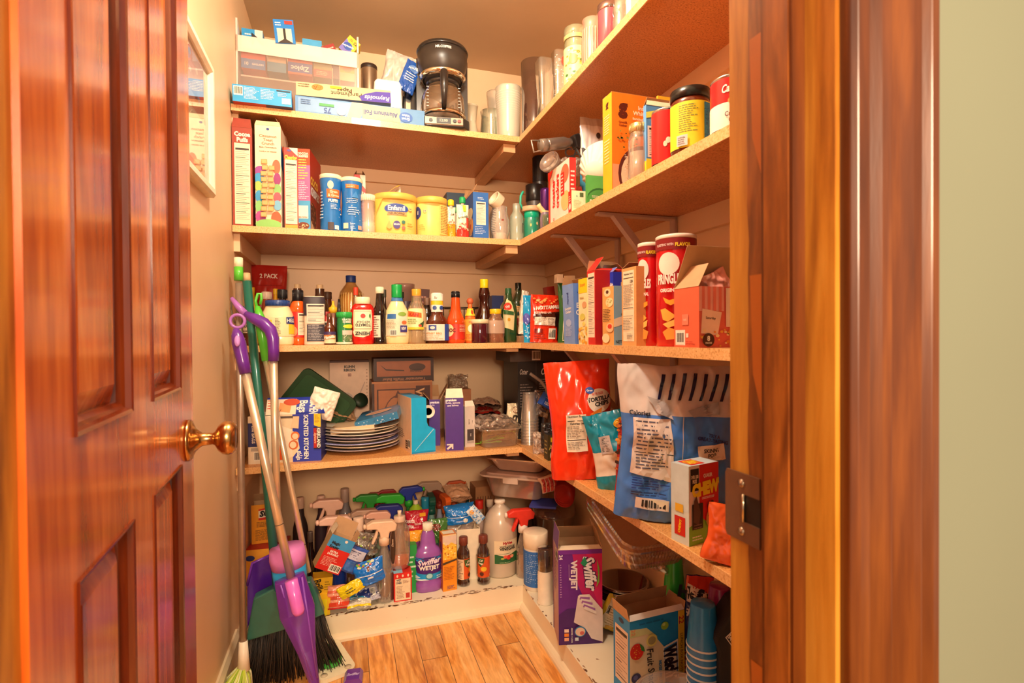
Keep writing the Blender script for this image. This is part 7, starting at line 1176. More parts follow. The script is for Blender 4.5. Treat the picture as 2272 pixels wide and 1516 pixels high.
cg('plain_box', 'plain white carton with open flaps behind the two brown bottles', (1015, 1287), (1066, 1283), 1176, .05, ZS, {'*': 'f8e8cc'}, flaps={'k': (.03, 50, 'fbeed6'), 'l': (.02, 40, 'fbeed6'), 'r': (.015, 30, 'f4e0c0')}, inner='ecd8b8')
def goo(label, px, py, r, top, rz, cap=True):
    return gt('polish_bottle', label, px, py, r, top, [(0, 0), (.93, 0), (1, .03), (.98, .08), (.86, .11), (.92, .15), (.92, .56), (1, .60), (.95, .70), (.66, .78), (.6, .84)], G('5a2c1c', .35, .05, 1), (.66, .84, 1, M('7a3828', .35), 1), liquid=(.60, M('2a100a', .1, 0, .8)), rot=(0, 0, rz), cat='bottle', dec=[('R', .1, .16, .95, .58, 'e0581c'), ('P', [(.12, .56), (.55, .56), (.5, .46), (.35, .38), (.15, .44)], '3a5a28'), ('T', 'Oil\nSoap', .34, .48, .10, 'f4e8d0', -8, .3, {'s': .3, 'b': .04}), ('E', .5, .34, .14, .05, 'f0c030'), ('E', .4, .24, .1, .04, '5a2818'), ('R', -.3, .16, .1, .58, 'e8c8a0'), ('L', -.25, .18, .06, .54, 12, '5a3a28'), ('T', '1', .8, .21, .05, 'f4e0c0', 0, .1)])
goo('brown-capped bottle of dark polish showing its cream side panel, left of its twin', 1029, 1297, 14, 1191, 62)
goo('brown-capped bottle of dark polish with its orange label facing out, right of its twin', 1073, 1293, 14.5, 1187, -12)
p = gp(1110, 1274, ZS)
jg = gt('vinegar_jug', 'translucent gallon jug of white distilled vinegar with a white cap', 1110, 1268, 38, 1108, 'jug', G('f4e0c8', .72, .2, .35), (.30, .955, 1.0, M('fbf0dc', .3), 1), liquid=(.50, G('e8c8a4', .6, .1, .3)), dec=[('R', .30, .20, .80, .51, 'ecd8b0'), ('R', .31, .205, .79, .505, 'f0dcb8'), ('R', .31, .205, .79, .34, '2a6a3c'), ('P', [(.31, .34), (.5, .30), (.79, .36), (.79, .34), (.31, .33)], 'f0dcb8'), ('T', 'HyVee', .55, .475, .035, 'b8242c', 0, .2, {'b': .05}), ('T', 'WHITE DISTILLED', .55, .435, .020, '2a2420', 0, .44, {'b': .03}), ('T', 'VINEGAR', .55, .405, .038, '2a2420', 0, .44, {'b': .04}), ('E', .56, .29, .045, .03, 'd8342c'), ('E', .50, .30, .035, .022, 'e86048'), ('E', .62, .30, .035, .022, 'f0a078'), ('E', .45, .28, .03, .012, 'b8c058'), ('L', .4, .22, .7, .235, 1, 'b8d0a0')])
spray('clear ridged bottle with a bright red trigger head right of the vinegar jug', 1161, 1278, 1126, 16, G('f0dcc8', .2, .04, 1.2), 'ee3a28', s=1.35, face=0, col2='f4e8dc', liquid=(.45, G('d8b090', .5)), prof=[(0, 0), (.92, 0), (1, .03)]+[(1-.05*(i % 2), .06+.045*i) for i in range(11)]+[(.8, .66), (.55, .85), (.4, .95), (.38, 1)])
gt('wipes_canister', 'blue canister of wipes with a domed cream lid at the corner of the step', 1189, 1302, 26.5, 1178, [(0, 0), (.97, 0), (1, .02), (1, .74)], M('f4e8d4', .3), (1.03, .735, 1.0, M('fae8cc', .3)), cat='canister', capname='lid', dec=[('R', -.2, .08, 1.2, .70, '2f74cc'), ('L', .1, .14, .75, .66, 16, 'a8c8ec')])
gt('coffee_grinder', 'small white coffee grinder with a smoked clear lid', 1210, 1336, 17, 1216, [(0, 0), (1.1, 0), (1.12, .02), (1.0, .04), (1, .55), (.96, .60)], M('f6e8d0', .2, 0, .4), (.95, .60, 1, G('4a3830', .65, .05, 1)), cat='coffee grinder', capname='lid')
# swiffer pad carton
sw = cg('mop_pad_box', 'tall purple and magenta mop pad carton with torn lid on the right step', (1240, 1432), (1337, 1427), 1222, .10, ZS, {'*': '6a2490', 'l': 'b88a90', 't': '7a2890'},
   [('f', 'P', [(.30, 1), (1, 1), (1, .12), (.75, .3), (.45, .62)], 'c01c6c'), ('f', 'P', [(.62, 1), (1, 1), (1, .3), (.8, .55)], 'd82068'), ('f', 'R', 0, .955, 1, 1, '7a2ca0'), ('f', 'P', [(0, .32), (.2, .38), (.45, .38), (.7, .25), (.95, 0), (0, 0)], '4a1c70'), ('f', 'T', 'WETJET', .335, .735, .135, 'f8ecf4', -90, .40, {'b': .05}), ('f', 'R', .235, .68, .242, .85, 'e0b8d8'), ('f', 'T', 'Swiffer', .72, .745, .25, '2a1a50', -84, .38, {'s': .3, 'b': .09}), ('f', 'T', 'Swiffer', .72, .745, .25, 'fbf4f8', -84, .38, {'s': .3, 'b': .04}), ('f', 'P', [(.5, .86), (.60, .93), (.66, .86), (.60, .82)], '2a9a68'), ('f', 'P', [(.88, .9), (.93, .8), (.93, .66), (.86, .6), (.90, .72)], '8ac048'), ('f', 'T', '24', .055, .93, .08, 'f4e8f4', -90, .07, {'b': .03}), ('f', 'L', .03, .5, .075, .86, 14, 'c8a0d0'),
    ('f', 'P', [(.44, .52), (.70, .53), (1, .36), (1, .02), (.74, .06), (.6, .17), (.34, .24)], 'ecdcd8')]+[('f', 'P', [(.45+.02*i, .50-.02*i), (.47+.02*i, .53-.02*i), (.68+.03*i, .53-.03*i), (.67+.03*i, .50-.03*i)], ['f4ece8', 'a868b8'][i % 2]) for i in range(7)]+[('f', 'R', .12, .14-.045*i, .22, .175-.045*i, ['f4d8c8', 'f08a2c', 'f0b090'][i]) for i in range(3)]+[('f', 'E', .48, .145, .13, .055, '3a8ac0'), ('f', 'E', .48, .143, .11, .045, 'ecccb8'), ('f', 'E', .52, .13, .05, .02, 'd86a60'), ('f', 'R', .36, .05, .44, .085, 'd8e8f4'), ('f', 'T', 'ABSORB + LOCK', .29, .11, .035, WHITE, -90, .16),
    ('l', 'L', .2, .5, .8, .9, 10, '6a3070'), ('l', 'B', .5, .86, .9, .97), ('l', 'R', 0, 0, .1, 1, '7a2c8c')], flaps={'k': (.05, 60, 'c89a70'), 'l': (.055, 85, '5a2088'), 'r': (.06, 75, 'c08a60'), 'f': (.022, 12, 'f0dcc0')})
# pouch leaning against the fruit snack carton
pA = gp(1345, 1420, ZS)
bag('snack_pouch', 'yellow-edged white pouch leaning between the purple and the blue carton', (pA.x+.01, pA.y+.03, ZS+.02), (.075, .022, .115), 'f4cc28', [('R', .14, .08, .86, .92, 'f0dfbc'), ('L', .3, .2, .8, .8, 9, 'b8a070'), ('R', .16, .5, .28, .72, '4a4034'), ('E', .6, .14, .2, .05, 'e8b020')], rot=(12, 24, -15), wr=.003, seed=90, cat='pouch')
# fruit snack carton
zt = ZS+.205; A = gp(1397, 1381, zt); B = gp(1518, 1352, zt); v = B-A; w = v.length; an = math.atan2(v.y, v.x); n_ = Vector((-math.sin(an), math.cos(an), 0)); dC = .075; c = (A+B)/2+n_*dC/2
carton('fruit_snack_box', 'blue fruit snack carton with torn open top and sideways lettering', (c.x, c.y, ZS), (w, dC, .205), {'*': '2296dc', 'l': '2a90d0', 'r': 'f0c828'},
   [('f', 'P', [(0, 0), (.62, 0), (.66, .55), (.42, .78), (.2, .88), (0, .90)], 'ecdcb8'), ('f', 'P', [(.0, .9), (.3, .88), (.5, .74), (.3, .80), (0, .80)], 'd8e0a0'), ('f', 'R', .88, 0, 1, 1, 'f4d030'), ('f', 'T', '22', .06, .86, .07, 'f0a070', -90, .1), ('f', 'T', '22', .94, .88, .09, 'c8281c', -90, .14), ('f', 'T', 'LUNCH BOX NOTES', .945, .45, .05, '8a6a18', -90, .55, {'b': .02}), ('f', 'E', .12, .62, .12, .10, 'd8281c'), ('f', 'S', .05, .54, .2, .7, 16, ['f0c040'], .01), ('f', 'P', [(.16, .72), (.24, .66), (.26, .60), (.2, .62)], '3a8a3a'), ('f', 'E', .10, .30, .085, .06, '34386a'), ('f', 'E', .09, .31, .04, .03, '5a60a0'), ('f', 'E', .62, .86, .07, .05, '98cc48'), ('f', 'E', .60, .88, .03, .02, 'c8e890'), ('f', 'E', .38, .72, .10, .075, 'e8e080'), ('f', 'E', .38, .72, .07, .05, 'a8a070'), ('f', 'P', [(.58, .60), (.86, .66), (.88, .10), (.60, .16)], 'fbf4e4'), ('f', 'P', [(.60, .58), (.84, .63), (.86, .12), (.62, .18)], '2a80c0'), ('f', 'P', [(.61, .56), (.82, .61), (.84, .14), (.63, .2)], 'f8f0dc'),
    ('f', 'T', "Welch's", .73, .38, .22, '1c1a30', -86, .46, {'b': .07}), ('f', 'T', 'MIXED FRUIT', .53, .30, .05, '2a80c0', -88, .3, {'b': .05}), ('f', 'T', 'Fruit Snacks', .36, .36, .12, '2a2420', -86, .55, {'s': .2}), ('l', 'N', .12, .15, .9, .84, 'e8d0bc', 16), ('l', 'E', .5, .93, .15, .03, '1a3a60'), ('f', 'L', .15, .93, .6, .98, 1, '1a70b0')], rot=(0, 0, math.degrees(an)), flaps={'f': (.014, 60, WHITE), 'k': (.035, 75, KRAFT), 'l': (.03, 100, KRAFT), 'r': (.02, 110, KRAFT)})
# cup stacks in bags
def colcups(label, px, X_, R, H, n, pitch, col, rim, grp):
    P0 = Vector((X_, sY(px, X_, .25), ZS)); first = None; words = 'lowest,second,third,fourth,fifth,sixth,seventh,eighth,ninth,tenth,eleventh,twelfth'.split(',')
    for i in range(n):
        if first is None:
            m = MB().lathe([(1.04, 0), (1.05, .02), (1.0, .035)], M(rim, .3), R, H, seg=32, cap=False).lathe([(1.0, .035), (.75, .97), (.71, 1), (0, 1)], M(col, .25, 0, .3), R, H, seg=32, cap=False)
            first = o = m.build('plastic_cup')
        else: o = first.copy(); COL.objects.link(o)
        o.location = (P0.x, P0.y, ZS+i*pitch); tag(o, f"{words[i] if i < n-1 else 'topmost'} {label}", 'cup', grp)
colcups('blue plastic cup of the upside-down stack with pale rims by the black bag', 1560, .80, .037, .10, 12, .017, '2a8ad8', 'e0ecf4', 'blue cups')
colcups('red and white ridged cup in the stack behind the blue fruit snack carton', 1519, .872, .030, .10, 7, .013, 'b8442c', 'f0e0d0', 'red cups')
colcups('green plastic cup in the stack beside the printed cup bag', 1496, .875, .030, .11, 11, .0185, '3ac048', '2c9a3c', 'green cups')
colcups('purple plastic cup of the stack under clear film', 1598, .872, .034, .11, 11, .0195, '8a1c60', 'a83a80', 'purple cups')
P0 = Vector((.868, sY(1519, .868, .3)+.10, ZS))
bag('cup_bag', 'printed bag of party cups with a blue, red and white label', (.874, sY(1519, .868, .3)-.035, ZS+.085), (.070, .018, .20), '2c3a80', [('R', 0, .78, 1, 1, 'd8442c'), ('P', [(.04, .66), (.74, .60), (.76, .80), (.05, .90)], 'f4ecdc'), ('T', 'Hefty', .40, .74, .15, '1c1a24', -6, .58, {'b': .06}), ('T', '#1', .28, .54, .12, 'f0ece4', -4, .2, {'b': .03}), ('T', 'PARTY\nCUP', .55, .54, .12, 'e0dce8', -4, .26), ('T', 'ON!', .76, .33, .12, 'f4ecdc', 0, .3, {'b': .05}), ('R', .55, 0, 1, .22, 'b8281c'), ('T', '16', .78, .12, .09, 'f4e4d8', 0, .3)], rot=(0, 4, -22), wr=.003, seed=92, base=.9, cat='bag', shiny=.15)
bag('plastic_wrap', 'gathered clear film drawn over the party cups', (P0.x-.02, P0.y-.03, ZS+.25), (.09, .03, .09), 'e0c8c0', rot=(-10, 22, -20), wr=.014, seed=93, base=.7, bands=[(0, 1, CL('e0c4bc', .14, .06, 1.4))], cat='wrap')
# black lunch bag
P0 = Vector((.835, sY(1618, .835, .3), ZS))
q = MB(); poly = [(-.045, 0), (.05, 0), (.05, .31), (.01, .31), (-.012, .298), (-.034, .262), (-.048, .235), (-.05, .22), (-.042, .20)]
q.prism([(a, b) for a, b in poly], 0, .09, M('1c1a1c', .75), 'y')
decals(q, lambda x, y_, k: Vector((-.05+x, -.0006-k, .145+y_)), .12, .150, [('P', [(.18, .62), (.38, .80), (.58, .58), (.38, .40)], 'd8d4d0'), ('P', [(.20, .62), (.38, .78), (.56, .58), (.38, .42)], '26242a'), ('T', 'FULTON\nBAG CO', .38, .6, .16, 'e8e4e0', -48, .26, {'b': .02})])
o = q.build('lunch_bag', None, (P0.x+.0, P0.y-.03, ZS), (0, 0, -28), bevel=.006); tag(o, 'black fabric lunch bag with a small diamond tag by the door jamb', 'bag')
# clear bowl in the lowest corner
zt = ZS+.10; A = gp(1495, 1500, zt); q = turned('mixing_bowl', 'clear plastic bowl at the bottom in front of the fruit snack carton', (A.x-.035, A.y-.075, ZS), .100, .10, [(0, 0), (.5, 0), (.75, .2), (.92, .6), (1, .95), (1.05, .96), (1.05, 1), (.98, 1), (.9, .6), (.7, .22), (0, .08)], G('f0e0d0', .3, .06, 1), cat='bowl')
bag('plastic_bag', 'crumpled white plastic bag sitting in the clear bowl', (A.x-.055, A.y-.075, ZS+.03), (.12, .08, .09), 'f4e4d4', wr=.014, seed=95, base=.8, bands=[(0, 1, CL('f8e8dc', .7, .1, .8))])
# foil pan, clear tub, pot and sleeves stacked in the corner of the step
tc_ = pt(1160, 1100, YE+.16); tz0 = sZ(1116, XE-.0, YE+.03)
ft = M('ecdccc', .25, .85)
fc = empty('storage_tub', 'large clear plastic tub with a hinged cream-rimmed lid under the foil pan', 'storage tub', (XE+.055, YE+.17, tz0-.004), (0, 0, -38))
cpl = CL('f0d4c0', .42, .12, .6)
tubmesh(MB(), .20, .25, .17, .215, .082, .035, cpl).build('tub', fc)
q = MB(); n = 28
def slab(mb, w, d, r, z0, z1, c): 
    a, b_ = rring(w, d, r, z0), rring(w, d, r, z1); k = len(a); mb.add(a+b_, [(i, (i+1) % k, (i+1) % k+k, i+k) for i in range(k)]+[tuple(reversed(range(k))), tuple(range(k, 2*k))], c, False); return mb
slab(q, .285, .245, .04, .083, .089, CL('f8dcc8', .65, .1, .5)); slab(q, .24, .20, .03, .089, .095, CL('f4c8b4', .6, .1, .5)); q.build('lid', fc)
MB().box((-.03, -.128, .066), (.03, -.121, .088), CL('f8e4d4', .6)).build('latch', fc)
MB().box((-.145, -.03, .066), (-.138, .03, .088), 'd83a30').build('latch', fc)
fp = empty('foil_pan', 'crimped aluminium foil roasting pan resting on the clear tub', 'pan', (XE+.065, YE+.175, tz0+.095), (0, 0, -38))
q = MB(); NP = 96
def ring(w, d, r, z, amp):
    o_ = []; base_ = rr(w, d, r, 23)
    for i, (a, b_) in enumerate(base_):
        k = 1+amp*(1 if i % 2 else -1); o_.append(Vector((a*k, b_*k, z)))
    return o_
R_ = [ring(.17, .13, .03, .0, 0), ring(.18, .14, .03, .001, 0), ring(.235, .195, .035, .052, .012), ring(.26, .215, .04, .052, .0), ring(.262, .217, .04, .048, 0)]
k = len(R_[0]); V = [v for r_ in R_ for v in r_]; F = [(j*k+i, j*k+(i+1) % k, (j+1)*k+(i+1) % k, (j+1)*k+i) for j in range(4) for i in range(k)]+[tuple(reversed(range(k)))]
q.add(V, F, ft, False); q.build('pan', fp, solid=.0008)
q = MB(); slab(q, .15, .11, .03, .003, .006, M('3a2a24', .25, .5)); q.build('broiler_rack', fp)
# stand of pots below the tub
gt('stock_pot', 'dark brown translucent bowl with a wide rim below the clear tub', 1228, 1245, 48, 1122, [(0, 0), (.7, 0), (.8, .05), (.95, .85), (1.03, .87), (1.03, .92), (.98, .93), (.98, 1), (0, 1)], G('7a4a34', .55, .06, 1), cat='bowl')
gt('food_tub', 'low tub carrying the big clear tub beside the vinegar jug', 1170, 1225, 26, 1136, 'round', M('3a2420', .3), cat='container')
carton('pan_lid', 'blue flat plastic edge jutting out below the clear tub', (XE+.10, YE+.03, tz0-.016), (.10, .10, .008), '2a3c98', rot=(0, 0, -30), cat='mat')  # a blue pan lid showing under the tub
sl = pt(1252, 1098, YE-.10)
for k in range(4): tag(MB().lathe([(0, 0), (.8, 0), (1, .3), (1, .34), (.78, .06), (0, .05)], M('b82a20', .3), .042, .05, ax=Matrix.Translation(sl+Vector((.004*k, .007*k+.02, -.01+.004*k))) @ Matrix.Rotation(1.2, 4, 'X') @ Matrix.Rotation(.15, 4, 'Y'), cap=False, seg=40).build('paper_bowl'), ['front', 'second', 'third', 'rear'][k]+' red bowl of the nest tucked under the lowest shelf', 'bowl', 'red paper bowls')
o = bag('bowl_sleeve', 'red and white checked plastic sleeve of the nested red bowls', sl+Vector((.0, .07, .0)), (.11, .05, .06), 'e0b8a0', [('T', '10', .8, .5, .3, '4a2a20', 0, .4)]+[('P', [(.04+.14*i, .1), (.14+.14*i, .1), (.2+.14*i, .9), (.1+.14*i, .9)], 'b82a20') for i in range(4)], rot=(0, -18, -20), wr=.004, seed=97, shiny=.2)
yA = YE-.22
def tray3(label, c, w, d, rot, H=.05, a_=.2):
    q = MB(); m_ = CL('ecd4c4', a_, .06, 1.0)
    def rg(w_, d_, r_, z_, fl_=0):
        base_ = rr(w_, d_, r_, 6); o_ = []
        for i in range(len(base_)):
            a, b_ = Vector(base_[i]+(0,)), Vector(base_[(i+1) % len(base_)]+(0,)); m2 = max(1, int((b_-a).length/.005))
            for j in range(m2): o_.append(a.lerp(b_, j/m2))
        n2 = 160; tot = len(o_); res = []
        for i in range(n2):
            f = i*tot/n2; j = int(f); v = o_[j].lerp(o_[(j+1) % tot], f-j); v = v*(1+(fl_ if i % 2 else -fl_)); res.append(Vector((v.x, v.y, z_)))
        return res
    R_ = [rg(w, d, .045, 0), rg(w, d, .045, .006), rg(w-.022, d-.022, .04, .006), rg(w-.028, d-.028, .04, .012, .004), rg(w-.055, d-.055, .035, H, .010), rg(w-.08, d-.08, .03, H+.004)]
    k = 160; V = [v for r_ in R_ for v in r_]; F = [(j*k+i, j*k+(i+1) % k, (j+1)*k+(i+1) % k, (j+1)*k+i) for j in range(5) for i in range(k)]+[tuple(range(5*k, 6*k))]
    q.add(V, F, m_, False); o = q.build('clamshell_tray', None, c, rot); return tag(o, label, 'food tray', 'clear food trays')
x_ = XE+.035
for k, lab in enumerate(('clear fluted food tray tilted under the right arm of the lowest shelf, front one', 'clear fluted food tray nested behind the front one under the lowest shelf')):
    yN = sY(1388, x_, .27); zN = sZ(1262-14*k, x_, yN); yF = sY(1290, x_, .43); zF = sZ(1108, x_, yF)
    A_, B_ = Vector((x_, yN, zN)), Vector((x_, yF, zF)); Lt = (B_-A_).length; c_ = (A_+B_)/2+Vector((.115, 0, .012*k))
    tray3(lab, c_, .23, Lt, (math.degrees(math.atan2(zF-zN, yF-yN)), 0, 0), -.042, .14)
tr_q = gp(1440, 1390, ZS)
for k in range(4):
    o = MB().lathe([(0, 0), (.72, 0), (.98, .93), (1.04, .94), (1.04, 1), (.96, 1), (.68, .06), (0, .05)], G('5a2410', .75, .05, 1), .078, .11, seg=48, cap=False).build('plastic_tub', None, (.832, sY(1408, .832, .2)+.07, ZS+.012*k))
    tag(o, ['lowest', 'second', 'third', 'topmost'][k]+' brown clear tub of the nested stack behind the fruit snack carton', 'tub', 'brown nested tubs')
# ---------------------------------------------------------------- heap at the left of the step
def at_(px, py, y): return pt(px, py, y)
p = at_(712, 1205, YE+.03)
mg = carton('sponge_box', 'red and blue eraser sponge carton tipped over on the heap', (p.x-.035, p.y, p.z-.075), (.085, .05, .115), {'*': 'd8241c', 'r': 'e8d4c0', 'l': 'b8986c'},
   [('f', 'R', 0, .66, 1, 1, '3a9ad8'), ('f', 'T', 'Magic\nEraser', .32, .74, .19, '16181c', 0, .6, {'b': .05}), ('f', 'E', .66, .92, .06, .04, 'f4e8d8'), ('f', 'T', 'EXTRA\nDURABLE', .4, .52, .13, 'f8ece0', 0, .55, {'b': .04}), ('f', 'L', .1, .14, .75, .40, 7, 'f0b8a8'), ('f', 'B', .5, .04, .95, .24), ('r', 'P', [(0, .5), (.4, .3), (.4, 1), (0, 1)], 'd83024'), ('r', 'R', .45, .5, 1, 1, '4aa0d0'), ('r', 'P', [(.3, .1), (.5, .5), (.8, .7), (.6, .3)], 'd8602c')], rot=(0, -34, 14), flaps={'l': (.03, 80, 'ecd8b8'), 'k': (.05, 95, 'f0dcb8'), 'r': (.03, 90, 'e8d0a8')})
mg.rotation_euler = (0, math.radians(30), math.radians(10))
p = at_(722, 1262, YE+.03); mg.location = (p.x-.0, p.y, p.z+.0)
hp = [('sponge_pack', 'blue printed sponge pack in clear film, upper left of the heap', (762, 1262), (.10, .05, .085), '3a5ab0', (0, 30, 0), YE+.05, [('R', .05, .55, .95, .9, 'c8c8dc'), ('L', .1, .6, .9, .86, 4, '2a2a60'), ('R', .3, .1, .75, .5, '2a70c8'), ('L', .05, .08, .28, .5, 4, 'b8c0e0')], 'sponge pack'),
      ('wipes_pack', 'bright blue wipes packet in the middle of the heap', (824, 1290), (.108, .05, .075), '1a78dc', (0, -12, 0), YE+.035, [('R', .1, .44, .95, .48, 'd8e8f4'), ('T', 'PET CARE', .6, .68, .12, 'd8e8f4', 4, .4, {'b': .03}), ('R', .48, .62, .56, .8, '8a4a28'), ('R', .42, .3, .6, .38, 'd8e0e8'), ('S', .2, .8, .7, 1, 16, ['f4ecc8', '8ac048', 'd83a2c'], .05)], 'wipes'),
      ('sponge_pack', 'yellow wrapped sponge wedge under the blue packets', (784, 1316), (.085, .03, .040), 'f4d81c', (0, -24, 0), YE+.02, [('L', .3, .3, .7, .7, 2, '4a4020')], 'sponge'),
      ('sponge_pack', 'red and cream striped scrub pad packet at the step edge', (751, 1350), (.072, .035, .072), 'f0a080', (-20, 2, 0), YE+.02, [('R', 0, .1, 1, .28, 'e04a30'), ('R', 0, .4, 1, .55, 'd8583c'), ('R', 0, .68, 1, .78, 'e0684c'), ('R', .0, .0, 1, .06, 'd01c20')], 'scrub pad'),
      ('detergent_packet', 'silver and navy foil packet right of the yellow wedge', (818, 1335), (.085, .02, .05), 'b0b0c0', (-30, -8, 0), YE+.03, [('R', .1, .2, .6, .8, '2a3a80'), ('B', .6, .3, .8, .8), ('S', .0, .0, 1, 1, 14, ['e8e8f0', '3a3a60'], .05)], 'packet'),
      ('detergent_packet', 'white, blue and yellow flat packet at the very edge of the step', (797, 1352), (.078, .016, .052), 'e8e0cc', (-62, 0, 0), YE-.0, [('R', 0, .62, 1, 1, '3a9ac8'), ('R', 0, 0, 1, .14, 'f4d820'), ('L', .1, .3, .6, .55, 3, '6a6a80'), ('B', .15, .66, .45, .92)], 'packet'),
      ('plastic_bag', 'crumpled clear film with green sprigs on top of the heap', (800, 1225), (.12, .06, .07), 'd8d8c8', (0, 10, 0), YE+.10, [('S', .1, .3, .9, .9, 24, ['a8c858', 'd8d0a0', '8a3a28'], .03)], 'bag')]
for i, (nm, lab, (px, py), dim, c, rt, yy, dc, ct) in enumerate(hp):
    P0 = at_(px, py, yy)
    bag(nm, lab, (P0.x, P0.y, max(P0.z, ZS+.012)), dim, c, dc, rt, .0035 if nm != 'plastic_bag' else .014, 100+i, .85, ct, shiny=.18, bands=[(0, 1, CL('e0d8c8', .3, .08, 1.2))] if nm == 'plastic_bag' else None)
for i, (lab, l, r, top, s, dzz) in enumerate((('yellow soap pad carton lying open next to the purple sweeper', 690, 733, 1268, .05, .055), ('yellow flat carton at the step edge below the other yellow carton', 694, 730, 1324, .01, 0))):
    pp, dd = bxb(l, r, top, s, .05, ZS+dzz); carton('soap_pad_box', lab, (pp[0], pp[1], ZS+dzz), (dd[0], .05, min(dd[2], .055)), {'*': 'f4c422', 'l': 'f0a81c'}, [('f', 'T', 'Brillo', .3, .5, .4, '1c1a18', -70, .9, {'s': .2, 'b': .03}), ('f', 'L', .6, .2, .9, .8, 4, '8a6a18')] if i == 0 else [('f', 'R', 0, 0, .8, 1, 'f4e01c')], rot=(0, 6-4*i, 6))
# fill of dark bottles seen between the heads
for i, (px, tp, s) in enumerate(((690, 1180, .12), (795, 1185, .24), (888, 1150, .14), (1000, 1140, .30))):
    tz('cleaner_bottle', ['dark bottle low behind the red and blue eraser carton', 'short dark bottle hidden behind the round pump bottle', 'dark bottle between the cream sprayer and the red sponge packet', 'dark bottle under the beige bagged cloth'][i], px-12, px+12, tp, s, 'sauce', dk, (.5, .86, 1, '4a3a34'))
# ---------------------------------------------------------------- long handled tools leaning in the left corner
sil = M('ecdcc0', .3, .7); pur = M('6a2a9a', .28, 0, .4); lil = M('b070c8', .3, 0, .3); teal = M('1c6a5a', .35, 0, .3); grn = M('5ac838', .3, 0, .4)
def T(*a): return [pt(*q) for q in a]
y1_, y2_ = 1.73, 1.585
pa = empty('mop', 'silver pole with a white and green grip standing nearest the left wall', 'mop', (0, 0, 0))
A, B = pt(529, 573, y1_), pt(540, 1432, y2_)
def lerp(a, b, t): return a+(b-a)*t
MB().tube([lerp(A, B, .07), B], .0095, M('b09a88', .35, .6), 14).build('pole', pa)
MB().tube([A, lerp(A, B, .027)], .0125, M('f4e8c8', .35), 16).build('end_cap', pa)
MB().tube([lerp(A, B, .026), lerp(A, B, .062)], .0128, grn, 16).build('grip', pa)
MB().tube([lerp(A, B, .99), lerp(A, B, 1.06)], [.011, .016], M('f0e4cc', .4), 12).build('socket', pa)
q = MB(); rd = random.Random(12); hb_ = lerp(A, B, 1.05)
for i in range(160):
    a = rd.uniform(-.055, .02); b_ = rd.uniform(-.04, .04); q.tube([hb_+Vector((a*.2, b_*.3, 0)), hb_+Vector((a*.8, b_*.9-.01, -.03)), Vector((max(hb_.x+a, XL+.01), hb_.y+b_*1.3-.02, .006))], .0022, rd.choice(['c8d848', 'e8e8c0', 'a0c030', 'dce090']), 5)
o = q.build('microfiber_strands', pa); o['kind'] = 'stuff'
# purple handled sweepers
def sweeper(label, top, body, end, polepts):
    pass
s1 = empty('sweeper', 'sweeper with a looped purple handle in front of the left wall', 'sweeper', (0, 0, 0))
yH = 1.59
rc_ = pt(527, 713, yH+.02)
MB().tube([rc_+Vector((.018*math.cos(a*PI/8), 0, .018*math.sin(a*PI/8))) for a in range(16)], .0045, lil, 8, closed=True).build('hanging_loop', s1)
a0, a1, a2 = T((523, 730, yH+.01), (533, 775, yH), (545, 829, yH-.01))
MB().tube([a0, lerp(a0, a1, .3), lerp(a0, a1, .7), a1, lerp(a1, a2, .5), a2], [.007, .015, .018, .0175, .016, .015], pur, 16).build('handle', s1)
q = MB(); bc = pt(527, 757, yH-.018); q.lathe([(0, 0), (.9, 0), (1, .5), (.8, 1), (0, 1)], M('c890e0', .3), .0075, .006, sy=2.1, ax=Matrix.Translation(bc) @ Matrix.Rotation(PI/2, 4, 'X')); q.build('button', s1)
pB_ = pt(646, 1282, 1.565); MB().tube([a2, pB_], .0115, sil, 16).build('pole', s1)
jr = lerp(a2, pB_, .735); dd_ = (pB_-a2).normalized(); MB().tube([jr-dd_*.0008, jr+dd_*.0008], .0119, '3a302c', 16).build('joint_line', s1)
# wedge-shaped base, tip resting on the floor
tip = pt(704, 1527, 1.545); up_ = (pB_-tip).normalized()
w0 = (pt(681, 1280, 1.565)-pt(615, 1290, 1.565)).length
side = Vector((.96, .1, .1)); side = (side-up_*side.dot(up_)).normalized(); nrm_ = up_.cross(side).normalized()
L_ = (pt(648, 1280, 1.565)-tip).length
q = MB()
sec = [(0, .011, .010), (.35, .024, .016), (.7, .046, .022), (1, w0/2, .026)]
V = []; F = []
for t, hw, th in sec:
    c = tip+up_*L_*t+side*(-.004)
    for a, b_ in ((-1, -.4), (-.5, -1), (.5, -1), (1, -.4), (1, .6), (.4, 1), (-.4, 1), (-1, .6)): V.append(c+side*hw*a+nrm_*th*b_)
for j in range(3): F += [(j*8+i, j*8+(i+1) % 8, (j+1)*8+(i+1) % 8, (j+1)*8+i) for i in range(8)]
F += [tuple(reversed(range(8))), tuple(range(24, 32))]; q.add(V, F, pur, True); q.build('sweeper_head', s1, bevel=.002)
vsgn = -1 if (CAM-pB_).dot(nrm_) < 0 else 1
q = MB(); c0 = tip+up_*L_*1.0+nrm_*vsgn*.0275; c1 = tip+up_*L_*.70+nrm_*vsgn*.024
q.tube([c0, lerp(c0, c1, .9), c1], [.017, .017, .013], M('e070d8', .25, 0, .4), 16, flat=1); 
q.build('release_latch', s1)
for sd in (-1, 1):
    q = MB(); e0 = tip+up_*L_*.99+side*sd*(w0/2*.72)+nrm_*vsgn*.0225; e1 = tip+up_*L_*.1+side*sd*.006+nrm_*vsgn*.010
    q.tube([e0, e1], .003, M('8a4ab8', .3), 8); q.build('edge_rib', s1)
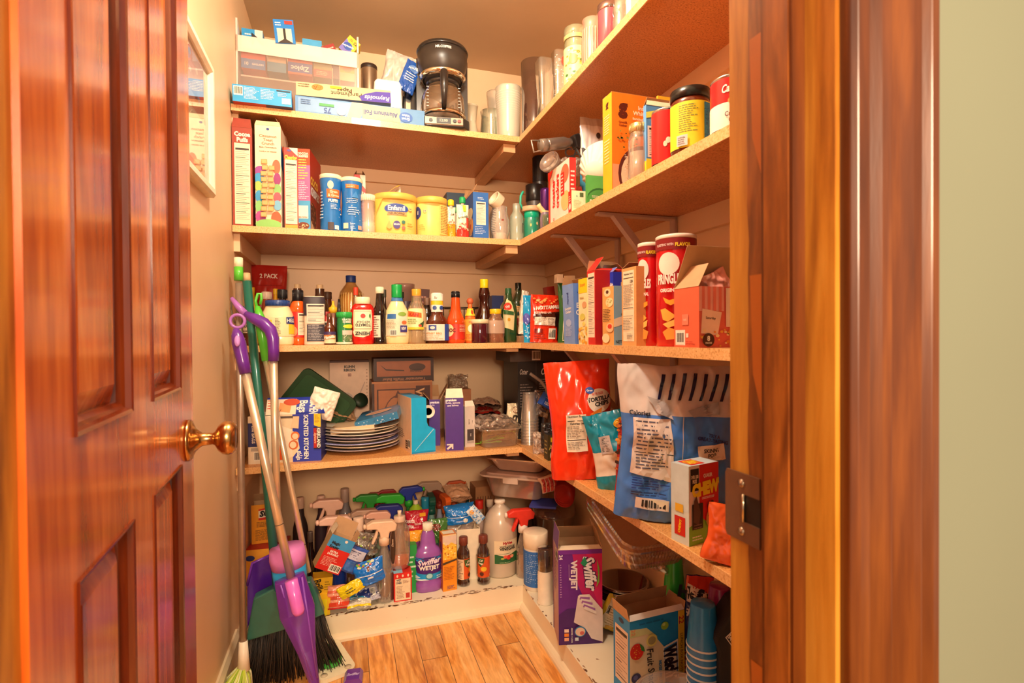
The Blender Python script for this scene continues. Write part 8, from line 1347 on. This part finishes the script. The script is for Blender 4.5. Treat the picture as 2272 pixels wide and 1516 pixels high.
# pad roll and label behind the base
rl = empty('pad_refill', 'roll of lilac sweeper pads with a blue label behind the purple sweeper head', 'refill pack', (0, 0, 0))
r0, r1, r2 = pt(646, 1298, 1.63), pt(641, 1256, 1.63), pt(636, 1214, 1.63)
MB().tube([r1, lerp(r1, r2, .5), r2], [.046, .050, .046], M('d880c8', .45), 28).build('roll', rl)
MB().tube([r0, r1], [.0455, .0455], M('2aa0e0', .35), 28).build('label_band', rl)
# curved purple handle
s2 = empty('sweeper', 'sweeper with a curved purple handle crooked over the other handles', 'sweeper', (0, 0, 0))
hp_ = T((514, 662, 1.70), (528, 680, 1.69), (545, 698, 1.68), (566, 708, 1.67), (585, 718, 1.66), (600, 733, 1.655), (606, 752, 1.65), (607, 775, 1.65), (607, 801, 1.65))
MB().tube(hp_[:3], [.006, .009, .011], lil, 14).build('handle_tip', s2)
MB().tube(hp_[2:], [.011, .016, .018, .0175, .0165, .0155, .015], pur, 16).build('handle', s2)
MB().tube([hp_[0], hp_[0]+Vector((-.004, .01, -.03)), pt(516, 700, 1.71), pt(521, 718, 1.71)], .003, M('8a7a68', .4), 8).build('hanging_cord', s2)
e2 = pt(616, 1200, 1.69); MB().tube([hp_[-1], e2], .0108, sil, 16).build('pole', s2)
for py in (1062, 1092, 1150): c = pt(616+(py-1100)*.02, py, 1.672); MB().lathe([(0, 0), (1, 0), (0, .5)], 'f8f0e0', .002, .002, ax=Matrix.Translation(c)).build('push_pin', s2)
# green hooked duster
s3 = empty('duster', 'duster with a hooked bright green handle on a thin silver pole', 'duster', (0, 0, 0))
hk = T((571, 690, 1.72), (567, 668, 1.72), (572, 652, 1.72), (579, 652, 1.72), (580, 664, 1.72), (577, 676, 1.72))
MB().tube(hk, .0042, grn, 10).build('hook', s3)
g_ = T((571, 680, 1.72), (576, 706, 1.715), (582, 745, 1.71), (590, 801, 1.70)); MB().tube(g_, [.007, .0155, .0135, .0115], grn, 16).build('handle', s3)
e3 = pt(684, 1270, 1.665); MB().tube([g_[-1], e3], .0085, sil, 14).build('pole', s3)
jr = lerp(g_[-1], e3, .87); dd_ = (e3-g_[-1]).normalized(); MB().tube([jr-dd_*.0008, jr+dd_*.0008], .009, '3a302c', 14).build('joint_line', s3)
# broom
bm = empty('broom', 'broom with a long teal handle, teal cap and black bristles in the left corner', 'broom', (0, 0, 0))
t0, t1 = pt(546, 607, 1.755), pt(618, 1330, 1.645)
MB().tube([lerp(t0, t1, .025), t1], .0125, teal, 16).build('handle', bm); MB().tube([t0, lerp(t0, t1, .027)], .0115, M('d8b080', .5), 16).build('worn_tip', bm)
yb = 1.64
cap_ = [(562, 1330), (617, 1302), (690, 1290), (705, 1322), (720, 1364), (640, 1396), (545, 1425)]
f_ = [pt(a, b_, yb-.018) for a, b_ in cap_]; k_ = [v+Vector((0, .04, 0)) for v in f_]; n_ = len(f_)
q = MB(); q.add(f_+k_, [tuple(range(n_)), tuple(reversed(range(n_, 2*n_)))]+[(i, i+n_, (i+1) % n_+n_, (i+1) % n_) for i in range(n_)], M('2c6658', .35, 0, .2)); q.build('cap', bm, bevel=.004)
q = MB(); rd = random.Random(21); L0, L1 = pt(549, 1418, yb), pt(716, 1362, yb); bk_ = [M('2e2620', .6), M('463a32', .6), M('1e1a18', .6)]
NB = 620
for i in range(NB):
    t = rd.random(); s0 = lerp(L0, L1, t)+Vector((0, rd.uniform(-.014, .018), .006)); 
    flare = (t-.45)*.09+rd.uniform(-.018, .018)+(-.07 if rd.random() < .10 and t < .2 else 0)
    e_ = Vector((s0.x+flare, s0.y+rd.uniform(-.012, .03), max(.003, s0.z-.145-rd.uniform(0, .05)))); e_.x = max(e_.x, XL+.02)
    mdp = lerp(s0, e_, .5)+Vector((flare*.15*(-1), 0, .004)); q.tube([s0, mdp, e_], [.0013, .0013, .0009], bk_[i % 3], 4)
o = q.build('bristles', bm); o['kind'] = 'stuff'
# purple dustpan behind the broom
dp = [(548, 1300), (560, 1250), (600, 1232), (612, 1290), (616, 1335), (560, 1360), (548, 1400)]
f_ = [pt(a, b_, 1.705) for a, b_ in dp]; n_ = len(f_); k_ = [v+Vector((0, .012, 0)) for v in f_]
dpn = empty('dustpan', 'deep purple dustpan standing behind the broom', 'dustpan', (0, 0, 0))
q = MB(); q.add(f_+k_, [tuple(range(n_)), tuple(reversed(range(n_, 2*n_)))]+[(i, i+n_, (i+1) % n_+n_, (i+1) % n_) for i in range(n_)], M('4a1c98', .22, 0, .6)); q.build('pan', dpn, bevel=.003)
MB().tube([f_[0], f_[1], f_[2]], .004, M('7a3ac8', .25, 0, .5), 8).build('raised_rim', dpn)
# flat mop pad on the floor
mp_ = empty('flat_mop_head', 'cream flat mop head with a green centre lying on the floor behind the bristles', 'mop head', gp(728, 1478, 0)+Vector((-.0, .02, 0)), (0, 0, -72))
q = MB(); slab(q, .20, .115, .03, .001, .012, M('f0e4c0', .5)); q.build('pad', mp_)
q = MB(); slab(q, .12, .065, .03, .012, .026, M('3aa83a', .25, 0, .5)); q.build('green_plate', mp_, bevel=.004)
for a, b_ in ((.078, .035), (.078, -.035), (-.078, .035), (-.078, -.035)): MB().lathe([(1, 0), (1, .6), (0, 1)], M('c8b898', .5), .010, .003, off=(a, b_, .012)).build('grip_dot', mp_)
P0 = gp(784, 1524, 0)
q = MB(); q.prism([(-.026, 0), (.026, 0), (.026, .016), (.018, .026), (-.018, .026), (-.026, .016)], -.02, .03, pur, 'y'); decals(q, lambda x, y_, k: Vector((-.02+x, -.02+y_, .0262+k)), .04, .04, [('T', 'Swiffer', .5, .6, .3, 'd8c8f0', 0, .9, {'s': .3})])
tag(q.build('sweeper_cap', None, (P0.x-.0, P0.y+.012, 0), (0, 0, -6), bevel=.004), 'small dark purple plastic piece on the floorboards at the bottom edge', 'plastic piece')  # a small purple cap from a sweeper
